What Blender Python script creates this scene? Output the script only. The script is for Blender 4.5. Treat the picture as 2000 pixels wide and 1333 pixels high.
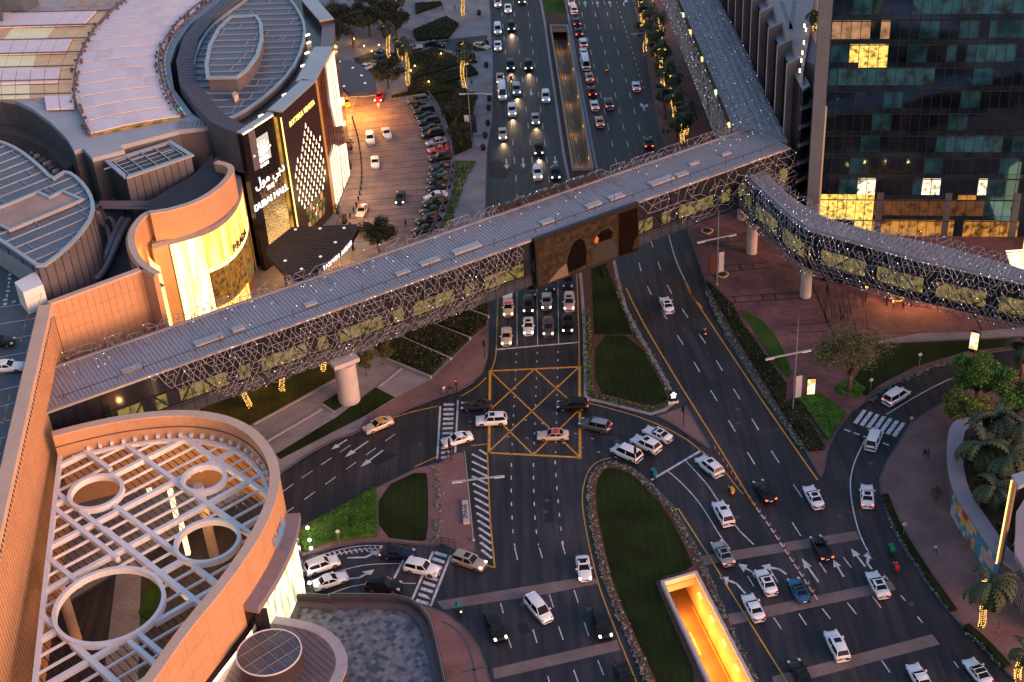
import bpy, bmesh, math, random
from math import sin, cos, pi, radians, atan2, hypot, sqrt
from mathutils import Vector, Matrix
from mathutils.geometry import tessellate_polygon
random.seed(7)
S = bpy.context.scene
COL = S.collection
for _o in list(bpy.data.objects): bpy.data.objects.remove(_o)

# ------------------------------------------------------------------ camera
FPX, NADX, NADY, CAMH = 2814.0, 285.0, 4248.0, 134.0       # survey of the view: focal length, nadir offset, height in metres
_d = Vector((NADX, -NADY, -FPX)).normalized(); _up = -_d
_fw = Vector((0, 0, -1)); _Y = (_fw - _fw.dot(_up)*_up).normalized(); _X = _Y.cross(_up)
ROT = Matrix((_X, _Y, _up))
cam_d = bpy.data.cameras.new('camera'); cam = bpy.data.objects.new('camera', cam_d); COL.objects.link(cam)
cam_d.sensor_width = 36; cam_d.lens = FPX/2000*36; cam_d.clip_end = 5000; cam_d.clip_start = 1
cam.matrix_world = Matrix.Translation((0, 0, CAMH)) @ ROT.to_4x4()
S.camera = cam
# ------------------------------------------------------------------ sky, sun, exposure
SUN_EL, SUN_AZ = radians(4.0), radians(128)                 # dusk glow behind and to the right of the viewer
W = bpy.data.worlds.new('World'); S.world = W; W.use_nodes = True
_n = W.node_tree.nodes; _sk = _n.new('ShaderNodeTexSky'); _sk.sky_type = 'NISHITA'; _sk.sun_disc = False
_sk.sun_elevation = SUN_EL; _sk.sun_rotation = SUN_AZ; _sk.air_density = 1.6; _sk.dust_density = 2.2; _sk.ozone_density = 2.5
_bg = _n['Background']; _bg.inputs['Strength'].default_value = 0.15
_tn = _n.new('ShaderNodeMix'); _tn.data_type = 'RGBA'; _tn.blend_type = 'MULTIPLY'; _tn.inputs[0].default_value = 1; _tn.inputs[7].default_value = (1.02, .97, 1.16, 1)   # purple cast of the dusk air
W.node_tree.links.new(_sk.outputs['Color'], _tn.inputs[6]); W.node_tree.links.new(_tn.outputs[2], _bg.inputs['Color'])
_sl = bpy.data.lights.new('sun', 'SUN'); _sl.energy = 0.85; _sl.angle = radians(35); _sl.color = (1.0, 0.5, 0.32)
_so = bpy.data.objects.new('sun', _sl); COL.objects.link(_so)
_sd = Vector((sin(SUN_AZ)*cos(radians(14)), cos(SUN_AZ)*cos(radians(14)), sin(radians(14))))
_so.rotation_euler = (-_sd).to_track_quat('-Z', 'Y').to_euler()
V = S.view_settings; V.view_transform = 'Standard'; V.look = 'None'; V.gamma = 1; V.exposure = 2.05; V.use_curve_mapping = False
S.cycles.use_denoising = True; S.cycles.max_bounces = 5; S.cycles.diffuse_bounces = 2; S.cycles.glossy_bounces = 3
S.cycles.transmission_bounces = 4; S.cycles.sample_clamp_indirect = 4; S.cycles.caustics_reflective = False; S.cycles.caustics_refractive = False
S.cycles.filter_width = 1.5

EK = 0.34                                                   # lamps and lit glass, relative to the dusk light
# ------------------------------------------------------------------ geometry helpers
def G(px, py, z=0.0):
    "world point at height z seen at picture point px, py"
    w = ROT @ Vector((px-1000, -(py-666.5), -FPX)); t = (z-CAMH)/w.z
    return Vector((w.x*t, w.y*t, z))
def GL(pts, z=0.0): return [G(p[0], p[1], z) for p in pts]
def smooth(pts, it=2, closed=False):
    pts = [Vector(p) for p in pts]
    for _ in range(it):
        out = []; n = len(pts)
        if not closed: out.append(pts[0])
        for i in range(n if closed else n-1):
            a, b = pts[i], pts[(i+1) % n]; out += [a*.75+b*.25, a*.25+b*.75]
        if not closed: out.append(pts[-1])
        pts = out
    return pts
def area2(p): return sum(p[i].x*p[(i+1) % len(p)].y-p[(i+1) % len(p)].x*p[i].y for i in range(len(p)))/2
def ccw(p): return list(p) if area2(p) > 0 else list(reversed(p))
def offset(p, d, closed=True):
    "move a path sideways; for a counter-clockwise ring positive d goes inwards"
    out = []; n = len(p)
    for i in range(n):
        a = p[(i-1) % n] if closed or i > 0 else p[i]; b = p[(i+1) % n] if closed or i < n-1 else p[i]
        e1 = (p[i]-a).to_2d(); e2 = (b-p[i]).to_2d()
        if e1.length < 1e-6: e1 = e2
        if e2.length < 1e-6: e2 = e1
        if e1.length < 1e-6: out.append(p[i].copy()); continue
        e1 = e1.normalized(); e2 = e2.normalized(); n1 = Vector((-e1.y, e1.x)); n2 = Vector((-e2.y, e2.x))
        m = n1+n2
        if m.length < .2: m = n1
        m = m.normalized(); k = d/max(.45, m.dot(n1))
        out.append(Vector((p[i].x+m.x*k, p[i].y+m.y*k, p[i].z)))
    return out
def resample(path, step):
    out = [path[0].copy()]; need = step
    for a, b in zip(path, path[1:]):
        L = (b-a).length; t = 0
        while L-t >= need:
            t += need; out.append(a.lerp(b, t/L)); need = step
        need -= (L-t)
    return out
def plen(path): return sum((b-a).length for a, b in zip(path, path[1:]))
def along(path, s):
    for a, b in zip(path, path[1:]):
        L = (b-a).length
        if s <= L or b is path[-1]: return a.lerp(b, s/max(L, 1e-6)), (b-a).normalized()
        s -= L
class MB:
    "collects shapes for one mesh"
    def __init__(s): s.v = []; s.f = []; s.m = []; s.mi = 0
    def add(s, vs, fs):
        o = len(s.v); s.v += [tuple(x) for x in vs]; s.f += [[i+o for i in f] for f in fs]; s.m += [s.mi]*len(fs)
    def quad(s, a, b, c, d): s.add([a, b, c, d], [(0, 1, 2, 3)])
    def box(s, lo, hi, M=None):
        vs = [Vector((x, y, z)) for z in (lo[2], hi[2]) for x, y in ((lo[0], lo[1]), (hi[0], lo[1]), (hi[0], hi[1]), (lo[0], hi[1]))]
        if M: vs = [M @ v for v in vs]
        s.add(vs, [(3, 2, 1, 0), (4, 5, 6, 7), (0, 1, 5, 4), (1, 2, 6, 5), (2, 3, 7, 6), (3, 0, 4, 7)])
    def prism(s, pts, z0, z1, cap=True, holes=()):
        pts = ccw(pts); n = len(pts)
        for ring, inv in [(pts, False)]+[(ccw(h), True) for h in holes]:
            k = len(ring); vs = [(p.x, p.y, z0) for p in ring]+[(p.x, p.y, z1) for p in ring]
            fs = [(i, (i+1) % k, k+(i+1) % k, k+i) for i in range(k)]
            s.add(vs, [f[::-1] for f in fs] if inv else fs)
        if cap:
            s.sheet(pts, z1, holes)
            s.sheet(pts, z0, holes, True)
    def sheet(s, pts, z, holes=(), down=False):
        pts = ccw(pts)
        rings = [[Vector((p.x, p.y, 0)) for p in pts]]+[[Vector((p.x, p.y, 0)) for p in ccw(h)][::-1] for h in holes]
        flat = [p for r in rings for p in r]
        fs = []
        for t in tessellate_polygon(rings):
            a, b, c = (flat[i] for i in t); up = (b-a).to_2d().cross((c-a).to_2d()) > 0
            fs.append(tuple(t) if up != down else tuple(t)[::-1])
        s.add([(p.x, p.y, z) for p in flat], fs)
    def tube(s, path, r, n=6, caps=True, r2=None):
        path = [Vector(p) for p in path]; k = len(path); rings = []
        for i, p in enumerate(path):
            t = (path[min(i+1, k-1)]-path[max(i-1, 0)]).normalized()
            a = t.cross(Vector((0, 0, 1)) if abs(t.z) < .9 else Vector((1, 0, 0))).normalized(); b = t.cross(a)
            rr = r if r2 is None else r+(r2-r)*i/max(1, k-1)
            if isinstance(r, (list, tuple)): rr = r[i]
            rings.append([p+a*rr*cos(2*pi*j/n)+b*rr*sin(2*pi*j/n) for j in range(n)])
        fs = [(i*n+j, i*n+(j+1) % n, (i+1)*n+(j+1) % n, (i+1)*n+j) for i in range(k-1) for j in range(n)]
        if caps: fs += [tuple(range(n))[::-1], tuple((k-1)*n+j for j in range(n))]
        s.add([v for r_ in rings for v in r_], fs)
    def ribbon(s, path, w, z=None, h=None, side=0.0):
        "flat band along a path (in plan); with h it has thickness"
        l = offset(path, w/2+side, False); r = offset(path, -w/2+side, False)
        if z is not None:
            for p in l+r: p.z = z
        k = len(path)
        if h is None:
            s.add(l+r, [(k+i, k+i+1, i+1, i) for i in range(k-1)])
        else:
            up = [Vector((p.x, p.y, p.z+h)) for p in l+r]
            fs = []
            for i in range(k-1):
                fs += [(2*k+k+i, 2*k+k+i+1, 2*k+i+1, 2*k+i), (k+i, k+i+1, 3*k+i+1, 3*k+i), (i+1, i, 2*k+i, 2*k+i+1)]
            fs += [(0, k, 3*k, 2*k), (2*k-1, k-1, 3*k-1, 4*k-1)]
            s.add(l+r+up, fs)
    def wall(s, path, z0, z1):
        "single-sided vertical sheet, outside to the right of the path"
        k = len(path); s.add([(p.x, p.y, z0) for p in path]+[(p.x, p.y, z1) for p in path], [(i, i+1, k+i+1, k+i) for i in range(k-1)])
    def lathe(s, prof, c=(0, 0, 0), n=12):
        k = len(prof); vs = [(c[0]+r*cos(2*pi*j/n), c[1]+r*sin(2*pi*j/n), c[2]+z) for r, z in prof for j in range(n)]
        s.add(vs, [(i*n+j, i*n+(j+1) % n, (i+1)*n+(j+1) % n, (i+1)*n+j) for i in range(k-1) for j in range(n)]
              + [tuple((k-1)*n+j for j in range(n)), tuple(range(n))[::-1]])
    def mesh(s, name, shade=False):
        me = bpy.data.meshes.new(name); me.from_pydata(s.v, [], s.f)
        if any(s.m): me.polygons.foreach_set('material_index', s.m)
        if shade: me.polygons.foreach_set('use_smooth', [True]*len(me.polygons))
        me.update(); return me
    def build(s, name, mats, parent=None, shade=False, **kw):
        me = s.mesh(name, shade)
        for m in (mats if isinstance(mats, (list, tuple)) else [mats]): me.materials.append(m)
        return link(name, me, parent, **kw)
def link(name, data, parent=None, loc=None, rz=None, **kw):
    o = bpy.data.objects.new(name, data); COL.objects.link(o)
    if parent is not None: o.parent = parent
    if loc is not None: o.location = loc
    if rz is not None: o.rotation_euler = (0, 0, rz)
    for k, v in kw.items():
        if v is not None: o[k] = v
    return o
def thing(name, label, cat, loc=(0, 0, 0), rz=0.0, group=None):
    return link(name, None, None, loc, rz, label=label, category=cat, group=group)
def dup(o, parent=None):
    c = o.copy(); COL.objects.link(c); c.parent = parent
    for ch in o.children: dup(ch, c)
    return c
def local(parent): return parent.matrix_basis.inverted()
def text_mesh(s, size, extrude=.06, font_align='CENTER'):
    cu = bpy.data.curves.new('lettering', 'FONT'); cu.body = s; cu.size = size; cu.extrude = extrude; cu.align_x = font_align; cu.align_y = 'CENTER'; cu.resolution_u = 3
    o = bpy.data.objects.new('lettering', cu); COL.objects.link(o)
    bpy.context.view_layer.update()
    me = bpy.data.meshes.new_from_object(o.evaluated_get(bpy.context.evaluated_depsgraph_get()))
    bpy.data.objects.remove(o); return me
def frame(o, x, y):
    "matrix with the given origin, x axis and y axis"
    x = Vector(x).normalized(); y = Vector(y).normalized(); z = x.cross(y).normalized(); y = z.cross(x)
    return Matrix(((x.x, y.x, z.x, o[0]), (x.y, y.y, z.y, o[1]), (x.z, y.z, z.z, o[2]), (0, 0, 0, 1)))
def lettering(s, size, o, x, y, m, parent, name='lettering', extrude=.05, stretch=1.0):
    me = text_mesh(s, size, extrude); M = frame(o, x, y)
    me.transform(Matrix.Diagonal((stretch, 1, 1, 1))); me.transform(M); me.materials.clear(); me.materials.append(m)
    return link(name, me, parent)

# ------------------------------------------------------------------ materials
MATS = {}
def mat(name, col, rough=.7, metal=0.0, var=.12, scale=.6, fine=6.0, bump=0.0, spec=.5, emit=None, es=0.0, coat=0.0):
    "Principled with two sizes of colour variation in world space"
    if name in MATS: return MATS[name]
    m = bpy.data.materials.new(name); m.use_nodes = True; nt = m.node_tree; N = nt.nodes; L = nt.links; b = N['Principled BSDF']
    b.inputs['Roughness'].default_value = rough; b.inputs['Metallic'].default_value = metal; b.inputs['Specular IOR Level'].default_value = spec
    if coat: b.inputs['Coat Weight'].default_value = coat; b.inputs['Coat Roughness'].default_value = .05
    if var:
        g = N.new('ShaderNodeNewGeometry')
        a = N.new('ShaderNodeTexNoise'); a.inputs['Scale'].default_value = scale; a.inputs['Detail'].default_value = 3
        c = N.new('ShaderNodeTexNoise'); c.inputs['Scale'].default_value = fine; c.inputs['Detail'].default_value = 2
        L.new(g.outputs['Position'], a.inputs['Vector']); L.new(g.outputs['Position'], c.inputs['Vector'])
        s = N.new('ShaderNodeMath'); s.operation = 'ADD'; L.new(a.outputs['Fac'], s.inputs[0]); L.new(c.outputs['Fac'], s.inputs[1])
        r = N.new('ShaderNodeMapRange'); r.inputs[1].default_value = .6; r.inputs[2].default_value = 1.4
        r.inputs[3].default_value = 1-var*1.6; r.inputs[4].default_value = 1+var*1.6; L.new(s.outputs[0], r.inputs[0])
        h = N.new('ShaderNodeHueSaturation'); h.inputs['Color'].default_value = (*col, 1); L.new(r.outputs[0], h.inputs['Value'])
        L.new(h.outputs[0], b.inputs['Base Color'])
        if bump:
            bp = N.new('ShaderNodeBump'); bp.inputs['Strength'].default_value = bump; bp.inputs['Distance'].default_value = .05
            L.new(c.outputs['Fac'], bp.inputs['Height']); L.new(bp.outputs[0], b.inputs['Normal'])
    else: b.inputs['Base Color'].default_value = (*col, 1)
    if emit: b.inputs['Emission Color'].default_value = (*emit, 1); b.inputs['Emission Strength'].default_value = es*EK
    MATS[name] = m; return m
def nodes(m): return m.node_tree.nodes, m.node_tree.links, m.node_tree.nodes['Principled BSDF']
def pos(N): return N.new('ShaderNodeNewGeometry').outputs['Position']
def ramp(N, stops, interp='LINEAR'):
    r = N.new('ShaderNodeValToRGB'); r.color_ramp.interpolation = interp; e = r.color_ramp.elements
    while len(e) < len(stops): e.new(.5)
    for i, (p, c) in enumerate(stops): e[i].position = p; e[i].color = (*c, 1)
    return r
def mix(N, L, fac, a, b, mode='MIX'):
    x = N.new('ShaderNodeMix'); x.data_type = 'RGBA'; x.blend_type = mode
    for sock, v in ((0, fac), (6, a), (7, b)):
        if isinstance(v, (int, float)): x.inputs[sock].default_value = v
        elif isinstance(v, tuple): x.inputs[sock].default_value = (*v, 1)
        else: L.new(v, x.inputs[sock])
    return x.outputs[2]
def m_asphalt():
    m = mat('asphalt', (.042, .036, .041), .62, var=0); N, L, b = nodes(m); p = pos(N)
    a = N.new('ShaderNodeTexNoise'); a.inputs['Scale'].default_value = .09; a.inputs['Detail'].default_value = 5; L.new(p, a.inputs['Vector'])
    mp = N.new('ShaderNodeMapping'); mp.inputs['Scale'].default_value = (1.1, .05, 1); L.new(p, mp.inputs['Vector'])
    s = N.new('ShaderNodeTexNoise'); s.inputs['Scale'].default_value = 1; s.inputs['Detail'].default_value = 3; L.new(mp.outputs[0], s.inputs['Vector'])
    f = N.new('ShaderNodeTexNoise'); f.inputs['Scale'].default_value = 14; f.inputs['Detail'].default_value = 3; L.new(p, f.inputs['Vector'])
    c1 = ramp(N, [(.32, (.012, .0105, .015)), (.5, (.026, .0215, .026)), (.68, (.045, .036, .039))]); L.new(a.outputs['Fac'], c1.inputs[0])
    c2 = ramp(N, [(.38, (.5, .5, .52)), (.62, (1.35, 1.28, 1.22))]); L.new(s.outputs['Fac'], c2.inputs[0])
    c3 = ramp(N, [(.3, (.75, .75, .75)), (.7, (1.2, 1.2, 1.2))]); L.new(f.outputs['Fac'], c3.inputs[0])
    x = mix(N, L, 1.0, c1.outputs[0], c2.outputs[0], 'MULTIPLY'); x = mix(N, L, 1.0, x, c3.outputs[0], 'MULTIPLY'); L.new(x, b.inputs['Base Color'])
    v = N.new('ShaderNodeTexVoronoi'); v.inputs['Scale'].default_value = .05; v.feature = 'DISTANCE_TO_EDGE'
    rr = N.new('ShaderNodeMapRange'); rr.inputs[3].default_value = .42; rr.inputs[4].default_value = .75; L.new(a.outputs['Fac'], rr.inputs[0]); L.new(rr.outputs[0], b.inputs['Roughness'])
    bp = N.new('ShaderNodeBump'); bp.inputs['Strength'].default_value = .25; bp.inputs['Distance'].default_value = .03; L.new(f.outputs['Fac'], bp.inputs['Height']); L.new(bp.outputs[0], b.inputs['Normal'])
    return m
def m_pavers(name, c1, c2, mortar, sc=1.6, rot=0.0, w=.5, h=.25, rough=.75, big=.25):
    m = mat(name, c1, rough, var=0); N, L, b = nodes(m); p = pos(N)
    mp = N.new('ShaderNodeMapping'); mp.inputs['Rotation'].default_value = (0, 0, rot); L.new(p, mp.inputs['Vector'])
    t = N.new('ShaderNodeTexBrick'); t.inputs['Scale'].default_value = sc; t.inputs['Color1'].default_value = (*c1, 1); t.inputs['Color2'].default_value = (*c2, 1)
    t.inputs['Mortar'].default_value = (*mortar, 1); t.inputs['Mortar Size'].default_value = .015; t.inputs['Brick Width'].default_value = w; t.inputs['Row Height'].default_value = h
    L.new(mp.outputs[0], t.inputs['Vector'])
    a = N.new('ShaderNodeTexNoise'); a.inputs['Scale'].default_value = .22; a.inputs['Detail'].default_value = 5; L.new(p, a.inputs['Vector'])
    c = ramp(N, [(.3, (1-big,)*3), (.7, (1+big,)*3)]); L.new(a.outputs['Fac'], c.inputs[0])
    L.new(mix(N, L, 1.0, t.outputs['Color'], c.outputs[0], 'MULTIPLY'), b.inputs['Base Color'])
    bp = N.new('ShaderNodeBump'); bp.inputs['Strength'].default_value = .3; bp.inputs['Distance'].default_value = .01; bp.invert = True; L.new(t.outputs['Fac'], bp.inputs['Height']); L.new(bp.outputs[0], b.inputs['Normal'])
    return m
def m_tiles(name, cols, sx, sy, rot=0.0):
    "square tiles, each with a tone of its own"
    m = mat(name, cols[0], .5, var=0); N, L, b = nodes(m); p = pos(N)
    mp = N.new('ShaderNodeMapping'); mp.inputs['Rotation'].default_value = (0, 0, rot); mp.inputs['Scale'].default_value = (1/sx, 1/sy, 0); L.new(p, mp.inputs['Vector'])
    f = N.new('ShaderNodeVectorMath'); f.operation = 'FLOOR'; L.new(mp.outputs[0], f.inputs[0])
    wn = N.new('ShaderNodeTexWhiteNoise'); wn.noise_dimensions = '2D'; L.new(f.outputs[0], wn.inputs['Vector'])
    r = ramp(N, [(i/len(cols), c) for i, c in enumerate(cols)], 'CONSTANT'); L.new(wn.outputs['Value'], r.inputs[0])
    L.new(r.outputs[0], b.inputs['Base Color']); return m
def emis(name, col, s): return mat(name, tuple(min(1, c*.6) for c in col), .5, var=0, emit=col, es=s)

M_asph = m_asphalt()
M_white = mat('road_paint_white', (.55, .54, .56), .6, var=.42, scale=1.6, fine=14)
M_yellow = mat('road_paint_yellow', (.62, .29, .02), .6, var=.25, scale=1.5, fine=9)
M_kerb = mat('kerb_concrete', (.085, .078, .092), .8, var=.15, scale=.8)
M_kerbp = mat('kerb_pale', (.3, .27, .27), .8, var=.15, scale=.8)
M_paver = m_pavers('pink_pavers', (.27, .13, .115), (.2, .1, .09), (.1, .055, .05), 1.7)
M_paverd = m_pavers('rose_stone_paving', (.2, .085, .08), (.14, .06, .058), (.08, .036, .036), .45, .52, big=.4)
M_paveg = m_pavers('grey_lilac_paving', (.3, .26, .27), (.26, .225, .235), (.15, .13, .135), .5, .1)
M_band = m_pavers('crossing_setts', (.23, .155, .145), (.17, .12, .115), (.09, .06, .06), 2.2, .2)
M_stonedark = mat('dark_stone_strip', (.035, .026, .026), .6)
M_soil = mat('planting_soil', (.09, .04, .025), .95, var=.25, scale=1.2, fine=9, bump=.5)
M_mulch = mat('red_mulch', (.13, .05, .035), .95, var=.25, scale=1.2, fine=9, bump=.5)
def m_lawn(name, a_, b_, sc=.25):
    m = mat(name, a_, .95, var=0, spec=.1); N, L, b = nodes(m); p = pos(N)
    n1 = N.new('ShaderNodeTexNoise'); n1.inputs['Scale'].default_value = sc; n1.inputs['Detail'].default_value = 6; L.new(p, n1.inputs['Vector'])
    n2 = N.new('ShaderNodeTexNoise'); n2.inputs['Scale'].default_value = 9; n2.inputs['Detail'].default_value = 3; L.new(p, n2.inputs['Vector'])
    r = ramp(N, [(.32, a_), (.6, b_), (.74, (b_[0]*1.7, b_[1]*1.05, b_[2]*1.2))]); L.new(n1.outputs['Fac'], r.inputs[0])
    wv = N.new('ShaderNodeTexWave'); wv.inputs['Scale'].default_value = .28; wv.inputs['Distortion'].default_value = 1.2; wv.inputs['Detail'].default_value = 2; L.new(p, wv.inputs['Vector'])
    ws = ramp(N, [(.3, (.93, .93, .93)), (.7, (1.05, 1.05, 1.04))]); L.new(wv.outputs['Fac'], ws.inputs[0])
    c = ramp(N, [(.3, (.6, .6, .6)), (.7, (1.35, 1.35, 1.35))]); L.new(n2.outputs['Fac'], c.inputs[0])
    L.new(mix(N, L, 1.0, mix(N, L, 1.0, r.outputs[0], ws.outputs[0], 'MULTIPLY'), c.outputs[0], 'MULTIPLY'), b.inputs['Base Color'])
    bp = N.new('ShaderNodeBump'); bp.inputs['Strength'].default_value = .8; bp.inputs['Distance'].default_value = .06; L.new(n2.outputs['Fac'], bp.inputs['Height']); L.new(bp.outputs[0], b.inputs['Normal'])
    return m
M_lawn = m_lawn('lawn_grass', (.012, .017, .005), (.024, .038, .009), .12)
M_lawn2 = m_lawn('lawn_grass_bright', (.028, .06, .01), (.05, .1, .016))
M_hedge = m_lawn('clipped_hedge', (.011, .016, .006), (.024, .03, .008), .6)
M_hedge2 = m_lawn('bright_hedge', (.035, .09, .01), (.07, .16, .018), .5)
M_stone = mat('peach_stone', (.56, .3, .16), .75, var=.08, scale=.25, fine=3)
M_stone_l = mat('pale_peach_stone', (.62, .42, .31), .75, var=.08, scale=.4, fine=4)
M_cladding = mat('grey_metal_cladding', (.17, .155, .175), .45, .3, var=.12, scale=.3)
M_deck = mat('blue_grey_roof_panel', (.105, .13, .17), .42, .2, var=.15, scale=.25, fine=2)
M_seam = mat('pale_roof_seam', (.3, .33, .38), .5, .2, var=.1)
M_palecap = mat('pale_metal_capping', (.38, .42, .46), .4, .3, var=.1, scale=.3)
M_black = mat('black_stone_facade', (.012, .009, .01), .25, var=.2, scale=.5, fine=4)
M_dark = mat('dark_metal', (.03, .027, .032), .4, .5, var=.15)
M_whitepaint = mat('white_painted_steel', (.82, .77, .76), .5, var=.06)
M_conc = mat('pale_concrete', (.5, .44, .42), .75, var=.1, scale=.5)
M_steel = mat('grey_steel', (.3, .3, .32), .4, .5, var=.1)
M_lit = emis('golden_lit_facade', (1.0, .62, .16), 2.2)
M_litw = emis('warm_white_lit_panel', (1.0, .78, .48), 3.0)
# ================================================================== ground, roads, pavements
KZ = .13
def rect(x0, x1, y0, y1): return [Vector(p+(0,)) for p in ((x0, y0), (x1, y0), (x1, y1), (x0, y1))]
RAMP_S = GL([(1297.5, 1147.5), (1357.5, 1130), (1480, 1369), (1400, 1369)])
RAMP_N = GL([(1077, 55), (1107, 55), (1156, 333), (1121, 334)])
ROADRECT = rect(-175, 175, 60, 470)
b = MB(); b.sheet(rect(-1600, 1600, -900, 2300), -.06, [rect(-174, 174, 61, 469)]); ground = b.build('ground', M_paveg, kind='structure')
b = MB(); b.sheet(ROADRECT, 0, [RAMP_S, RAMP_N]); road = b.build('road', M_asph, kind='structure')

def slab(name, pts, m, z=KZ, kerb=M_kerb, kw=.3, holes=(), world=False, z0=-.03, parent=None, kind='structure', it=0, **kw2):
    p = ccw(pts if world else GL(pts))
    if it: p = ccw(smooth(p, it, True))
    b = MB(); b.prism(p, z0, z, True, holes); o = b.build(name, m, parent, kind=kind, **kw2)
    if kerb:
        k = MB(); q = offset(p, kw); n = len(p)
        k.add([(v.x, v.y, z+.006) for v in p]+[(v.x, v.y, z+.006) for v in q], [(i, (i+1) % n, n+(i+1) % n, n+i) for i in range(n)])
        k.add([(v.x, v.y, z+.006) for v in offset(p, -.01)]+[(v.x, v.y, 0) for v in offset(p, -.012)], [(n+i, n+(i+1) % n, (i+1) % n, i) for i in range(n)])
        k.build('kerb', kerb, o)
    return o
# west side: mall forecourt and gardens
west_kerb = [(952, -30), (958, 0), (965, 130), (963.5, 230), (953, 300), (951, 360), (950, 430), (955, 520), (957, 575), (956, 660), (953, 700), (944, 727), (924, 748), (896, 765), (858, 777), (800, 799), (733, 833), (650, 862), (600, 890), (555, 921), (480, 965), (330, 1060), (100, 1200)]
slab('pavement', west_kerb+[(-500, 1200), (-500, -30)], M_paveg)
slab('footpath', [(955, 575), (954, 660), (951, 700), (942, 727), (922, 747), (894, 763), (858, 775), (800, 797), (733, 831), (700, 843), (716, 815), (773, 779), (838, 745), (882, 706), (922, 664), (953, 638)], M_paver, KZ+.012, None, z0=0)
# forecourt with the stripes of dark stone
fore = [(690, 215), (700, 185), (770, 196), (790, 200), (815, 215), (845, 262), (862, 330), (850, 400), (822, 450), (805, 478), (740, 475), (700, 470), (655, 440), (684, 352)]
M_fore = m_pavers('forecourt_setts', (.25, .165, .16), (.2, .135, .13), (.09, .06, .06), .35, 0.02, 1.2, .25)
forecourt = slab('forecourt', fore, M_fore, KZ+.012, None, z0=0)
for i in range(24):
    y0 = 196+i*11.6; t = i/23
    a = (672+10*t, y0+16-4*t); c = (812+55*sin(pi*min(1, t*1.15)), y0-4+6*t)
    m_ = MB(); m_.ribbon(GL([a, c]), .22, KZ+.016); m_.build('stone_strip', M_stonedark, forecourt)
# east promenade
east = [(1225, -30), (1233.6, 0), (1245, 40), (1256.6, 81), (1270, 170), (1280, 230), (1302, 302), (1338, 439), (1358, 497), (1375, 545), (1386, 589), (1418, 660), (1486, 768), (1576, 889), (1598, 928), (1604, 936), (1611, 918), (1618, 880), (1637, 840), (1663, 807), (1697, 781), (1734, 757), (1786, 731), (1839, 711), (1918, 692), (2000, 681), (2150, 668), (2600, 500), (2500, -30)]
promen = slab('promenade', east, M_paverd)
for a, c in [((1352, 469), (1462, 457)), ((1357, 481), (1462, 470.6)), ((1411, 522), (1500, 514)), ((1412, 533), (1510, 524)), ((1417, 582), (1600, 570)), ((1425, 593), (1602, 582)), ((1525, 638), (1618, 631)), ((1545, 651), (1624, 648)), ((1583, 550), (1632, 668)), ((1345, 420), (1440, 406)), ((1395, 540), (1398, 548)), ((1432, 581), (1437, 592)), ((1488, 577), (1492, 588)), ((1512, 575), (1516, 587)), ((1444, 518), (1448, 530)), ((1470, 517), (1474, 528)), ((1380, 466), (1383, 478)), ((1420, 462), (1423, 474)), ((1690, 655), (1810, 650)), ((1900, 613), (1918, 648))]:
    m_ = MB(); m_.ribbon(GL([a, c]), .32, KZ+.004); m_.build('stone_strip', M_stonedark, promen)
for i in range(30):                                            # bar-code paving beside the right plaza
    x = 1606+random.random()*92; y = 545+random.random()*85; h = 10+random.random()*28
    m_ = MB(); m_.ribbon(GL([(x+.12*(y-600), y), (x+.12*(y+h-600), y+h)]), .13+.15*random.random(), KZ+.004); m_.build('stone_strip', M_stonedark, promen)
for i in range(13):
    x = 1925+i*10; m_ = MB(); m_.ribbon(GL([(x, 618+.25*(x-1925)), (x+12, 646)]), .16, KZ+.004); m_.build('stone_strip', M_stonedark, promen)
for i in range(22):
    y = 36+i*12.5; xk = 1240+.22*y; m_ = MB(); m_.ribbon(GL([(xk+8, y), (xk+62, y-4)]), .2, KZ+.004); m_.build('stone_strip', M_stonedark, promen)
b = MB(); b.sheet(ccw(GL([(1713, 668), (1800, 652), (1900, 650), (2010, 640), (2010, 657), (1891, 664), (1713, 672)])), KZ+.008); b.build('pale_path', M_paveg, promen)
# south-east pavement
sepave = [(2150, 700), (1990, 722), (1900, 757), (1847, 783), (1818, 800), (1778, 826), (1757, 860), (1731, 900), (1716, 937), (1719.5, 970), (1734, 1017), (1756, 1060), (1803, 1133), (1854, 1198), (1908, 1256), (1984, 1333), (2060, 1400), (2500, 1400), (2500, 700)]
slab('pavement', sepave, M_paver)
# south-west pavement
slab('pavement', [(804, 1178), (835, 1184), (875, 1200), (912, 1230), (938, 1267), (950, 1300), (962, 1345), (966, 1400), (500, 1400), (540, 1185), (700, 1175)], M_paver)
for pts in ([(862, 1215), (890, 1228), (914, 1262), (925, 1300), (930, 1340)], [(903, 1315), (953, 1304)]):
    m_ = MB(); m_.ribbon(smooth(GL(pts), 2), .3, KZ+.008); m_.build('dark_setts', M_kerb)['kind'] = 'structure'
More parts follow.
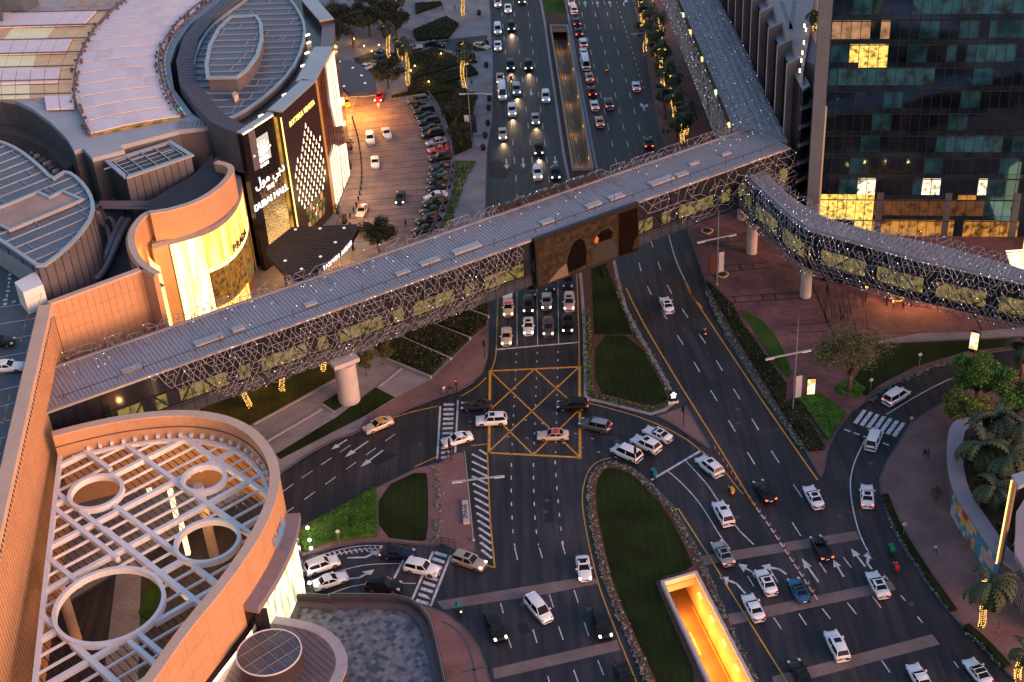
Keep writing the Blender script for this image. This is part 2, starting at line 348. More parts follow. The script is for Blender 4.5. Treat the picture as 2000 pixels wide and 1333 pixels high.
# islands
slab('traffic_island', [(857, 905), (892, 885), (909, 884), (914, 930), (922, 1010), (932, 1081), (889, 1077), (862, 1063), (845, 1068), (800, 1064), (761, 1061), (705, 1062), (658, 1069), (594, 1088), (540, 1110), (540, 1050), (578, 1033), (639, 1005), (733, 955), (811, 916)], M_paver)
median = [(1048, -30), (1061, 40), (1072, 120), (1098, 300), (1110, 360), (1124, 470), (1133, 560), (1138, 640), (1140, 720), (1140, 776), (1150, 783), (1180, 789), (1230, 802), (1270, 812), (1300, 803), (1318, 789), (1314, 765), (1290, 722), (1252, 657), (1228, 610), (1212, 560), (1200, 500), (1186, 420), (1172, 350), (1158, 280), (1124, 100), (1112, 30), (1100, -30)]
slab('median_island', median, M_soil, kerb=M_kerbp, kw=.55, holes=[RAMP_N])
slab('traffic_island', [(1281, 814), (1341, 793), (1388, 874), (1383, 878), (1350, 856), (1316, 832)], M_paver)
isl = [(1194, 901), (1165, 911), (1151, 935), (1146, 965), (1150, 1010), (1163, 1075), (1178, 1138), (1203, 1200), (1240, 1285), (1280, 1369), (1495, 1369), (1482, 1333), (1440, 1250), (1420, 1205), (1395, 1142), (1372, 1090), (1346, 1042), (1316, 989), (1270, 942), (1236, 915)]
slab('oval_island', isl, M_mulch, holes=[RAMP_S])
# ------------------------------------------------------------------ lawns
def lawn(pts, m, z=KZ+.03, world=False, it=1, holes=(), name='lawn'):
    p = ccw(pts if world else GL(pts)); p = ccw(smooth(p, it, True)) if it else p
    b = MB(); b.prism(p, 0, z, True, holes); return b.build(name, m, kind='structure')
oval = ccw(smooth(GL(isl), 1, True))
lawn([(1194, 914), (1230, 925), (1260, 952), (1300, 998), (1326, 1046), (1347, 1090), (1356, 1112), (1282, 1132), (1282, 1147), (1380, 1369), (1300, 1369), (1262, 1290), (1222, 1200), (1197, 1138), (1182, 1075), (1168, 1010), (1163, 966), (1168, 938), (1180, 919)], M_lawn, it=1)
lawn([(1163.5, 657), (1240.5, 657), (1306, 776), (1297, 788), (1272, 795), (1220, 782), (1162, 767)], M_lawn, it=1)
lawn([(1160, 655), (1157, 560), (1150, 480), (1172, 470), (1184, 520), (1206, 580), (1235, 655)], M_lawn, it=0)
lawn([(1057, -28), (1066, 28), (1104, 24), (1094, -28)], M_lawn2, it=0)
lawn([(740, 958), (832, 915), (837, 960), (836, 1055), (822, 1060), (740, 1050)], M_lawn, it=1)
lawn([(1439, 600), (1502, 634), (1552, 728), (1534, 745), (1460, 630)], M_lawn2, it=1)
lawn([(1713, 674), (1891, 667), (2010, 661), (2010, 674), (1891, 687), (1786, 718), (1716, 754), (1690, 776), (1666, 745)], M_lawn, it=0)
lawn([(539, 889), (660, 815), (733.5, 758), (772, 778), (715, 813), (650, 846), (547, 899)], M_lawn, it=0)
lawn([(628.5, 789), (662, 768), (679, 789), (652, 805)], M_lawn, it=0)
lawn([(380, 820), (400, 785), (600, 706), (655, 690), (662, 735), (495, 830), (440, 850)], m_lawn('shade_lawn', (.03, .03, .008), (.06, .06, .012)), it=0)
lawn([(730, 117), (745, 101), (745, 97), (712, 118), (694, 116), (702, 120)], M_lawn2, it=0)
b = MB(); b.sheet(ccw(GL([(690, 116), (745, 96), (760, 104), (800, 92), (880, 78), (952, 70), (950, 100), (905, 105), (840, 92), (790, 112), (735, 135), (715, 150)])), KZ+.02); b.build('drive', M_asph, kind='structure')
# ------------------------------------------------------------------ painted markings (parts of the road)
PZ = .006
def paint(name, path, w, m, z=PZ, it=0):
    p = GL(path)
    if it: p = smooth(p, it)
    b = MB(); b.ribbon(p, w, z); return b.build(name, m, road)
def dashes(path, on, off, w=.15, it=0, name='lane_dash', m=None, start=0.0, skip=()):
    p = GL(path); p = smooth(p, it) if it else p; L = plen(p); s = start; i = 0
    while s+on < L:
        if i not in skip:
            a, _ = along(p, s); c, _ = along(p, s+on); b = MB(); b.ribbon([a, c], w, PZ); b.build(name, m or M_white, road)
        s += on+off; i += 1
def paintpoly(name, pts, m, z=PZ): b = MB(); b.sheet(ccw(GL(pts)), z); return b.build(name, m, road)
def arrow(tail, head, turn=0, L=None):
    a, h = G(*tail), G(*head); d = (h-a); L = d.length; d.normalize(); n = Vector((-d.y, d.x, 0)); b = MB(); hl = min(1.9, L*.42)
    P = lambda s, t: a+d*s+n*t+Vector((0, 0, PZ))
    b.quad(P(0, -.14), P(L-hl, -.14), P(L-hl, .14), P(0, .14)); 
    if turn == 0 or abs(turn) == 2: b.add([P(L-hl, -.55), P(L, 0), P(L-hl, .55)], [(0, 1, 2)])
    if turn:
        s = 1 if turn > 0 else -1; k = L-hl if abs(turn) == 1 else L*.3
        q = [P(k, -.14*s), P(k+1.0, .5*s), P(k+.75, .78*s), P(k-.2, .14*s)]; b.add(q, [(0, 1, 2, 3) if s > 0 else (3, 2, 1, 0)])
        q = [P(k+.2, 1.15*s), P(k+1.45, .2*s), P(k+2.0, 1.35*s)]; b.add(q, [(0, 1, 2), (2, 1, 0)][:1] if s < 0 else [(2, 1, 0)])
    b.build('lane_arrow', M_white, road)
# upper west carriageway
for p in ([(976.5, -20), (1006, 327), (1011, 400)], [(999, -20), (1038, 297), (1046, 390)], [(1025.5, -20), (1066, 294), (1074, 370)]): dashes(p, 3, 5.4)
for x0 in ((1009.6, 560, 1010, 677), (1048.6, 560, 1050, 675), (1089.4, 530, 1091, 672.5)): paint('lane_line', [(x0[0]-(x0[2]-x0[0])*.5, x0[1]-60), (x0[0], x0[1]), (x0[2], x0[3])], .14, M_white)
paint('edge_line', [(976, 500), (972.5, 574), (969.5, 685), (966, 708), (958, 727)], .17, M_yellow, it=1); paint('edge_line', [(950, 738), (930, 757), (901, 774)], .17, M_yellow, it=1)
paint('edge_line', [(1118, 470), (1126.5, 531), (1131, 660), (1131.5, 717)], .17, M_yellow)
paint('stop_line', [(970, 683), (1131, 669)], .35, M_white)
for p, q in (((989, 311), (990, 331)), ((1021, 309), (1022.5, 329)), ((1037, 174), (1038, 188)), ((1052, 306), (1053, 322)), ((1083.5, 305), (1085, 323))): arrow(p, q)
arrow((1144, 14), (1142, 2)); arrow((1168, 14), (1166, 2)); arrow((1193, 14), (1190, 2)); arrow((1219, 12), (1216, 2), -1); arrow((1259, 217), (1251, 201), -2)
# yellow box
for a, c in (((957, 725), (1131, 717)), ((1132, 714.5), (1133, 897)), ((1134, 894), (952, 884.5)), ((955, 886), (957.3, 723))): paint('box_line', [a, c], .42, M_yellow)
for a, c in (((957, 725), (1133, 894)), ((1131, 717), (953, 884)), ((1044, 721), (955.4, 803)), ((1044, 721), (1132, 800)), ((955.4, 803), (1041.5, 889)), ((1132, 800), (1041.5, 889))): paint('box_line', [a, c], .26, M_yellow, PZ+.004)
for a, c in (((1009, 690), (999, 893)), ((1049.5, 688), (1042.5, 893)), ((1090, 686), (1085, 897))): dashes([a, c], .55, 1.9, .16, name='guide_dash')
dashes([(1160, 858), (1010, 812), (900, 826)], .5, 2.4, .14, it=2, name='guide_dash'); dashes([(1240, 905), (1100, 862), (960, 850), (880, 866)], .5, 2.4, .14, it=2, name='guide_dash')
paint('edge_line', [(1133, 784), (1146, 786.5), (1200, 800.5), (1257, 817), (1330, 850), (1380, 889), (1412, 916), (1443, 957), (1452, 965)], .17, M_yellow, it=1)
# lower west carriageway
for p in ([(999, 905), (998, 965), (1002, 1050), (1010, 1090)], [(1042, 905), (1042, 960), (1047, 1045), (1058, 1090)], [(1084, 900), (1088, 960), (1096, 1040), (1104, 1085)]): dashes(p, .9, 2.1, .17, name='guide_dash', it=1)
for p, q in (((1005.5, 1071), (1011, 1094)), ((1052, 1065), (1059, 1090)), ((1097, 1059), (1104, 1083)), ((977.5, 1178), (983, 1198)), ((1073, 1161), (1081, 1187)), ((1121.5, 1153), (1129.5, 1178)), ((1041, 1230), (1049, 1256)), ((1091, 1224), (1100, 1250)), ((1141, 1216), (1150, 1243)), ((992, 1245), (999, 1266)), ((1070, 1321), (1076, 1345)), ((1120.5, 1309), (1130, 1335)), ((1167.5, 1290), (1179, 1319))): paint('lane_dash', [p, q], .15, M_white)
paint('edge_line', [(1192.6, 894.6), (1177, 898), (1162, 905), (1149, 920), (1143, 936), (1136.5, 965), (1139, 1005), (1152, 1073), (1167.5, 1137.5), (1187, 1193), (1243, 1333), (1262, 1375)], .17, M_yellow, it=1)
paint('edge_line', [(952, 889), (957.5, 1018), (966.5, 1110)], .2, M_yellow); paint('edge_line', [(966.5, 1109.5), (950, 1104)], .2, M_yellow); paint('edge_line', [(920, 871), (952, 867.5)], .17, M_yellow)
for i in range(15):
    t = i/14; y = 873+t*201; x = 922+ (0 if t < .3 else (t-.3)*26); xr = 951+t*10
    paint('hatch_bar', [(x+(14 if i == 0 else 0), y+(6 if i == 0 else 0)), (xr, y+15+2*t)], .38, M_white)
# bands of setts across the road
for p in ([(852, 1175), (1127, 1129.5), (1164, 1131), (1168, 1140), (1072, 1160), (867, 1191)], [(962, 1306), (1205, 1250), (1212, 1270), (966, 1327)], [(1370, 1086), (1672, 1037.5), (1679, 1054), (1377, 1104)], [(1422, 1200), (1739, 1134), (1750, 1152), (1427.5, 1221)], [(1508, 1322), (1821, 1239), (1836, 1259), (1512, 1345)]):
    b = MB(); b.sheet(ccw(GL(p)), .004); b.build('sett_band', M_band, road)
# pedestrian crossings
def zebra(l0, l1, r0, r1, n, inset=.1, bars=.5):
    for i in range(n):
        t0 = (i+.5-bars/2)/n; t1 = (i+.5+bars/2)/n
        def q(a, c, t): return (a[0]+(c[0]-a[0])*t, a[1]+(c[1]-a[1])*t)
        def lr(t, k): A, B = q(l0, l1, t), q(r0, r1, t); return q(A, B, k)
        paintpoly('zebra_bar', [lr(t0, inset), lr(t0, 1-inset), lr(t1, 1-inset), lr(t1, inset)], M_white)
paint('crossing_line', [(860, 794), (854, 897)], .3, M_white); paint('crossing_line', [(894.5, 782), (889, 887)], .3, M_white); zebra((860, 786), (854, 900), (894, 786), (889, 895), 12, .2)
paint('crossing_line', [(846, 1077.5), (804, 1174)], .35, M_white); paint('crossing_line', [(880, 1085), (841, 1184)], .35, M_white); zebra((846, 1072), (804, 1176), (881, 1083), (841, 1188), 9, .17)
zebra((1669, 800), (1740, 838), (1690, 806), (1765, 826), 1, 0, 0)
for i in range(7):
    x = 1666+i*12.6; y = 826+i*4.2; paintpoly('zebra_bar', [(x, y), (x+20, y-26), (x+27, y-24), (x+8, y+3)], M_white)
dashes([(1649, 839), (1742, 872)], 1.0, .55, .32, name='give_way_dash')
# west arm
dashes([(684, 870), (579, 941), (520, 985)], 2.2, 1.7); dashes([(772, 848), (589, 980), (520, 1030)], 2.2, 2.1)
arrow((677.6, 859), (647, 878.6)); arrow((719, 862), (673, 894)); arrow((748, 880), (704, 913))
paint('edge_line', [(855, 794), (810, 803), (769, 816), (700, 840), (644, 858), (600, 884)], .17, M_yellow, it=1); paint('edge_line', [(852, 893), (810, 912)], .17, M_yellow)
# slip lane below
paint('lane_line', [(650, 1120), (690, 1108), (725, 1102), (787, 1101)], .15, M_white, it=2); paint('stop_line', [(770, 1130), (788, 1094)], .35, M_white); paint('lane_line', [(640, 1162), (680, 1147), (712, 1141), (760, 1139), (812, 1140)], .15, M_white, it=2)
paint('lane_line', [(600, 1095), (650, 1077), (700, 1066), (748, 1066)], .14, M_white, it=1); paint('lane_line', [(604, 1100), (652, 1084), (704, 1073), (745, 1072)], .14, M_white, it=1)
for i in range(12): x = 632+i*10; y = 1085-(x-632)*.2+.0006*(x-632)**2; paint('hatch_bar', [(x, y-3), (x+6, y+5-.03*i)], .2, M_white)
arrow((678, 1090), (741, 1088), 1); arrow((680, 1131), (720, 1127), 1)
# north-east carriageway
for p in ([(1126, -20), (1134, 16), (1206, 327), (1214, 370)], [(1151, -20), (1166, 42), (1229, 294), (1241, 345)], [(1173, -20), (1184, 19), (1261, 294), (1270, 330)]): dashes(p, 3, 5.4)
dashes([(1202, -5), (1208, 16), (1259, 178)], 1.2, 2.2)
dashes([(1238, 470), (1252, 530), (1270, 573), (1345, 690), (1472, 904), (1554, 1031), (1567, 1052)], 3.0, 5.3, .17); dashes([(1270, 468), (1290, 526), (1308.6, 569), (1384, 680), (1509, 885), (1551, 949), (1615, 1043)], 3.0, 5.3, .17)
paint('edge_line', [(1305, 455), (1311, 478.5), (1317, 500), (1325.6, 523), (1344, 560)], .2, M_white, it=1)
paint('edge_line', [(1337, 547), (1348, 573), (1358, 587), (1486, 779), (1570, 900), (1597, 938)], .22, M_yellow); paint('edge_line', [(1344, 560), (1353, 583), (1364, 592), (1372, 602)], .22, M_yellow, it=1)
paint('edge_line', [(1223, 563), (1240, 600), (1268, 652), (1330, 755), (1346, 780), (1421, 900), (1455, 958), (1474, 988)], .22, M_yellow, it=1)
paint('lane_line', [(1474, 988), (1500, 1024), (1522, 1057.6), (1580, 1146), (1597, 1172)], .2, M_white)
paint('stop_line', [(1272, 938), (1370, 880)], .4, M_white)
paint('lane_line', [(1339, 900), (1362, 925), (1382, 947), (1400, 975), (1437, 1030), (1472, 1064)], .17, M_white, it=1); paint('lane_line', [(1304, 920), (1330, 942), (1358, 972), (1380, 1003), (1408, 1050), (1426, 1073)], .17, M_white, it=1)
paint('edge_line', [(1324, 993), (1356, 1042), (1390, 1095), (1422, 1148), (1537.5, 1333), (1560, 1372)], .2, M_yellow)
for p, q in (((1600, 1099), (1614, 1119)), ((1647.5, 1089), (1662.5, 1109)), ((1460, 1125), (1472.5, 1146)), ((1506, 1116), (1519, 1137.5)), ((1511, 1206), (1526, 1229)), ((1560, 1199), (1575, 1221)), ((1606, 1189), (1622, 1209.5)), ((1655, 1177.5), (1672.5, 1200)), ((1704, 1165), (1721, 1187.5)), ((1792, 1205), (1802, 1217)), ((1759, 1163), (1768.5, 1174)), ((1863, 1292), (1872, 1305)), ((1727, 1123.5), (1735, 1132.6)), ((1722, 1290), (1738, 1314))): paint('lane_dash', [p, q], .16, M_white)
arrow((1456, 1160), (1424, 1124), 1); arrow((1536, 1122), (1511, 1104), 1); arrow((1476, 1130), (1465, 1108), 1); arrow((1599, 1137.5), (1566, 1091)); arrow((1648, 1127), (1627, 1093)); arrow((1690, 1107), (1662, 1071)); arrow((1703, 1112), (1687, 1092), -1)
paint('lane_line', [(1944, 718), (1868, 734), (1799.5, 768), (1731, 810)], .17, M_white, it=1); paint('lane_line', [(1690, 858), (1669.5, 900), (1662, 927), (1660, 955), (1667, 1002), (1681.5, 1053), (1705, 1093)], .17, M_white, it=2)
# ------------------------------------------------------------------ underpass ramps
M_ramp = mat('ramp_wall_concrete', (.5, .34, .26), .8, var=.1); M_rampf = mat('ramp_road', (.16, .1, .06), .6, var=.15)
M_sodium = emis('sodium_lamp_lens', (1.0, .45, .05), 6)
def underpass(label, open_, depth, par, far, lampn, power, col, mpar, lens):
    t = thing('underpass_ramp', label, 'underpass')
    tl, tr, br, bl = open_
    b = MB(); 
    def low(p, z=-depth): return Vector((p.x, p.y, z))
    dv = (tl-bl).normalized(); tl2, tr2 = tl+dv*far, tr+(tr-br).normalized()*far; bl2, br2 = bl+(bl-tl).normalized()*far*.6, br+(br-tr).normalized()*far*.6
    b.quad(low(bl2), low(br2), low(tr2), low(tl2)); b.build('ramp_floor', M_rampf, t)
    for a, c, nm in ((bl2, tl2, 'side_wall'), (tr2, br2, 'side_wall')):
        m_ = MB(); m_.wall([a, c], -depth, -.02); 
        m_.f = [f[::-1] for f in m_.f] if False else m_.f
        m_.build(nm, M_ramp, t)
    b = MB(); e = 1.1; b.wall([tr, tl], -e, -.02); b.quad(low(tl, -e), low(tr, -e), low(tr2, -e), low(tl2, -e)); b.wall([tr2, tl2], -depth, -e); b.build('portal_lintel', M_ramp, t)
    b = MB(); b.wall([bl, br], -e, -.02); b.quad(low(bl2, -e), low(br2, -e), low(br, -e), low(bl, -e)); b.wall([bl2, br2], -depth, -e); b.build('portal_lintel', M_ramp, t)
    for a, c in ((bl, tl), (tl, tr), (tr, br), (br, bl)):
        d_ = (c-a).normalized(); n = Vector((-d_.y, d_.x, 0)); n = n if n.dot(a-(tl+tr+br+bl)/4) > 0 else -n
        m_ = MB(); m_.prism([a-d_*.0, c+d_*.0, c+d_*.38+n*.4, a-d_*.38+n*.4], -.02, par+(.01 if a is tl else 0)); m_.build('parapet', mpar, t)
    Lr = (tl-bl).length; w = (tr-tl).length
    def onf(s, u, z=.01): return low(bl.lerp(tl, s).lerp(br.lerp(tr, s), u), -depth+z)
    for u, m, wd in ((.08, M_yellow, .22), (.93, M_yellow, .2)):
        m_ = MB(); m_.ribbon([onf(0, u), onf(1, u)], wd); m_.build('edge_line', m, t)
    k = int(Lr/8)
    for i in range(k): m_ = MB(); m_.ribbon([onf((i+.2)/k, .5), onf((i+.6)/k, .5)], .16); m_.build('lane_dash', M_white, t)
    for i in range(lampn):
        s = (i+.5)/lampn
        for u, q in ((.015, 1), (.985, -1)):
            p = bl.lerp(tl, s).lerp(br.lerp(tr, s), u); m_ = MB(); m_.box((-.12, -.5, -.12), (.12, .5, .12), Matrix.Translation((p.x, p.y, -1.1)) @ Matrix.Rotation(atan2(dv.y, dv.x)-pi/2, 4, 'Z')); m_.build('wall_lamp', lens, t)
        l = bpy.data.lights.new('tunnel_lamp', 'POINT'); l.energy = power*EK; l.color = col; l.shadow_soft_size = .4
        p = bl.lerp(tl, s).lerp(br.lerp(tr, s), .5); link('tunnel_light', l, t, (p.x, p.y, -min(3.2, depth*.62)))
    return t, onf
underpass('sunken ramp glowing orange inside the oval lawn island', RAMP_S, 5.0, .95, 9, 5, 1000, (1.0, .33, .03), M_conc, M_sodium)
_t, onf = underpass('long dim ramp slot in the median north of the footbridge', RAMP_N, 3.2, .75, 9, 5, 40, (1.0, .6, .25), M_kerbp, emis('dim_ramp_lamp', (1, .5, .1), .5))
for u, m in ((.2, M_yellow), (.32, M_yellow), (.26, M_band)): m_ = MB(); m_.ribbon([onf(0, u, .014), onf(1, u, .014)], .25 if m is M_yellow else .1); m_.build('edge_line', m, _t)  # extra yellow and brown stripes along the left of the ramp floor

# ------------------------------------------------------------------ patches, manholes and joints in the carriageway
M_patch = mat('asphalt_patch', (.011, .01, .013), .7, var=.2, scale=.7); M_patch2 = mat('asphalt_patch_pale', (.04, .034, .038), .7, var=.2, scale=.7); M_iron = mat('cast_iron_cover', (.09, .08, .08), .5, .4, var=.2)
for i, p in enumerate(([(1000, 340), (1010, 300), (1035, 300), (1030, 345)], [(955, 318), (975, 312), (1000, 330), (985, 352), (956, 345)], [(1460, 845), (1526, 838), (1527, 842), (1461, 849)], [(1060, 960), (1078, 958), (1082, 1020), (1064, 1022)], [(1330, 640), (1344, 636), (1400, 740), (1384, 744)], [(720, 900), (760, 880), (775, 890), (735, 912)], [(1240, 60), (1248, 60), (1262, 130), (1253, 131)], [(1520, 980), (1534, 976), (1560, 1016), (1545, 1020)], [(1180, 850), (1230, 862), (1228, 868), (1178, 856)], [(1010, 1220), (1030, 1216), (1036, 1236), (1016, 1240)])):
    paintpoly('asphalt_patch', p, M_patch if i % 2 else M_patch2, .003)
for x, y in ((1441, 800), (1441, 827), (985, 290), (1017, 330), (985, 355), (1112, 240), (1068, 978), (1065, 1000), (1090, 1030), (820, 868), (1336, 645), (1640, 1008), (1780, 1180), (1205, 862), (1440, 1010), (1700, 905), (1020, 1180), (1230, 300), (1185, 100), (1150, 1190)):
    m_ = MB(); m_.lathe([(.38, 0), (.36, .006)], G(x, y, .002), 14); m_.build('manhole_cover', M_iron, road)
# ================================================================== footbridge
M_roofm = mat('bridge_roof_metal', (.42, .4, .41), .5, .25, var=.14, scale=.12, fine=1.5)
M_rib = mat('bridge_roof_rib', (.3, .27, .3), .5, .25, var=.1)
M_lat = mat('lattice_rod', (.3, .285, .31), .45, .2, var=.05)
M_glassd = mat('dark_bridge_glass', (.02, .022, .032), .12, var=.25, scale=.5)
M_glassm = mat('blue_grey_glass', (.045, .055, .075), .15, var=.25, scale=.5)
def m_litglass(name, col, s, sc=1.3):
    m = mat(name, (.012, .01, .009), .3, var=0, emit=col, es=s); N, L, b = nodes(m)
    n = N.new('ShaderNodeTexNoise'); n.inputs['Scale'].default_value = sc; n.inputs['Detail'].default_value = 4; L.new(pos(N), n.inputs['Vector'])
    r = ramp(N, [(.34, tuple(c*.12 for c in col)), (.47, tuple(c*.7 for c in col)), (.56, col), (.72, tuple(min(1, c*1.3) for c in col))]); L.new(n.outputs['Fac'], r.inputs[0]); L.new(r.outputs[0], b.inputs['Emission Color']); return m
M_blit = m_litglass('bridge_lit_glass', (.42, .31, .09), .4, 1.1)
M_fairy = emis('fairy_light', (.95, .88, .85), 5.5)
BZ, BB, BW = 17.0, 8.1, 10.0
bo = G(91, 803, BZ); bd = (G(1540, 288, BZ)-bo); BL = bd.length; bd.normalize(); bn = Vector((-bd.y, bd.x, 0))
def B(u, w, z): return Vector((bo.x+bd.x*u+bn.x*w, bo.y+bd.y*u+bn.y*w, z))
def upx(px, z=BZ):
    "distance along the span of the near roof edge at picture column px"
    lo, hi = -20, BL+20
    for _ in range(40):
        m = (lo+hi)/2; c = ROT.transposed() @ (B(m, 0, z)-Vector((0, 0, CAMH))); x = 1000+FPX*c.x/-c.z
        if x < px: lo = m
        else: hi = m
    return lo
rnd = random.Random(3)
def lattice(parent, surf, ns, nv, keep, r=.055, bulbs=.5, bsize=.07, mats=None):
    "web of rods between the nodes of a curved surface, with small lamps on the nodes"
    P = {}
    for i in range(ns+1):
        for j in range(nv+1):
            s = (i+(.5 if j % 2 else 0)+rnd.uniform(-.28, .28))/ns; v = min(1, max(0, (j+rnd.uniform(-.25, .25))/nv)) if 0 < j < nv else j/nv
            if keep(s, v): P[i, j] = surf(s, v)
    b = MB(); l = MB(); n = 0
    for (i, j), p in P.items():
        for di, dj in ((1, 0), (0, 1), (1, 1) if j % 2 else (-1, 1)):
            q = P.get((i+di, j+dj))
            if q is None or rnd.random() < (.42 if dj == 0 else .2): continue
            b.tube([p, q], r, 3, False)
        if rnd.random() < bulbs:
            k = bsize*(.7+.6*rnd.random()); c = p; l.add([c+Vector(e)*k for e in ((1, 0, 0), (-1, 0, 0), (0, 1, 0), (0, -1, 0), (0, 0, 1), (0, 0, -1))], [(0, 2, 4), (2, 1, 4), (1, 3, 4), (3, 0, 4), (2, 0, 5), (1, 2, 5), (3, 1, 5), (0, 3, 5)]); n += 1
    o = b.build('lattice', M_lat, parent, kind='stuff')
    if n: l.build('fairy_lights', M_fairy, o, kind='stuff')
def panes(parent, path, z0, z1, pitch, mats, pick, name='pane', gap=.06, out=0.0):
    "separate glass panes in a row along a wall path; outside to the right"
    me = {}; L = plen(path); k = max(1, round(L/pitch)); 
    for i in range(k):
        a, _ = along(path, L*i/k+.001); c, _ = along(path, L*(i+1)/k-.001); d = (c-a); w = d.length; d.normalize(); n = Vector((d.y, -d.x, 0))
        m = mats[pick(i, k)]; key = (round(w, 2), m.name)
        if key not in me:
            q = MB(); q.box((gap, -.04, z0+gap), (w-gap, .02, z1-gap)); x = q.mesh(name); x.materials.append(m); me[key] = x
        link(name, me[key], parent, (a.x+n.x*out, a.y+n.y*out, 0), atan2(d.y, d.x))
fb = thing('footbridge', 'long covered footbridge with ribbed metal roof and lattice sides crossing the road', 'footbridge')
b = MB(); b.prism([B(0, 0, 0), B(BL, 0, 0), B(BL, BW, 0), B(0, BW, 0)], BB, BZ-.35); b.build('body', M_dark, fb)
b = MB(); b.prism([B(-.3, -.35, 0), B(BL+.2, -.35, 0), B(BL+.2, BW+.35, 0), B(-.3, BW+.35, 0)], BZ-.35, BZ); b.build('roof', M_roofm, fb)
b = MB()
for i in range(int(BL/.62)):
    u = .3+i*.62; M = frame(B(u, BW/2, BZ), bd, bn); b.box((-.13, -BW/2+.3, 0), (.13, BW/2-.1, .09), M)
b.build('roof_ribs', M_rib, fb, kind='stuff')
for w, h, wd in ((-.2, .12, .5), (BW+.15, .3, .4)): m_ = MB(); m_.box((0, -wd/2, 0), (BL, wd/2, h), frame(B(0, w, BZ+.003), bd, bn)); m_.build('edge_beam', M_lat, fb)
m_ = MB(); m_.tube([B(2, 1.5, BZ+.55), B(BL-2, 1.5, BZ+.55)], .06, 4)
for i in range(33): m_.tube([B(3+i*4, 1.5, BZ), B(3+i*4, 1.5, BZ+(.55 if i % 3 else 1.5))], .05, 4)
m_.build('safety_rail', M_dark, fb)
for px, w, l, d in ((250, 2.6, 3, 1.2), (395, 3.2, 4.5, 1.4), (470, 3.4, 2, 1.2), (612, 3.2, 2, 1), (790, 3.0, 2.5, 1), (840, 3.4, 3.5, 1.2), (905, 3.4, 5, 1.5), (1075, 3, 2.5, 1.2), (1165, 3.2, 3, 1.2), (1210, 3.2, 3, 1.5), (1290, 3.2, 5, 1.5), (1340, 3, 2.5, 1.2), (1380, 5, 2, .8), (1440, 4.5, 2, .8)):
    m_ = MB(); m_.box((0, -d/2, .1), (l, d/2, .42), frame(B(upx(px), w, BZ), bd, bn)); m_.build('roof_hatch', M_roofm, fb)
m_ = MB(); m_.box((0, -.12, -.1), (BL, .12, .12), frame(B(0, -.05, 13.1), bd, bn)); m_.build('transom', M_dark, fb)
m_ = MB(); m_.box((0, -.12, -.1), (BL, .12, .12), frame(B(0, -.05, 10.4), bd, bn)); m_.build('transom', M_dark, fb)
near = [B(0, 0, 0), B(BL, 0, 0)]; gm = [M_glassd, M_blit, M_glassm]
ulit = upx(255); panes(fb, near, 13.2, 16.6, 1.9, gm, lambda i, k: 0, out=.03)
panes(fb, near, 10.5, 13.0, 1.9, gm, lambda i, k: 1 if i/k*BL > ulit-4 and (i*5) % 7 not in (0, 3) else 0, out=.03)
panes(fb, near, 8.1, 10.3, 1.9, gm, lambda i, k: 2, out=.03)
panes(fb, [B(BL, BW, 0), B(0, BW, 0)], 8.3, 16.4, 3.8, gm, lambda i, k: 0, out=.03)
for i in range(int(BL/3.8)):
    u = 3.8*i; m_ = MB(); m_.tube([B(u, -.14, 10.5), B(u+1.9, -.14, 13.0)] if i % 2 else [B(u+1.9, -.14, 10.5), B(u, -.14, 13.0)], .13, 4); m_.build('brace', M_dark, fb)
m_ = MB(); m_.box((0, -.08, -.05), (BL-4, .02, .05), frame(B(2, -.09, 9.95), bd, bn)); m_.build('floor_band', M_dark, fb)
u0, u1, u2, u3 = upx(290), upx(1008), upx(1242), BL
def surf_near(ua, ub, H=9.6, bulge=1.5):
    def f(s, v): u = ua+(ub-ua)*s; return B(u, -.25-bulge*sin(pi*min(1, v*.85+.12)), BZ+.1-v*H)
    return f
lattice(fb, surf_near(u0, u1), 70, 11, lambda s, v: v < min(1, .12+s*4.5, .3+(1-s)*4.2), .05, .2, .055)
lattice(fb, surf_near(u2, u3, 9.0, 1.2), 18, 8, lambda s, v: v < min(1, .2+s*2.2), .06, .4, .06)
def surf_far(s, v): u = u0*.4+(u3-u0*.4)*s; return B(u, BW+.3+.9*sin(pi*v), BZ+.9-1.1*cos(pi*v*.6)*-1-v*6)
lattice(fb, surf_far, 86, 5, lambda s, v: True, .055, .3, .055)
b = MB(); l = MB()
for i in range(120):                                            # curved rods that reach over the roof edge
    u = rnd.uniform(1, BL-1); k = rnd.uniform(.8, 2.2); e = rnd.uniform(-1, 1)
    b.tube([B(u, BW+.5, BZ-.4), B(u+e*.3, BW+.6, BZ+.5*k), B(u+e*.8, BW-.3, BZ+.75*k), B(u+e*1.3, BW-1.3*k, BZ+.5)], .045, 3, False)
for i in range(60):
    c = B(rnd.uniform(1, BL), BW-abs(rnd.gauss(0, 2.4)), BZ+.16); k = .042; l.add([c+Vector(e)*k for e in ((1, 0, 0), (-1, 0, 0), (0, 1, 0), (0, -1, 0), (0, 0, 1), (0, 0, -1))], [(0, 2, 4), (2, 1, 4), (1, 3, 4), (3, 0, 4), (2, 0, 5), (1, 2, 5), (3, 1, 5), (0, 3, 5)])
for i in range(60):
    u = rnd.uniform(1, BL); b.tube([B(u, BW, BZ+.12), B(u+rnd.uniform(-1.5, 1.5), BW-rnd.uniform(2, 5), BZ+.14)], .03, 3, False)
o = b.build('roof_rods', M_lat, fb, kind='stuff'); l.build('fairy_lights', M_fairy, o, kind='stuff')
pc = G(683, 783); b = MB(); b.lathe([(1.75, -.2), (1.75, 7.4)], (pc.x, pc.y, 0), 28); b.build('pillar', M_conc, fb, shade=False)
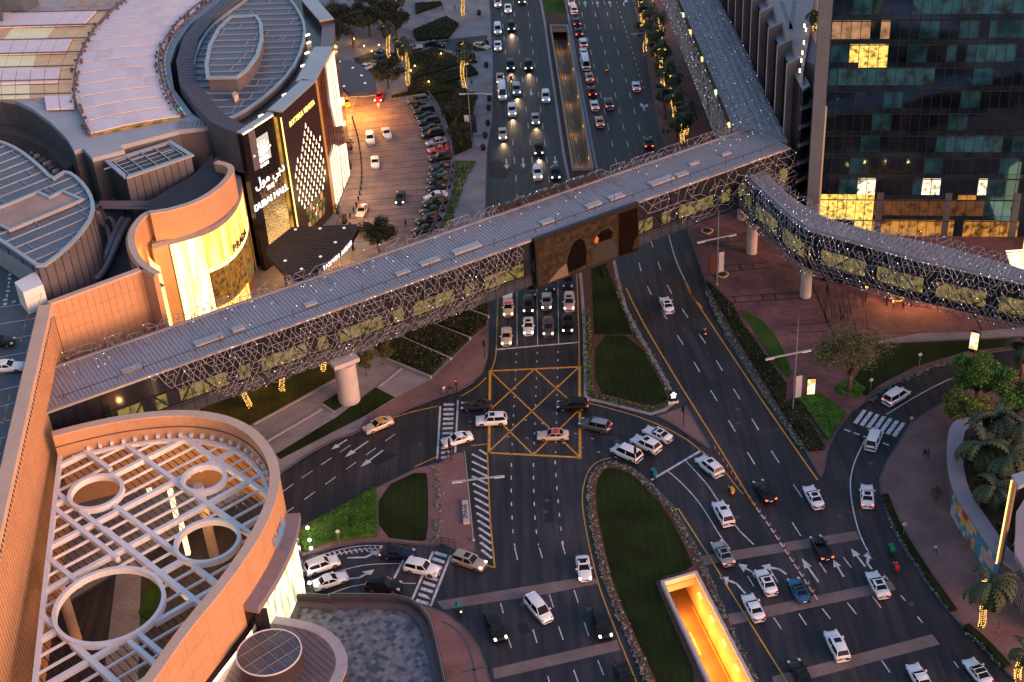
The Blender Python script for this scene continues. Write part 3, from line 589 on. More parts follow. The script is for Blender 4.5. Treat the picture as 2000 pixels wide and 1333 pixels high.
b = MB(); b.box((-2.2, -1.2, 7.4), (2.2, 6.5, 8.12), frame((pc.x, pc.y, 0), bd, bn)); b.build('pillar_head', M_conc, fb)
for q in ((1050, 8.9), ): pass
# screen clad round the bridge over the carriageway
sc = thing('led_screen', 'large video screen showing dark figures against brown rock, hung on the footbridge', 'screen')
ua, ub = upx(1037), upx(1240)
def scr(w0, w1, z0, z1, nm):
    m_ = MB(); m_.prism([B(ua, w0, 0), B(ub, w0, 0), B(ub, w1, 0), B(ua, w1, 0)], z0, z1); m_.build(nm, M_dark, sc)
scr(-1.15, -.42, 7.9, 17.35, 'case'); scr(BW+.45, BW+1.4, 9.0, 18.4, 'case')
m = mat('screen_picture', (.01, .008, .007), .7, var=0, spec=.05, emit=(.3, .14, .06), es=.2); N, L, bs = nodes(m); p = pos(N)
n1 = N.new('ShaderNodeTexNoise'); n1.inputs['Scale'].default_value = .9; n1.inputs['Detail'].default_value = 7; n1.inputs['Roughness'].default_value = .7; L.new(p, n1.inputs['Vector'])
r = ramp(N, [(.3, (.03, .012, .006)), (.5, (.16, .065, .028)), (.62, (.3, .14, .07)), (.8, (.5, .28, .16))]); L.new(n1.outputs['Fac'], r.inputs[0]); L.new(r.outputs[0], bs.inputs['Emission Color'])
m_ = MB(); m_.box((ua+.4, -1.21, 8.3), (ub-.2, -1.16, 16.6), frame(B(0, 0, 0), bd, bn)); m_.build('picture', m, sc)
M_fig = mat('screen_dark_figure', (.006, .004, .004), .8, var=.2, spec=.03); M_fig2 = emis('screen_dim_figure', (.03, .027, .026), .2); M_skin_s = emis('screen_orange_patch', (.7, .2, .04), .12)
def flat(nm, pts, m, w):
    m_ = MB(); vs = [B(ua+(ub-ua)*x, -w, 8.3+8.3*y) for x, y in pts]; m_.add(vs, [tuple(range(len(vs)))]); m_.build(nm, m, sc)
flat('cave_mouth', [(.30, .06), (.47, .1), (.48, .45), (.46, .66), (.42, .76), (.37, .74), (.33, .6), (.29, .35)], M_fig, 1.222)
flat('seated_figure', [(.53, .02), (.78, .02), (.78, .3), (.72, .48), (.66, .56), (.6, .5), (.55, .35)], M_fig2, 1.222)
flat('bent_head', [(.56, .55), (.6, .5), (.72, .5), (.74, .62), (.7, .75), (.62, .74), (.57, .66)], M_fig, 1.226)
flat('face_glow', [(.56, .52), (.59, .5), (.6, .6), (.58, .68), (.555, .6)], M_skin_s, 1.23)
flat('screen_panel_dark', [(.79, .0), (.985, .0), (.985, 1.0), (.79, 1.0)], mat('screen_dark_red', (.008, .004, .003), .8, var=.3, spec=.03), 1.219)
flat('pale_rock', [(.93, .03), (.985, .05), (.985, .33), (.95, .25)], m, 1.224); flat('knee', [(.1, .0), (.3, .0), (.28, .3), (.2, .2)], emis('screen_tan_cloth', (.2, .12, .08), .25), 1.222)
m_ = MB(); m_.box((ub-(ub-ua)*.216, -1.24, 8.2), (ub-(ub-ua)*.205, -1.2, 16.7), frame(B(0, 0, 0), bd, bn)); m_.build('panel_joint', M_dark, sc)

# northern arm with the shell of rods
fb2 = thing('footbridge', 'northern arm of the footbridge wrapped in a dense shell of silver rods', 'footbridge')
Lp = smooth(GL([(1308, -48), (1328.7, 0), (1380, 118), (1437.7, 259)], BZ), 1); Rp = smooth(GL([(1378, -48), (1402, 0), (1452, 92), (1507, 218), (1538, 276)], BZ), 1)
poly = Lp+[B(BL-8, BW, BZ)]+[B(BL, BW*.4, BZ)]+Rp[::-1]
b = MB(); b.prism([Vector((p.x, p.y, 0)) for p in poly], BZ-.5, BZ+.0015); b.build('roof', M_roofm, fb2)
ip = offset(ccw(poly), 1.0); b = MB(); b.prism(ip, 8.2, BZ-.5); b.build('body', mat('bridge_dark_side', (.05, .045, .05), .4, var=.3, scale=.8), fb2)
def surf2(s, v):
    p, d = along(Lp, plen(Lp)*min(.999, max(0, s))); n = Vector((-d.y, d.x, 0)); n = n if n.x < 0 else -n
    return Vector((p.x, p.y, 0))+n*(.2+2.0*sin(pi*min(1, .15+v*.8)))+Vector((0, 0, BZ+.2-v*9.5))
lattice(fb2, surf2, 100, 10, lambda s, v: 0 <= s <= 1, .06, .25, .06)
def surf2t(s, v):
    a, _ = along(Lp, plen(Lp)*min(.999, max(0, s))); c, _ = along(Rp, plen(Rp)*min(.999, max(0, s))); p = a.lerp(c, v); return Vector((p.x, p.y, BZ+.35+.9*sin(pi*v)+rnd.uniform(-.1, .1)))
lattice(fb2, surf2t, 90, 10, lambda s, v: 0 <= s <= 1, .05, .3, .045)
b = MB()
for i in range(95):                                             # overlapping arcs across the shell
    s = (i+.5)/95
    for k in range(6):
        q = [surf2t(min(1, s+.012*sin(pi*t/5)+.003*(k % 2)), (k+t/5)/6) for t in range(6)]; b.tube(q, .055, 3, False)
b.build('shell_arcs', M_lat, fb2, kind='stuff')
m_ = MB(); m_.ribbon(Lp, .7, BZ+.02, .35); m_.build('edge_beam', M_cladding, fb2)
for f_, col in ((.2, (.7, .9, .5)), (.32, (.9, .6, .2)), (.7, (.7, .9, .5)), (.5, (.9, .6, .2)), (.88, (.9, .6, .2))):
    p, d = along(Lp, plen(Lp)*f_); m_ = MB(); m_.box((-.2, -.35, 13.2), (.2, .35, 14.1), Matrix.Translation((p.x+.55, p.y, 0))); m_.build('interior_lamp', emis('bridge_lamp_%d' % int(col[0]*10), col, 1.4), fb2)
# eastern arm
fb3 = thing('footbridge', 'eastern arm of the footbridge bending towards the glass tower, strung with lights', 'footbridge')
Z3, B3 = 14.2, 6.6
Np = smooth(GL([(1445, 337), (1496, 384), (1544, 427), (1576, 449), (1670, 475), (1790, 509), (2000, 554.5), (2080, 574), (2330, 640)], Z3), 0)
Fp = smooth(GL([(1472, 315), (1535, 377), (1575, 405), (1610, 424), (1650, 437), (1700, 451), (1820, 475), (1940, 508), (2000, 527), (2080, 548), (2330, 612)], Z3), 0)
poly3 = [Vector((p.x, p.y, 0)) for p in Np+Fp[::-1]]
b = MB(); b.prism(poly3, Z3-.3, Z3); b.build('roof', M_roofm, fb3)
b = MB(); b.prism(offset(ccw(poly3), .35), B3, Z3-.3); b.build('body', M_dark, fb3)
b = MB(); L3 = plen(Np)
for i in range(int(L3/.7)):
    a, d = along(Np, i*.7); c, _ = along(Fp, plen(Fp)*i*.7/L3); b.tube([Vector((a.x, a.y, Z3+.03)), Vector((c.x, c.y, Z3+.03))], .1, 3, False)
b.build('roof_ribs', M_rib, fb3, kind='stuff')
m_ = MB(); m_.ribbon([Vector((p.x, p.y, Z3+.05)) for p in offset(Np, .5, False)], .35, None, .25); m_.build('gutter', M_lat, fb3)
inn = offset(Np, .3, False)
panes(fb3, inn, 11.2, 13.8, 2.0, gm, lambda i, k: 0, out=.02); panes(fb3, inn, 8.2, 11.1, 2.0, gm, lambda i, k: 1 if i % 5 != 2 else 0, out=.02); panes(fb3, inn, 6.7, 8.1, 2.0, gm, lambda i, k: 0, out=.02)
for i in range(int(L3/4)):
    a, d = along(inn, i*4+.2); c, _ = along(inn, min(L3-1, i*4+3.4)); n = Vector((d.y, -d.x, 0))*.12
    m_ = MB(); m_.tube([Vector((a.x, a.y, 8.2))+n, Vector((c.x, c.y, 11.1))+n] if i % 2 else [Vector((a.x, a.y, 11.1))+n, Vector((c.x, c.y, 8.2))+n], .14, 4); m_.build('brace', M_dark, fb3)
def surf3(s, v):
    p, d = along(Np, L3*min(.999, max(0, s))); n = Vector((d.y, -d.x, 0)); return Vector((p.x, p.y, 0))+n*(.2+1.1*sin(pi*min(1, .1+v*.85)))+Vector((0, 0, Z3+.15-v*8.3))
lattice(fb3, surf3, 98, 9, lambda s, v: 0 <= s <= 1, .055, .5, .055)
def surf3t(s, v):
    a, _ = along(Np, L3*min(.999, max(0, s))); c, _ = along(Fp, plen(Fp)*min(.999, max(0, s))); p = a.lerp(c, v*1.2); return Vector((p.x, p.y, Z3+.12+1.3*max(0, v-.35)))
lattice(fb3, surf3t, 70, 6, lambda s, v: 0 <= s <= 1, .045, .4, .05)
for p_ in ((1573, 580), (1468, 495), (1450, 428)):
    c = G(*p_); b = MB(); b.lathe([(.95, -.2), (.95, 6.65)], (c.x, c.y, 0), 24); b.build('pillar', M_conc, fb3)
# ================================================================== mall on the west side
def flatp(pts): return [Vector((p.x, p.y, 0)) for p in pts]
def PX(pts, z): return flatp(GL(pts, z))
def prism(name, pts, z0, z1, m, parent=None, px=None, holes=(), it=0, **kw):
    p = PX(pts, px if px is not None else z1) if not isinstance(pts[0], Vector) else pts
    if it: p = smooth(p, it, True)
    b = MB(); b.prism(p, z0, z1, True, holes); return b.build(name, m, parent, **kw)
def coping(name, pts, z, w, h, m, parent, closed=False):
    q = pts+([pts[0]] if closed else []); b = MB(); b.ribbon([Vector((p.x, p.y, z)) for p in q], w, None, h); return b.build(name, m, parent)
def seams(parent, poly, z, d, step, w=.16, h=.12, name='roof_seam', m=None, short=True):
    "raised seams across a roof polygon in direction d, with short cross seams between them"
    n = Vector((-d.y, d.x, 0)); c = sum((Vector((p.x, p.y, 0)) for p in poly), Vector())/len(poly)
    def clip(o, dv):
        ts = []
        for a, e in zip(poly, poly[1:]+poly[:1]):
            ed = (e-a); den = dv.x*ed.y-dv.y*ed.x
            if abs(den) < 1e-9: continue
            t = ((a.x-o.x)*ed.y-(a.y-o.y)*ed.x)/den; s = ((a.x-o.x)*dv.y-(a.y-o.y)*dv.x)/den
            if 0 <= s < 1: ts.append(t)
        ts.sort(); return ts
    r = random.Random(5); k = 0
    for i in range(-60, 61):
        o = c+n*(i*step); ts = clip(o, d)
        for t0, t1 in zip(ts[::2], ts[1::2]):
            if t1-t0 < 1.2: continue
            m_ = MB(); m_.box((t0+.2, -w/2, 0), (t1-.2, w/2, h), frame((o.x, o.y, z), d, n)); m_.build(name, m or M_seam, parent)
            if short:
                for _ in range(max(1, int((t1-t0)/7))):
                    t = r.uniform(t0+.6, t1-.6)
                    if 'x' : m_ = MB(); m_.box((t-.07, 0.08, 0), (t+.07, step-.1, h*.8), frame((o.x, o.y, z), d, n)); m_.build(name, m or M_seam, parent)
def wallfn(a, c):
    "wall between plan points a and c, outside on the right: f(u 0..1, z, out)"
    d = (c-a); n = Vector((d.y, -d.x, 0)).normalized()
    return lambda u, z, o=0.0: Vector((a.x+d.x*u+n.x*o, a.y+d.y*u+n.y*o, z))
# ---- car park with the slatted wall
pa, pd_ = G(91, 803, 17), G(109, 715, 17); pv = (pd_-pa).to_2d().normalized(); pv = Vector((pv.x, pv.y, 0)); pn = Vector((pv.y, -pv.x, 0))
def PK(s, o=0.0): return Vector((pa.x, pa.y, 0))+pv*s+pn*o
cp = thing('car_park', 'roof car park behind a tall slatted peach wall', 'car park')
prism('deck_body', [PK(-60, -1.2), PK(19, -1.2), PK(60, -16), PK(60, -70), PK(-60, -70)], 0, 21.6, mat('car_park_deck', (.075, .085, .105), .6, var=.15, scale=.2), cp)
prism('parapet', [PK(-60, 0), PK(18.6, 0), PK(18.6, -1.8), PK(-60, -1.8)], 21.6, 23.5, M_stone_l, cp)
prism('wall_core', [PK(-60, -.0), PK(18.4, -.0), PK(18.4, -1.2), PK(-60, -1.2)], 0, 21.6, mat('shadow_gap', (.025, .014, .01), .8), cp)  # dark core colour stands for the shadow between the slats
sl = MB(); sl.box((0, -.1, 0), (.6, .1, 22.0)); slm = sl.mesh('slat'); slm.materials.append(M_stone)
for i in range(82):
    p = PK(-60+i*.95, 0); link('slat', slm, cp, (p.x, p.y, 0), atan2(pv.y, pv.x))
for i in range(60):
    m_ = MB(); p = PK(-40+i*.95, .05); m_.box((0, 0, 0), (.5, .35, .35), Matrix.Translation((p.x, p.y, 22.05)) @ Matrix.Rotation(atan2(pv.y, pv.x), 4, 'Z')); m_.build('wall_clip', M_dark, cp)
for i in range(12):
    y = 595+i*33; m_ = MB(); m_.ribbon(GL([(-30, y+10), (78-.26*(y-600), y-6)], 21.61), .14, 21.615); m_.build('bay_line', M_white, cp)
for x, y in ((61, 595), (56, 612), (50, 632), (44, 655), (20, 770), (15, 792), (10, 815), (2, 860)):
    m_ = MB(); m_.ribbon(GL([(x, y), (x-4, y+14)], 21.61), .3, 21.615); m_.build('wheel_stop', mat('orange_wheel_stop', (.45, .16, .02), .6), cp)
m_ = MB(); m_.tube(GL([(84, 560), (20, 830), (-10, 960)], 24.2), .05, 4); m_.build('rail', M_steel, cp)
for q in ([(20, 530), (19, 548), (15, 580), (5, 597), (28, 590), (55, 585)],):
    p = smooth(GL(q, 21.61), 2)
    for a in resample(p, 1.3): m_ = MB(); m_.box((-.3, -.16, 0), (.3, .16, .15), Matrix.Translation((a.x, a.y, 21.61)) @ Matrix.Rotation(rnd.uniform(0, 3), 4, 'Z')); m_.build('kerb_block', M_white, cp)
rb = thing('ramp_booth', 'small white plastered stair head at the corner of the roof car park', 'stair head')
prism('wall', [(28, 552), (70, 530), (84, 556), (45, 572)], 21.62, 25.5, M_whitepaint, rb); prism('door', [(48, 577), (55, 574.5), (55.5, 575.5), (48.5, 578)], 21.63, 23.8, M_dark, rb, px=21.6)
# ---- peach wall and lower service roof
sr = thing('service_block', 'dark service roof with ducts behind a long plain peach wall', 'building')
prism('deck', [(85, 650), (255, 590), (268, 500), (300, 450), (430, 430), (475, 370), (470, 290), (380, 255), (200, 330), (60, 330), (-250, 300), (-250, 560)], 0, 16.5, mat('service_roof', (.035, .033, .04), .7, var=.2), sr, px=16.5)
w0, w1 = PX([(97, 594), (283, 525)], 23.5); wd_ = (w1-w0).normalized(); wn_ = Vector((-wd_.y, wd_.x, 0))
Lw = (w1-w0).length; nb = 14
for i in range(nb):
    for j in range(9):
        a = w0+wd_*(Lw*i/nb); c = w0+wd_*(Lw*(i+1)/nb); zz = 23.2*j/9
        m_ = MB(); m_.prism([a+wd_*.02, c-wd_*.02, c-wd_*.02+wn_*.5, a+wd_*.02+wn_*.5], zz+.02, zz+23.2/9-.02); m_.build('stone_panel', M_stone, sr)
prism('wall_core', [w0+wn_*.1, w1+wn_*.1, w1+wn_*.9, w0+wn_*.9], 0, 23.2, mat('stone_joint', (.3, .15, .085), .8), sr)
prism('wall_cap', [w0-wn_*.05, w1-wn_*.05, w1+wn_*1.0, w0+wn_*1.0], 23.2, 23.5, M_stone_l, sr)
# C-shaped wall
cw = smooth(PX([(309, 537), (300, 532), (278, 518), (262, 496), (255, 470), (262, 444), (286, 417), (308, 416)], 23.5), 2)
b = MB(); b.ribbon([Vector((p.x, p.y, 0)) for p in cw], .9, None, 23.5, .45); b.build('curved_wall', M_stone, sr)
coping('coping', cw, 23.5, 1.1, .25, M_stone_l, sr)
m_ = MB(); m_.ribbon([Vector((p.x, p.y, 19.6)) for p in cw[7:-15]], 1.7, None, .3, -1.0); m_.build('inner_ledge', M_cladding, sr)
gl = PX([(312, 520), (300, 512), (290, 500), (285, 480)], 19.5); b = MB(); b.wall(gl[::-1], 3, 19.4); b.wall(gl, 3, 19.4); b.build('glow_lining', M_lit, sr)  # emissive sheet, painted glow in the gap beside the curved wall
for k, pts in enumerate(([(150, 548), (185, 545), (200, 535), (222, 490), (236, 455), (252, 430)], [(152, 540), (180, 538), (192, 528), (214, 482), (226, 450), (240, 428)])):
    m_ = MB(); m_.tube(smooth(GL(pts, 18), 2), .55, 8); m_.build('duct', mat('duct_metal', (.24, .19, .2), .45, .3), sr)
for k, pts in enumerate(([(193, 418), (208, 412), (218, 418), (226, 450)], [(193, 432), (203, 428), (208, 440), (216, 468)])):
    m_ = MB(); m_.tube([Vector((p.x, p.y, 17.6+3*sin(pi*min(1, i/len(pts)+.1)))) for i, p in enumerate(smooth(GL(pts, 19), 2))], .5, 8); m_.build('duct', MATS['duct_metal'], sr)
for pts in ([(195, 396), (290, 396), (390, 352), (430, 302)], [(195, 401), (295, 401), (395, 358), (436, 304)], [(200, 406), (300, 408), (405, 362), (440, 310)]):
    m_ = MB(); m_.tube(GL(pts, 21), .35, 4); m_.build('pipe_tray', mat('tray_metal', (.2, .16, .17), .5, .3), sr)
for i in range(26):
    p = G(rnd.uniform(190, 300), rnd.uniform(330, 412), 16.5); m_ = MB(); m_.box((-rnd.uniform(.4, 1.6), -.6, 0), (.8, .8, rnd.uniform(.6, 1.8)), Matrix.Translation(p) @ Matrix.Rotation(.5, 4, 'Z')); m_.build('plant_box', M_cladding if i % 3 else M_dark, sr)
# ---- curved boutique with the golden lit front
pr = thing('boutique', 'rounded peach boutique with glowing golden front and dark lettering', 'building')
upc = smooth(PX([(294, 420), (310, 417), (333, 414), (389, 397), (433, 369), (455, 343), (458, 330), (450, 322), (425, 316)], 24), 2)
inn_ = offset(upc, .9, False); b = MB(); b.prism(upc+inn_[::-1], 18.95, 24); b.build('upper_wall', M_stone, pr)
coping('coping', [a.lerp(c, .5) for a, c in zip(upc, inn_)], 24, 1.1, .22, M_stone_l, pr)
b = MB(); b.prism(inn_+PX([(415, 300), (380, 340), (292, 392)], 22.4), 16, 22.4); b.build('roof', mat('boutique_roof', (.03, .03, .038), .7), pr)
lc = smooth(PX([(296, 478), (314, 472), (332, 468), (411, 446), (450, 418), (469, 385), (473, 362), (470, 345)], 19), 2)
back = PX([(440, 330), (400, 380), (300, 440)], 19)
low = lc+back
b = MB(); b.prism([p for p in low], 18.1, 19); b.build('ledge', mat('lilac_ledge', (.24, .2, .23), .6), pr)
def sub(path, s0, s1, n=14): L = plen(path); return [along(path, L*(s0+(s1-s0)*i/n))[0] for i in range(n+1)]
b = MB(); b.prism(offset(ccw(low), .6), 0, 18.1); b.build('drum_core', mat('drum_core', (.2, .1, .05), .8), pr)
LL = plen(lc); sA = .09
def wallslab(nm, s0, s1, z0, z1, m, th=.35, out=0.0, n=10):
    p = offset(sub(lc, s0, s1, n), -out, False); q = offset(p, th, False); m_ = MB(); m_.prism(p+q[::-1], z0, z1); return m_.build(nm, m, pr)
wallslab('side_pier', 0, sA, 0, 18.1, M_stone, .8)
m = mat('golden_front_glow', (.5, .3, .08), .4, var=0, emit=(1, .6, .15), es=1.25); N, L_, bs = nodes(m); p = pos(N)  # streaks of golden light on the front, put into the emission
mp = N.new('ShaderNodeMapping'); mp.inputs['Scale'].default_value = (1.0, 1.0, .06); L_.new(p, mp.inputs['Vector'])
n1 = N.new('ShaderNodeTexNoise'); n1.inputs['Scale'].default_value = .9; n1.inputs['Detail'].default_value = 5; L_.new(mp.outputs[0], n1.inputs['Vector'])
r = ramp(N, [(.28, (.5, .17, .01)), (.45, (.95, .5, .07)), (.6, (1, .74, .25)), (.75, (1, .9, .6))]); L_.new(n1.outputs['Fac'], r.inputs[0]); L_.new(r.outputs[0], bs.inputs['Emission Color'])
M_gold = m; bs.inputs['Emission Strength'].default_value = 1.05*EK
M_hot = mat('white_hot_panel', (.5, .4, .2), .4, var=0, emit=(1, .8, .4), es=1.5); N, L_, bs = nodes(M_hot); p = pos(N); mp = N.new('ShaderNodeMapping'); mp.inputs['Scale'].default_value = (1.2, 1.2, .1); L_.new(p, mp.inputs['Vector']); n1 = N.new('ShaderNodeTexNoise'); n1.inputs['Scale'].default_value = .8; n1.inputs['Detail'].default_value = 4; L_.new(mp.outputs[0], n1.inputs['Vector']); r = ramp(N, [(.3, (1, .5, .1)), (.5, (1, .76, .3)), (.65, (1, .93, .66))]); L_.new(n1.outputs['Fac'], r.inputs[0]); L_.new(r.outputs[0], bs.inputs['Emission Color'])
wallslab('lit_screen', sA+.01, sA+.2, 0, 17.8, M_hot, .2, -.15)
wallslab('lit_screen', sA+.205, .97, 11.3, 17.8, M_gold, .2, -.15)
wallslab('lit_screen', sA+.205, .62, 0, 3.4, M_gold, .2, -.15); wallslab('sill_band', sA+.205, .97, 10.6, 11.3, M_hot, .3, -.1)
m_win = m_litglass('boutique_window', (.6, .24, .04), .45, 1.2); k = 7
for i in range(k):
    for zz in (2.5, 5.2, 7.9):
        s0 = sA+.21+(.97-sA-.21)*i/k; wallslab('window_pane', s0+.004, s0+(.97-sA-.21)/k-.004, zz+.05, zz+2.6, m_win if zz > 5 or i < 4 else M_blit, .12, -.35, 2)
wallslab('side_pier', .975, 1, 0, 18.1, M_stone, .8)
for i, ch in enumerate('PRADA'):
    p, d = along(lc, LL*(.5+.045*i)); nrm = Vector((d.y, -d.x, 0)); lettering(ch, 1.9, (p.x+nrm.x*.25, p.y+nrm.y*.25, 12.6), d, (0, 0, 1), M_dark, pr, 'letter', .08)
# ---- round grey-roofed hall at the far left
hb = thing('round_hall', 'round metal-clad hall with blue-grey panelled roof and a pale recessed terrace', 'building')
hp = [(-120, 250), (0, 278), (36, 294), (72, 322), (103, 353), (112, 346), (130, 336), (155, 353), (176, 380), (183, 405), (178, 428), (161, 453), (139, 478), (111, 503), (80, 525), (55, 508), (0, 470), (-120, 400)]
hw = ccw(smooth(PX(hp, 27), 1, True)); b = MB(); b.prism(hw, 12, 26.6); b.build('wall', M_cladding, hb)
for i in range(len(hw)):
    a, c = hw[i], hw[(i+1) % len(hw)]
    if a.y < 240 and a.x > -95: f = wallfn(a, c); m_ = MB(); m_.tube([f(0, 12, .04), f(0, 26.6, .04)], .06, 4); m_.build('cladding_joint', M_dark, hb)
b = MB(); b.prism(hw, 26.6, 26.9); b.build('roof', M_deck, hb)
coping('rim', hw, 26.9, .6, .45, M_palecap, hb, True)
d1 = (G(0, 470, 27)-G(80, 525, 27)).normalized(); d1 = Vector((-d1.y, d1.x, 0)); seams(hb, hw, 26.9, d1, 3.0, .2, .2)
prism('terrace', [(-40, 424), (0, 408), (19, 401), (73.6, 378), (97, 389), (122, 376), (161, 393), (19.4, 452), (0, 442), (-40, 440)], 26.91, 27.15, mat('sandy_terrace', (.42, .28, .23), .8, var=.2, scale=.3), hb)
tp = PX([(-40, 424), (0, 408), (19, 401), (73.6, 378), (97, 389), (122, 376), (161, 393), (19.4, 452), (0, 442), (-40, 440)], 27.1); coping('terrace_kerb', tp, 27.15, .5, .35, M_palecap, hb, True)
prism('pale_gutter', [(-60, 430), (0, 472), (58, 510), (80, 525), (62, 530), (0, 490), (-60, 450)], 22, 25.4, M_palecap, hb, px=25.4)
# ---- roof plant box
bx_ = thing('plant_enclosure', 'boxy metal plant enclosure with open grated top on the service roof', 'plant box')
bp_ = ccw(PX([(210, 315), (332, 277), (373, 303), (246, 346)], 25)); prism('wall', bp_, 16.4, 24.7, M_cladding, bx_)
for i in range(4):
    a, c = bp_[i], bp_[(i+1) % 4]; f = wallfn(a, c)
    for k in range(1, 9): m_ = MB(); m_.tube([f(k/9, 16.5, .03), f(k/9, 24.7, .03)], .05, 4); m_.build('cladding_joint', M_dark, bx_)
coping('rim', bp_, 24.7, .8, .35, M_palecap, bx_, True); prism('grille_floor', offset(bp_, .4), 24.71, 24.75, mat('dark_grille', (.03, .035, .045), .5), bx_)
dd = (bp_[1]-bp_[0]).normalized(); seams(bx_, bp_, 24.8, Vector((-dd.y, dd.x, 0)), 2.6, .18, .2, 'grille_bar', M_palecap); seams(bx_, bp_, 24.78, dd, 1.6, .1, .1, 'grille_bar', M_seam, False)
# ---- skylight hall
sk = thing('skylight_hall', 'wide atrium hall under curved rows of pale fabric roof panels and glass strips', 'building')
lo = [(-200, 180), (0, 192), (30, 197), (62, 212), (100, 240), (130, 270), (145, 295), (162, 290), (180, 309), (243, 293), (235, 285), (350, 255), (410, 247), (375, 222), (340, 175), (332, 125), (345, 87), (370, 50), (425, 7), (470, -40), (-200, -60)]
skw = PX(lo, 26); prism('wall', skw, 10, 25.2, mat('hall_wall', (.1, .09, .1), .6, var=.15), sk)
prism('roof_edge', skw, 25.2, 26, mat('pale_roof_membrane', (.36, .37, .4), .6, var=.1, scale=.2), sk)
M_pan = mat('fabric_roof_panel', (.78, .66, .68), .6, var=.06, scale=.3, fine=2); M_pan2 = mat('fabric_roof_panel_worn', (.72, .6, .63), .6, var=.08, scale=.3, fine=2)
K1 = smooth(PX([(262, -18), (250, 0), (217, 25), (175, 72), (152, 118), (144, 172), (150, 212), (176, 264)], 26.4), 2); K2 = smooth(PX([(432, -18), (405, 0), (364, 32), (326, 74), (309, 112), (314, 154), (328, 195), (352, 229)], 26.4), 2)
m_under = m_litglass('warm_glow_under_panels', (.6, .3, .08), .5, .5)  # emission stands for the warm hall light showing between the panels
prism('panel_underlay', K1+K2[::-1], 26.01, 26.15, m_under, sk)
def K(c, t, z): p, _ = along(c, plen(c)*min(.9995, max(.0005, t))); return Vector((p.x, p.y, z))
nr = 13
for i in range(nr):
    t0, t1 = (i+.03)/nr, (i+.93)/nr
    for j in range(5):
        v0, v1 = j/5, (j+1)/5; zc = lambda v: 26.5+.35*sin(pi*v)
        q = [K(K1, t0, 0).lerp(K(K2, t0, 0), v0), K(K1, t1, 0).lerp(K(K2, t1, 0), v0), K(K1, t1, 0).lerp(K(K2, t1, 0), v1), K(K1, t0, 0).lerp(K(K2, t0, 0), v1)]
        za, zb = zc(v0), zc(v1); zs = (za, za, zb, zb); m_ = MB()
        m_.add([Vector((p.x, p.y, z-.18)) for p, z in zip(q, zs)]+[Vector((p.x, p.y, z)) for p, z in zip(q, zs)], [(4, 5, 6, 7), (7, 6, 5, 4), (0, 1, 5, 4), (1, 2, 6, 5), (2, 3, 7, 6), (3, 0, 4, 7)][:1]+[(0, 1, 5, 4), (1, 2, 6, 5), (2, 3, 7, 6), (3, 0, 4, 7)])
        m_.build('roof_panel', M_pan2 if (i*7+j*3) % 5 == 0 else M_pan, sk)
for c, r_ in ((K1, .35), (K2, .3)):
    m_ = MB(); m_.tube([Vector((p.x, p.y, 27.0)) for p in c], r_*.6, 5); m_.tube([Vector((p.x, p.y, 26.4)) for p in offset(c, .8, False)], r_*.4, 5)
    for a in resample(c, 1.1): m_.box((-.18, -.18, 0), (.18, .18, rnd.uniform(.4, 1.1)), Matrix.Translation((a.x+rnd.uniform(-.8, .8), a.y+rnd.uniform(-.8, .8), 26.2)))
    m_.build('truss', mat('brown_steel', (.12, .085, .09), .6), sk)
K3 = smooth(PX([(442, -18), (417, 0), (376, 32), (338, 74), (322, 112), (327, 154), (340, 195), (366, 226)], 26.2), 2)
for i in range(30):
    t0, t1 = i/30+.003, (i+1)/30-.003; m_ = MB(); m_.quad(K(K2, t0, 26.3), K(K2, t1, 26.3), K(K3, t1, 26.3), K(K3, t0, 26.3)); m_.f[0] = m_.f[0][::-1]
    m_.build('glass_strip', emis('teal_lit_glass', (.2, .6, .5), .5) if i == 28 else (M_pan2 if i % 3 else m_litglass('dim_amber_glass', (.42, .26, .16), .4, .4)), sk)
K0 = smooth(PX([(70, -18), (30, 20), (-20, 60), (-70, 120), (-90, 170), (-60, 200), (60, 205), (110, 250), (168, 268)], 26.4), 2)
M_amb = mat('amber_glass', (.42, .27, .17), .35, var=.2, scale=.4, emit=(.8, .42, .12), es=.16); M_grn = mat('pale_green_glass', (.5, .44, .32), .35, var=.12, scale=.4, emit=(.9, .75, .35), es=.2); M_rus = mat('rusty_glass', (.42, .25, .21), .4, var=.2)
prism('panel_underlay', PX([(262, -18), (250, 0), (217, 25), (175, 72), (152, 118), (144, 172), (150, 212), (100, 205), (60, 195), (0, 182), (-150, 178), (-150, -18)], 26.1), 26.005, 26.1, mat('dark_glazing_base', (.4, .32, .32), .5), sk)
rowsL = [(-18, 8, 'r'), (8, 22, 'r'), (22, 48, 'p'), (50, 75, 'g'), (77, 102, 'p'), (104, 132, 'g'), (134, 160, 'p'), (162, 186, 'g'), (188, 212, 'q')]
def kx(y):
    a = [(262, -18), (250, 0), (217, 25), (175, 72), (152, 118), (144, 172), (150, 212), (176, 264)]
    for p, q in zip(a, a[1:]):
        if p[1] <= y <= q[1]: return p[0]+(q[0]-p[0])*(y-p[1])/(q[1]-p[1])
    return 150
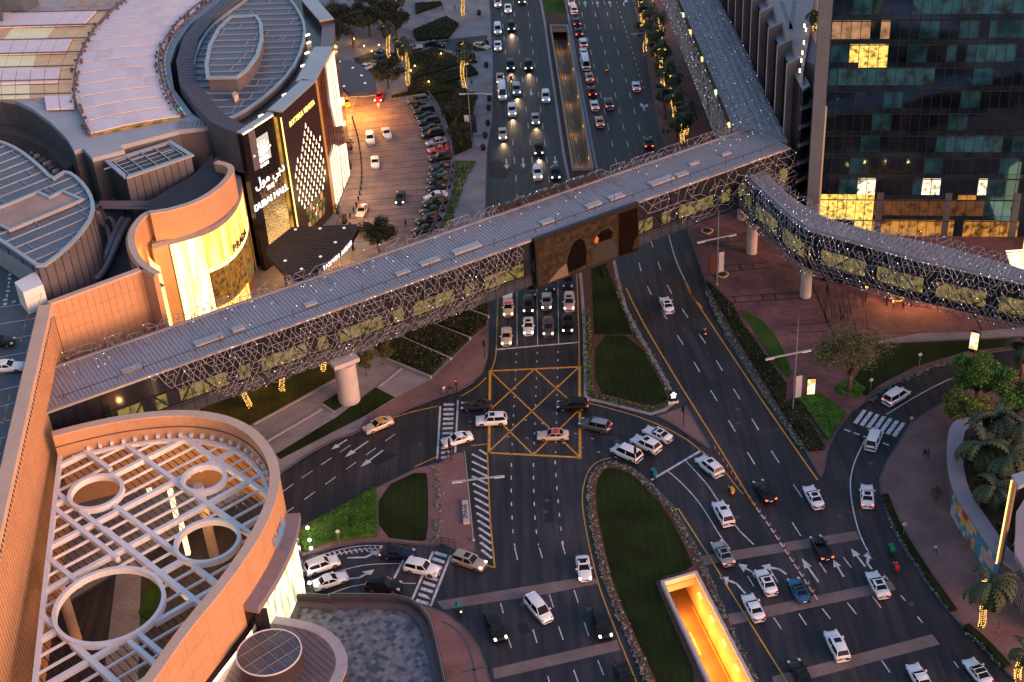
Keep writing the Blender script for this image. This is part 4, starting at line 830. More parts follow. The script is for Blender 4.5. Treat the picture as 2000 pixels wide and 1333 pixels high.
for y0, y1, k in rowsL:
    for j in range(10):
        s0, s1 = j*28, (j+1)*28
        x0a, x1a = kx(y0)-4-s0, kx(y0)-4-s1; x0b, x1b = kx(y1)-4-s0, kx(y1)-4-s1
        if k == 'q' and j > 1: continue
        if k == 'r' and x1a < 130: continue
        sh = (y1-y0)*.1
        q = PX([(x0a-.6, y0+(s0)*.02), (x1a+.6, y0+s1*.02), (x1b+.6, y1+s1*.03), (x0b-.6, y1+s0*.03)], 26.6)
        opaque = (k == 'p' and j > 0) or k == 'q'
        m = M_pan if opaque else (M_rus if k == 'r' else (M_amb if j < 3 else M_grn) if (j+int(y0)) % 7 else M_amb)
        m_ = MB(); m_.prism(q, 26.35 if opaque else 26.12, 26.75 if opaque else 26.3); m_.build('roof_panel' if opaque else 'glass_panel', m, sk)
for i in range(7):
    y = 20+i*27; m_ = MB(); m_.tube(GL([(kx(y)-6, y), (kx(y)-200, y+5)], 26.8), .14, 4); m_.build('gutter_rail', MATS['brown_steel'], sk)
for x0, y0, x1, y1 in ((0, 229, 40, 249), (52, 242, 96, 264)):
    f = wallfn(G(x0, y0, 20), G(x1, y1-1, 20))
    for k in range(4):
        m_ = MB(); a, c = f(k/4+.02, 0, .6), f((k+1)/4-.02, 0, .6); m_.prism([a, c, c+Vector((0, .1, 0)), a+Vector((0, .1, 0))], 18.6, 21.0); m_.build('lit_window', emis('yellow_lit_window', (1, .62, .08), 1.6), sk)
prism('eaves_wall', [(-100, 215), (0, 222), (45, 240), (100, 262), (140, 300), (150, 320), (128, 330), (90, 290), (40, 268), (0, 258), (-100, 250)], 12, 20.6, mat('dusky_wall', (.1, .07, .07), .7), sk, px=20.6)
prism('lower_ledge', [(-100, 250), (0, 262), (40, 272), (85, 294), (120, 330), (150, 372), (140, 380), (105, 345), (70, 318), (0, 285), (-100, 270)], 12, 17.6, M_cladding, sk, px=17.6)
for i in range(9):
    p = G(40+i*9, 285+i*7.5, 18); m_ = MB(); m_.tube([p, p+Vector((2.6, 1.6, 0))], .55, 8); m_.build('roof_unit', M_stone_l if i % 2 else M_cladding, sk)
f = wallfn(*PX([(350, 258), (405, 250)], 26))
m_ = MB()
for k in range(7): m_.box((-.08, -1.5, 0), (.08, 1.5, .15), Matrix.Translation(G(350+k*8, 244, 26.1)))
m_.build('roof_ladder', M_steel, sk)
prism('deck_corner', [(0, 0), (40, -4), (70, -18), (-60, -18), (-60, 20), (0, 18)], 20, 29.5, M_deck, sk, px=29.5)
# ---- drum with the leaf roof and the shop fronts
dr = thing('fashion_hall', 'oval blue-roofed hall with tall black and brown shop fronts facing the forecourt', 'building')
ZT = 28.0
ro = [(485, 0), (432, 37), (397, 75), (377, 125), (380, 162), (400, 200), (418, 222), (440, 237), (472, 225), (525, 187), (570, 142), (592, 95), (597, 55), (582, 22), (565, 0), (545, -25), (510, -25)]
rw = ccw(smooth(PX(ro, 27), 1, True))
T = PX([(470, 262), (531, 223), (547, 220), (613, 160), (647, 94), (649, 40), (612, -2), (590, -30)], ZT)
outer = PX([(470, 262), (440, 252), (410, 237), (382, 207), (350, 162), (344, 120), (357, 75), (387, 37), (435, 0), (480, -30)], ZT)
body = outer+T[::-1]
prism('body', offset(ccw(body), .8), 0, 26.2, M_black, dr)
b = MB(); b.prism(rw, 26.2, 27); b.build('roof', M_deck, dr); coping('roof_rim', rw, 27, .5, .5, M_palecap, dr, True)
wallr = offset(rw, -.15); b = MB(); b.prism(wallr, 24.5, 26.9); b.build('rim_wall', M_cladding, dr)
dse = (G(600, 90, 27)-G(380, 95, 27)).normalized(); seams(dr, rw, 27, dse, 3.1, .2, .22)
ring = [p for p in outer]; ring2 = offset(ring, -3.2, False)
b = MB(); b.prism(ring+ring2[::-1], 20, ZT); b.build('ring_wall', mat('ring_metal', (.13, .115, .135), .5, .2, var=.15), dr)
for a, c in zip(resample(ring, .9), resample(ring2, .82)): m_ = MB(); m_.tube([Vector((a.x, a.y, ZT+.03)), Vector((c.x, c.y, ZT+.03))], .05, 3); m_.build('ledge_joint', M_dark, dr)
lf = [(450, 32.5), (500, 30), (509, 45), (511, 75), (502, 107), (482, 135), (462, 150), (406, 151), (403, 125), (410, 87), (427, 55)]
lw = ccw(PX(lf, 30)); prism('leaf_wall', lw, 27, 29.5, M_cladding, dr); prism('leaf_roof', offset(lw, .2), 29.5, 29.7, M_deck, dr); coping('leaf_rim', lw, 29.6, .7, .4, M_palecap, dr, True); seams(dr, offset(lw, .3), 29.7, dse, 3.1, .2, .2)
prism('roof_box', [(452, 182), (460, 178), (465, 184), (457, 189)], 27, 28.2, M_stone_l, dr)
# black front
fA = wallfn(T[0], T[1]); LA = (T[1]-T[0]).length
prism('black_front', [fA(0, 0, .25), fA(1, 0, .25), fA(1, 0, -.8), fA(0, 0, -.8)], 0, ZT, M_black, dr)
prism('front_cap', [fA(0, 0, .35), fA(1, 0, .35), fA(1, 0, -.9), fA(0, 0, -.9)], ZT, ZT+.25, M_palecap, dr)
m_ = MB(); m_.box((0, -.1, 0), (LA*.96, .1, .12), frame(fA(.02, ZT-.2, .38), T[1]-T[0], fA(0, 0, -1)-fA(0, 0, 0))); m_.build('light_line', M_litw, dr)
m = mat('sparkle_screen', (.02, .012, .008), .3, var=0, emit=(1, .55, .15), es=1.0); N, L_, bs = nodes(m); p = pos(N)
vn = N.new('ShaderNodeTexNoise'); vn.inputs['Scale'].default_value = 6.5; vn.inputs['Detail'].default_value = 2; L_.new(p, vn.inputs['Vector'])
sx = N.new('ShaderNodeSeparateXYZ'); L_.new(p, sx.inputs[0]); mr = N.new('ShaderNodeMapRange'); mr.inputs[1].default_value = 6; mr.inputs[2].default_value = 17; mr.inputs[3].default_value = .47; mr.inputs[4].default_value = .66; L_.new(sx.outputs['Z'], mr.inputs[0])
gt = N.new('ShaderNodeMath'); gt.operation = 'GREATER_THAN'; L_.new(vn.outputs['Fac'], gt.inputs[0]); L_.new(mr.outputs[0], gt.inputs[1]); L_.new(mix(N, L_, gt.outputs[0], (0.01, .005, .003), (1.0, .55, .18)), bs.inputs['Emission Color'])
prism('sparkle_screen', [fA(.24, 0, .27), fA(.97, 0, .27), fA(.97, 0, .33), fA(.24, 0, .33)], 3.5, 17.5, m, dr)
xd = T[1]-T[0]
M_sign = emis('white_sign_letters', (1, 1, 1), 1.6); M_signp = emis('pale_green_emblem_panel', (.5, .6, .54), .4)
prism('emblem', [fA(.26, 0, .27), fA(.74, 0, .27), fA(.74, 0, .33), fA(.26, 0, .33)], 20.6, 25.6, M_signp, dr)
for i in range(7):
    a = radians(20+i*23.5); c0 = fA(.5, 21.9, .35); dx = xd.normalized(); n_ = Vector((0, 0, 1)); m_ = MB()
    e0 = c0+dx*cos(a-.07)*2.6+n_*sin(a-.07)*2.9; e1 = c0+dx*cos(a+.07)*2.6+n_*sin(a+.07)*2.9; m_.add([c0+n_*.15, e0, e1], [(0, 1, 2)]); m_.build('emblem_ray', M_sign, dr)
m_ = MB(); m_.add([fA(.3, 20.9, .35), fA(.7, 20.9, .35), fA(.62, 21.7, .35), fA(.38, 21.7, .35)], [(0, 1, 2, 3)]); m_.build('emblem_base', M_sign, dr)
lettering('DUBAI', .8, fA(.5, 20.1, .35), xd, (0, 0, 1), M_sign, dr); lettering('\uFEDD\uFEEE\uFEE3 \uFEF2\uFE91\uFEA9', 2.5, fA(.6, 17.4, .35), xd, (0, 0, 1), M_sign, dr)
lettering('THE', 1.2, fA(.56, 15.4, .36), xd, (0, 0, 1), M_sign, dr, extrude=.1); lettering('DUBAI MALL', 1.75, fA(.53, 13.2, .36), xd, (0, 0, 1), M_sign, dr, extrude=.1)
# gold return between the two fronts
fG = wallfn(T[1], T[2]); prism('gold_return', [fG(0, 0, -.5), fG(1, 0, -.5), fG(1, 0, -1.3), fG(0, 0, -1.3)], 0, 27, m_litglass('gold_glow', (.6, .28, .03), .8, .35), dr)
for u in (.03, .97): m_ = MB(); m_.tube([fG(u, 1, .1), fG(u, 27, .1)], .12, 4); m_.build('light_line', M_lit, dr)
# brown front with the diamond of lights
fB = wallfn(T[2], T[3]); LB = (T[3]-T[2]).length; xb = T[3]-T[2]
M_brn = mat('dark_brown_front', (.03, .014, .016), .45, var=.1)
prism('brown_front', [fB(0, 0, .3), fB(1, 0, .3), fB(1, 0, -2.2), fB(0, 0, -2.2)], 0, ZT, M_brn, dr)
prism('front_cap', [fB(0, 0, .4), fB(1, 0, .4), fB(1, 0, -2.4), fB(0, 0, -2.4)], ZT, ZT+.3, M_palecap, dr)
lettering('BOTTEGA VENETA', 1.5, fB(.52, 24.6, .35), xb, (0, 0, 1), emis('gold_sign_letters', (1, .75, .2), 1.3), dr, stretch=.82)
tri = MB(); tri.add([(-.26, 0, -.4), (.2, 0, -.42), (.24, 0, .35), (.16, 0, .62), (-.02, 0, .2)], [(0, 1, 2, 3, 4)]); trm = tri.mesh('light_wedge'); trm.materials.append(M_litw)
for r_ in range(16):
    for k in range(9):
        u = .1+k*.115+(.057 if r_ % 2 else 0); z = 21.8-r_*1.2
        if abs(u-.5)*1.0 > .42-(max(0, 15-z)*0) or (z > 15+ (0.5-abs(u-.55))*14) or (z < 9-(0.5-abs(u-.5))*12): continue
        p = fB(u, z, .33); link('light_wedge', trm, dr, p, atan2(xb.y, xb.x))
for k in range(5):
    for j in range(3):
        u = .28+k*.11+(.05 if j % 2 else 0); z = 2.8+j*1.6; p = fB(u, z, .33); m_ = MB(); m_.prism([fB(u-.04, 0, .31), fB(u+.04, 0, .31), fB(u+.04, 0, .34), fB(u-.04, 0, .34)], z-.7, z+.7); m_.build('shop_window', M_blit if (k+j) % 3 else M_amb, dr)
# glass front with tall white lit sheets
fC = wallfn(T[3], T[4]); M_redg = mat('russet_glass', (.13, .045, .03), .15, var=.4, scale=.6)
prism('russet_front', [fC(.02, 0, .3), fC(1, 0, .3), fC(1, 0, -3), fC(.02, 0, -3)], 0, ZT, M_redg, dr); prism('front_cap', [fC(0, 0, .4), fC(1, 0, .4), fC(1, 0, -3.4), fC(0, 0, -3.4)], ZT, ZT+.3, M_palecap, dr)
m_ = MB(); m_.prism([fC(0, 0, .45), fC(.06, 0, .45), fC(.06, 0, .2), fC(0, 0, .2)], 0, ZT, True); m_.build('bronze_pier', mat('bronze_pier', (.35, .16, .05), .5, emit=(.8, .35, .05), es=.25), dr)
M_sheet = emis('white_lit_sheet', (1, .8, .52), 1.1)
def sheetf(f, pts, m, nm='lit_sheet', o=.5): m_ = MB(); m_.add([f(u, z, o) for u, z in pts], [tuple(range(len(pts)))]); m_.build(nm, m, dr)
sheetf(fC, [(.62, 14), (.99, 11.5), (.99, 27.6), (.55, 27.6), (.5, 20)], M_sheet); sheetf(fC, [(.1, .5), (.5, .5), (.62, 9.5), (.4, 12), (.12, 11)], M_sheet); sheetf(fC, [(.58, .5), (.99, .5), (.99, 7.5), (.66, 9.5)], M_sheet)
for u in (.2, .32, .44, .7, .82): m_ = MB(); m_.tube([fC(u, .3, .55), fC(u, 27.6, .55)], .06, 4); m_.build('mullion', M_dark, dr)
fD = wallfn(T[4], T[5]); prism('bronze_front', [fD(0, 0, .3), fD(1, 0, .3), fD(1, 0, -2.2), fD(0, 0, -2.2)], 0, ZT-1, M_redg, dr); prism('front_cap', [fD(0, 0, .4), fD(1, 0, .4), fD(1, 0, -2.2), fD(0, 0, -2.2)], ZT-1, ZT-.7, M_cladding, dr)
fE = wallfn(T[5], T[6]); prism('bronze_front', [fE(0.02, 0, .3), fE(1, 0, .3), fE(1, 0, -2.6), fE(0.02, 0, -2.6)], 0, ZT, M_brn, dr); prism('front_cap', [fE(0.02, 0, .4), fE(1, 0, .4), fE(1, 0, -2.6), fE(0.02, 0, -2.6)], ZT, ZT+.3, M_palecap, dr)
for x, y in ((601, 70), (603, 85), (600, 105), (592, 130), (556, 187), (510, 228)):
    p = G(x, y, 27.2); m_ = MB(); m_.box((-.5, -.15, 0), (.5, .15, .3), Matrix.Translation(p) @ Matrix.Rotation(.8, 4, 'Z')); m_.build('roof_lamp', M_litw, dr)
def pointlamp(parent, p, e, col, r=.3, name='lamp_light'):
    l = bpy.data.lights.new(name, 'POINT'); l.energy = e*EK; l.color = col; l.shadow_soft_size = r; return link(name, l, parent, p)
# entrance canopies
ca = thing('entrance_canopy', 'dark fan-shaped canopy with white lettering beside the black shop front', 'canopy')
cpts = [(519, 484), (569, 444), (640, 441), (696, 438), (701, 443), (690, 462), (670, 486), (635, 516), (600, 538), (580, 547), (569, 545), (521.5, 497)]
cpw = ccw(PX(cpts, 7.2)); prism('roof', cpw, 6.9, 7.2, mat('canopy_wood', (.045, .025, .022), .5, var=.2), ca); prism('fascia', cpw, 6.1, 6.9, M_dark, ca); prism('soffit', offset(cpw, .2), 6.0, 6.09, emis('warm_soffit', (1, .5, .12), 1.2), ca)
dse2 = (G(700, 440, 7)-G(569, 444, 7)).normalized(); seams(ca, cpw, 7.2, dse2, .8, .1, .06, 'roof_batten', M_dark, False)
for x, y in ((577, 449), (625, 447), (672, 446), (655, 474), (626, 502), (589, 526), (557, 510)): p = G(x, y, 7.2); m_ = MB(); m_.lathe([(.3, 0), (.3, .1)], p, 10); m_.build('skylight_disc', emis('skylight_disc', (.8, .75, .7), .6), ca)
fa = PX([(600, 538), (635, 516), (670, 486), (690, 462)], 7.2); txt = 'FASHION AVENUE'; Lf = plen(fa)
for i, ch in enumerate(txt):
    if ch == ' ': continue
    p, d = along(fa, Lf*(.28+.67*i/len(txt))); nrm = Vector((d.y, -d.x, 0)); lettering(ch, 1.15, (p.x+nrm.x*.12, p.y+nrm.y*.12, 6.6), d, (0, 0, 1), M_sign, ca, 'letter', .04)
for x, y in ((560, 560), (620, 540), (690, 490)): c = G(x, y); m_ = MB(); m_.lathe([(.25, 0), (.25, 6.0)], c, 10); m_.build('post', M_dark, ca)
for x, y in ((560, 545), (610, 530), (660, 500), (690, 478)): pointlamp(ca, G(x, y, 5.2), 450, (1, .5, .13), .5)
cb = thing('entrance_canopy', 'smaller plum-coloured canopy sheltering the taxi drop-off by the lawn', 'canopy')
c2 = ccw(smooth(PX([(658, 117), (687, 118), (716, 134), (731, 154), (736, 172), (734.6, 181), (664, 183)], 7.2), 1, True)); prism('roof', c2, 6.4, 7.2, mat('plum_roof', (.1, .065, .085), .5), cb); prism('soffit', offset(c2, .2), 6.25, 6.38, MATS['warm_soffit'], cb)
for x, y in ((663, 121), (689, 133), (706, 148), (713, 163), (672, 169)): p = G(x, y, 7.2); m_ = MB(); m_.lathe([(.3, 0), (.3, .1)], p, 10); m_.build('skylight_disc', MATS['skylight_disc'], cb)
for x, y in ((668, 196), (700, 192), (735, 190)): c = G(x, y); m_ = MB(); m_.lathe([(.2, 0), (.2, 6.3)], c, 10); m_.build('post', M_dark, cb)
for x, y in ((680, 195), (700, 198), (720, 192), (685, 180)): pointlamp(cb, G(x, y, 5.0), 1500, (1, .46, .08), .5)
# wall lamps of the fronts that wash the pavement
for x, y, e in ((696, 240, 900), (700, 290, 650), (704, 345, 650), (698, 395, 700), (650, 438, 400)): pointlamp(dr, G(x, y, 4.5), e, (1, .62, .28), .5)

# ---- oval porch hall with the white lattice roof
ov = thing('porch_hall', 'oval peach porch building with a white lattice roof pierced by four rings', 'building')
ZO, ZL = 17.0, 13.6
rim = smooth(PX([(101, 846), (166, 829), (249, 812), (353, 802), (436, 811), (498, 838), (539, 888), (549, 946), (520, 1029), (452, 1133), (365, 1236), (299, 1333), (225, 1430)], ZO), 2)
rin = offset(rim, 1.1, False) if (offset(rim, 1.1, False)[40]-rim[40]).x < 0 else offset(rim, -1.1, False)
b = MB(); b.prism(rim+rin[::-1], 4.8, ZO); b.build('ring_wall', M_stone, ov)
no_ = [(a-c).normalized() for a, c in zip(rim, rin)]; ks_ = list(range(0, len(rim)-2, 2))
for i in ks_:
    for j in range(4):
        a, c = rim[i]+no_[i]*.03, rim[i+2]+no_[i+2]*.03; e = (c-a).normalized()*.025; z0 = 5.2+j*2.95; m_ = MB(); m_.prism([a+e, c-e, c-e-no_[i+2]*.2, a+e-no_[i]*.2], z0+.025, z0+2.925); m_.build('stone_panel', M_stone, ov)
mid = [a.lerp(c, .5) for a, c in zip(rim, rin)]; coping('coping', mid, ZO, 1.35, .2, M_stone_l, ov)
b = MB(); b.ribbon([Vector((p.x, p.y, 15.2)) for p in rin], .3, None, .12); b.build('groove', mat('stone_groove', (.16, .08, .05), .8), ov)
Lr = plen(rim)
for i in range(26):
    p, d = along(rin, plen(rin)*(.05+.5*i/26)); m_ = MB(); m_.box((-.22, -.45, 0), (.22, .45, .6), frame((p.x, p.y, ZL), d, Vector((-d.y, d.x, 0)))); m_.build('bracket', M_whitepaint, ov)
inside = [p for p in rin]; leftedge = PX([(68, 1333), (90, 1120), (118, 882)], ZL)
lat_poly = rin[2:]+PX([(45, 1500), (68, 1333), (90, 1120), (118, 882)], ZL)
def inpoly(p, poly):
    c = False; n = len(poly); j = n-1
    for i in range(n):
        a, e = poly[i], poly[j]
        if (a.y > p.y) != (e.y > p.y) and p.x < (e.x-a.x)*(p.y-a.y)/(e.y-a.y)+a.x: c = not c
        j = i
    return c
zk = lambda x, y: (x*.415, 780+y*.415)
rings = []
for cx, cy, rx in ((450, 430, 128), (958, 365, 106), (975, 660, 155), (512, 962, 258)):
    c = G(*zk(cx, cy), ZL+.5); e = G(*zk(cx+rx, cy), ZL+.5); rings.append((c, (e-c).length))
def beam(a, c, w, h, name, z=ZL, step=.25):
    d = (c-a); L = d.length; d.normalize(); n = Vector((-d.y, d.x, 0)); run = None; t = 0
    segs = []
    while t <= L+step:
        p = a+d*min(t, L); ok = t <= L and inpoly(p, lat_poly) and all((p-Vector((q.x, q.y, p.z))).length > r_-.1 for q, r_ in rings)
        if ok and run is None: run = t
        if not ok and run is not None:
            if t-run > .6: segs.append((run, t))
            run = None
        t += step
    for t0, t1 in segs:
        m_ = MB(); m_.box((t0, -w/2, -h), (t1, w/2, 0), frame((a.x, a.y, z), d, n)); m_.build(name, M_whitepaint, ov)
dA = (G(*zk(1200, 645), ZL)-G(*zk(545, 180), ZL)).normalized(); dB = (G(*zk(1290, 375), ZL)-G(*zk(175, 980), ZL)).normalized()
dA = Vector((dA.x, dA.y, 0)); dB = Vector((dB.x, dB.y, 0))
for iz, (x, y) in enumerate(((545, 180), (810, 140), (530, 490), (265, 435), (610, 700), (370, 600), (200, 720), (175, 995), (610, 1140), (450, 1250), (350, 205))):
    p = G(*zk(x, y), ZL); hl = 9 if (x, y) in ((370, 600), (350, 205)) else 32
    beam(Vector((p.x, p.y, 0))-dA*6, Vector((p.x, p.y, 0))+dA*hl, .62, .8, 'main_beam', ZL+.02+.011*iz)
base = G(*zk(205, 700), ZL); nB = Vector((-dB.y, dB.x, 0)); k = 0
for i in range(-12, 12):
    p = Vector((base.x, base.y, 0))+nB*(i*2.45); thick = i % 3 == 0
    beam(p-dB*30, p+dB*45, .58 if thick else .21, .75 if thick else .35, 'main_beam' if thick else 'lattice_beam', ZL-.012 if thick else ZL-.2)
g_ = MB()
for i in range(-40, 46):
    p = Vector((base.x, base.y, 0))+dB*(i*.95); t = -30
    run = None
    for s in range(0, 130):
        q = p+nB*(-30+s*.5); ok = inpoly(q, lat_poly) and all((q-Vector((c.x, c.y, 0))).length > r_ for c, r_ in rings)
        if ok and run is None: run = s
        if (not ok or s == 129) and run is not None: g_.box((run*.5-30, -.05, -.1), (s*.5-30, .05, 0), frame((p.x, p.y, ZL-1.0), nB, dB)); run = None
g_.build('grille', mat('bronze_grille', (.035, .02, .016), .5), ov, kind='stuff')
for c, r_ in rings:
    m_ = MB(); k = 48; A = [(c.x+r_*cos(2*pi*i/k), c.y+r_*sin(2*pi*i/k)) for i in range(k)]; Bq = [(c.x+(r_-.5)*cos(2*pi*i/k), c.y+(r_-.5)*sin(2*pi*i/k)) for i in range(k)]
    m_.prism([Vector((x, y, 0)) for x, y in A], ZL-.45, ZL+.45, True, [[Vector((x, y, 0)) for x, y in Bq]]); m_.build('ring', M_whitepaint, ov)
m_ = MB(); m_.ribbon([Vector((p.x, p.y, ZL-.7)) for p in PX([(66, 1345), (90, 1120), (118, 882), (140, 872)], ZL)], .6, None, .72); m_.build('edge_beam', M_whitepaint, ov)
m_ = MB(); m_.ribbon([Vector((p.x, p.y, ZL-.5)) for p in offset(rin, .9 if (offset(rin, .9, False)[40]-rin[40]).x < 0 else -.9, False)[3:]], .5, None, .55); m_.build('edge_beam', M_whitepaint, ov)
for x, y in ((418, 1085), (150, 1250), (260, 960)): c = G(x, y); m_ = MB(); m_.lathe([(.7, 0), (.7, ZL-1)], c, 16); m_.build('column', M_stone_l, ov)
for x, y, e in ((330, 960, 650), (220, 1040, 250), (380, 1110, 600), (240, 1200, 250), (430, 1000, 500), (330, 1190, 300), (300, 880, 300)): pointlamp(ov, G(x, y, 9.5), e, (1, .55, .2), .4)
for x, y in ((285, 930), (340, 990), (360, 1050), (420, 920)):
    m_ = MB(); p = G(x, y, 6); m_.box((-.3, -.3, -3), (.3, .3, 3), Matrix.Translation(p)); m_.build('lit_column', emis('lit_column', (1, .75, .35), 1.6), ov)
b = MB(); b.sheet(ccw(GL([(258, 870), (300, 868), (275, 1150), (270, 1345), (200, 1345), (228, 1120)])), KZ+.02); b.build('porch_pavement', M_paveg, kind='structure')
lawn([(120, 900), (150, 890), (125, 1100), (90, 1300), (80, 1290)], M_lawn2, KZ+.05, it=0); lawn([(300, 1120), (330, 1150), (300, 1220), (270, 1200)], M_lawn2, KZ+.05, it=0)
# outer ledge, sign and lit windows on the street side
sl_ = sub(rim, .50, .70, 16); led = offset(sl_, -2.0, False) if (offset(sl_, -2.0, False)[8]-sl_[8]).x > 0 else offset(sl_, 2.0, False)
b = MB(); b.prism(sl_+led[::-1], 10.6, 11.6); b.build('street_ledge', mat('lilac_ledge', (.24, .2, .23), .6), ov)
led2 = [a.lerp(c, .75) for a, c in zip(sl_, led)]
m_l = mat('green_white_lit_glass', (.4, .45, .35), .3, var=0, emit=(.8, .95, .6), es=1.0); N, L_, bs = nodes(m_l); p = pos(N); mp = N.new('ShaderNodeMapping'); mp.inputs['Scale'].default_value = (.8, .8, .15); L_.new(p, mp.inputs['Vector']); n1 = N.new('ShaderNodeTexNoise'); n1.inputs['Scale'].default_value = 1.5; L_.new(mp.outputs[0], n1.inputs['Vector']); r = ramp(N, [(.35, (.12, .2, .06)), (.5, (.75, .9, .5)), (.62, (1, 1, .85))]); L_.new(n1.outputs['Fac'], r.inputs[0]); L_.new(r.outputs[0], bs.inputs['Emission Color'])
for i in range(3, 15):
    a, c = led2[i], led2[i+1]; d = (c-a).normalized(); m_ = MB(); q = Vector((-d.y, d.x, 0))*.15; m_.prism([a+d*.03, c-d*.03, c-d*.03+q, a+d*.03+q], .2, 10.5); m_.build('street_window', m_l, ov)
prism('street_core', sl_+[a.lerp(c, .6) for a, c in zip(sl_, led)][::-1], 0, 10.6, M_black, ov)
e0, e1 = led2[15], led2[16]; m_ = MB(); m_.prism([e0, e1, e1+(e1-e0)*.2, e0+Vector((.9, 0, 0))], 0, 10.4); m_.build('dark_pier', M_dark, ov)
txt = 'DUBAI'; sgn = offset(sl_, -.25, False) if (offset(sl_, -.25, False)[8]-sl_[8]).x > 0 else offset(sl_, .25, False)
for i, ch in enumerate(txt):
    p, d = along(sgn, plen(sgn)*(.40-.055*i)); nrm = Vector((d.y, -d.x, 0)); nrm = nrm if nrm.x > 0 else -nrm; xx = Vector((0, 0, 1)).cross(nrm)
    lettering(ch, 1.9, (p.x+nrm.x*.2, p.y+nrm.y*.2, 12.9), xx, (0, 0, 1), mat('dark_blue_letters', (.03, .05, .09), .3, emit=(.4, .6, .9), es=.25), ov, 'letter', .12)
# lit doorway low on the wall
dp = sub(rim, .70, .83, 10); do_ = offset(dp, -.5, False) if (offset(dp, -.5, False)[5]-dp[5]).x > 0 else offset(dp, .5, False)
b = MB(); b.prism(dp+do_[::-1], 6.9, 7.5); b.build('door_light', M_litw, ov)
b = MB(); b.prism(dp+do_[::-1], 7.55, 8.1); b.build('door_hood', M_dark, ov)
# ---- terrace with the chequered floor and the oval bar roof
te = thing('terrace', 'raised terrace of mixed blue-grey tiles with a dark parapet beside the crossing', 'terrace')
tpx = [(556, 1196), (566, 1160), (600, 1160), (640, 1164), (642, 1161), (700, 1161), (775, 1163), (803, 1170), (826, 1186), (842, 1208), (850, 1232), (858, 1265), (868, 1310), (880, 1370), (430, 1370), (500, 1260)]
tw = ccw(PX(tpx, 3.6)); b = MB(); b.prism(tw, 0, 2.4); b.build('floor', m_tiles('terrace_tiles', [(.17, .165, .19), (.1, .105, .135), (.055, .065, .095), (.14, .135, .155), (.2, .19, .21)], .6, .6, .55), te)
it_ = offset(tw, .5); b = MB(); b.prism(tw, 2.4, 3.6, True, [it_]); b.build('parapet', mat('plum_parapet', (.05, .035, .042), .5), te)
it2 = offset(tw, 1.5); b = MB(); b.prism(offset(tw, .52), 2.4, 2.8, True, [it2]); b.build('bench_ledge', mat('plum_ledge', (.09, .07, .08), .6), te)
m_ = MB(); rl = offset(tw, .2); m_.tube([Vector((p.x, p.y, 3.95)) for p in rl]+[Vector((rl[0].x, rl[0].y, 3.95))], .04, 4)
for p in rl: m_.tube([Vector((p.x, p.y, 3.6)), Vector((p.x, p.y, 3.95))], .03, 4)
m_.build('handrail', M_steel, te)
br_ = thing('pavilion_roof', 'low oval plum roof with a pale rim and a glass-topped drum on the terrace', 'pavilion')
op = [(503, 1203), (560, 1209), (620, 1222), (655, 1245), (673, 1275), (674, 1303), (660, 1335), (640, 1375), (400, 1375), (440, 1290), (470, 1245)]
ow = ccw(smooth(PX(op, 6.4), 1, True)); b = MB(); b.prism(ow, 2.45, 6.1); b.build('wall', mat('pavilion_wall', (.08, .055, .06), .4), br_); b = MB(); b.prism(offset(ow, -.3), 6.1, 6.35); b.build('rim', mat('pale_lilac_rim', (.42, .36, .38), .6), br_)
b = MB(); iw = offset(ow, 1.1); b.prism(iw, 6.36, 6.45); b.build('roof', mat('plum_decking', (.14, .105, .12), .6, var=.15), br_)
dB2 = (G(600, 1300, 6)-G(500, 1210, 6)).normalized(); seams(br_, iw, 6.45, dB2, .75, .07, .03, 'board_joint', mat('board_joint', (.06, .045, .05), .7), False)
dc = G(525, 1273, 9); re = (G(587, 1275, 9)-dc).length; k = 40
ring_ = [Vector((dc.x+re*cos(2*pi*i/k), dc.y+re*.98*sin(2*pi*i/k), 0)) for i in range(k)]
b = MB(); b.prism(ring_, 6.4, 8.8); b.build('drum', mat('drum_wall', (.06, .04, .045), .35), br_); b = MB(); b.prism(offset(ring_, .1), 8.8, 8.9); b.build('drum_glass', mat('drum_glass', (.1, .1, .11), .2, var=.3, scale=.4), br_); coping('drum_rim', ring_, 8.85, .16, .12, M_whitepaint, br_, True)
seams(br_, ring_, 8.9, dB2, 1.3, .05, .05, 'glazing_bar', M_seam, False); seams(br_, ring_, 8.905, Vector((-dB2.y, dB2.x, 0)), 1.9, .05, .05, 'glazing_bar', M_seam, False)
# ================================================================== east side buildings
gb = G(1593, 460); gd = (G(2000, 35.5, 45)-G(1621, 39, 45)); gd = Vector((gd.x, gd.y, 0)).normalized(); gn = Vector((gd.y, -gd.x, 0))
def GT(u, z, o=0.0): return Vector((gb.x+gd.x*u+gn.x*o, gb.y+gd.y*u+gn.y*o, z))
def topx(p):
    c = ROT.transposed() @ (p-Vector((0, 0, CAMH))); return 1000+FPX*c.x/-c.z, 666.5-FPX*c.y/-c.z
gt_ = thing('glass_tower', 'dark teal glass office tower with lit lobby windows reflecting the plaza', 'tower')
prism('core', [GT(.2, 0, -.6), GT(60, 0, -.6), GT(60, 0, -30), GT(.2, 0, -30)], 0, 66, mat('tower_core', (.01, .01, .012), .5), gt_)
def m_tglass(name, col, rough=.06, em=None, es=0.0):
    m = mat(name, col, rough, var=0, spec=.9, emit=em, es=es); N, L, b = nodes(m)
    n = N.new('ShaderNodeTexNoise'); n.inputs['Scale'].default_value = .35; n.inputs['Detail'].default_value = 5; L.new(pos(N), n.inputs['Vector'])
    r = ramp(N, [(.35, tuple(c*.4 for c in col)), (.65, tuple(c*1.5 for c in col))]); L.new(n.outputs['Fac'], r.inputs[0]); L.new(r.outputs[0], b.inputs['Base Color'])
    b.inputs['IOR'].default_value = 1.9; b.inputs['Specular Tint'].default_value = (.3, .65, 1, 1); return m
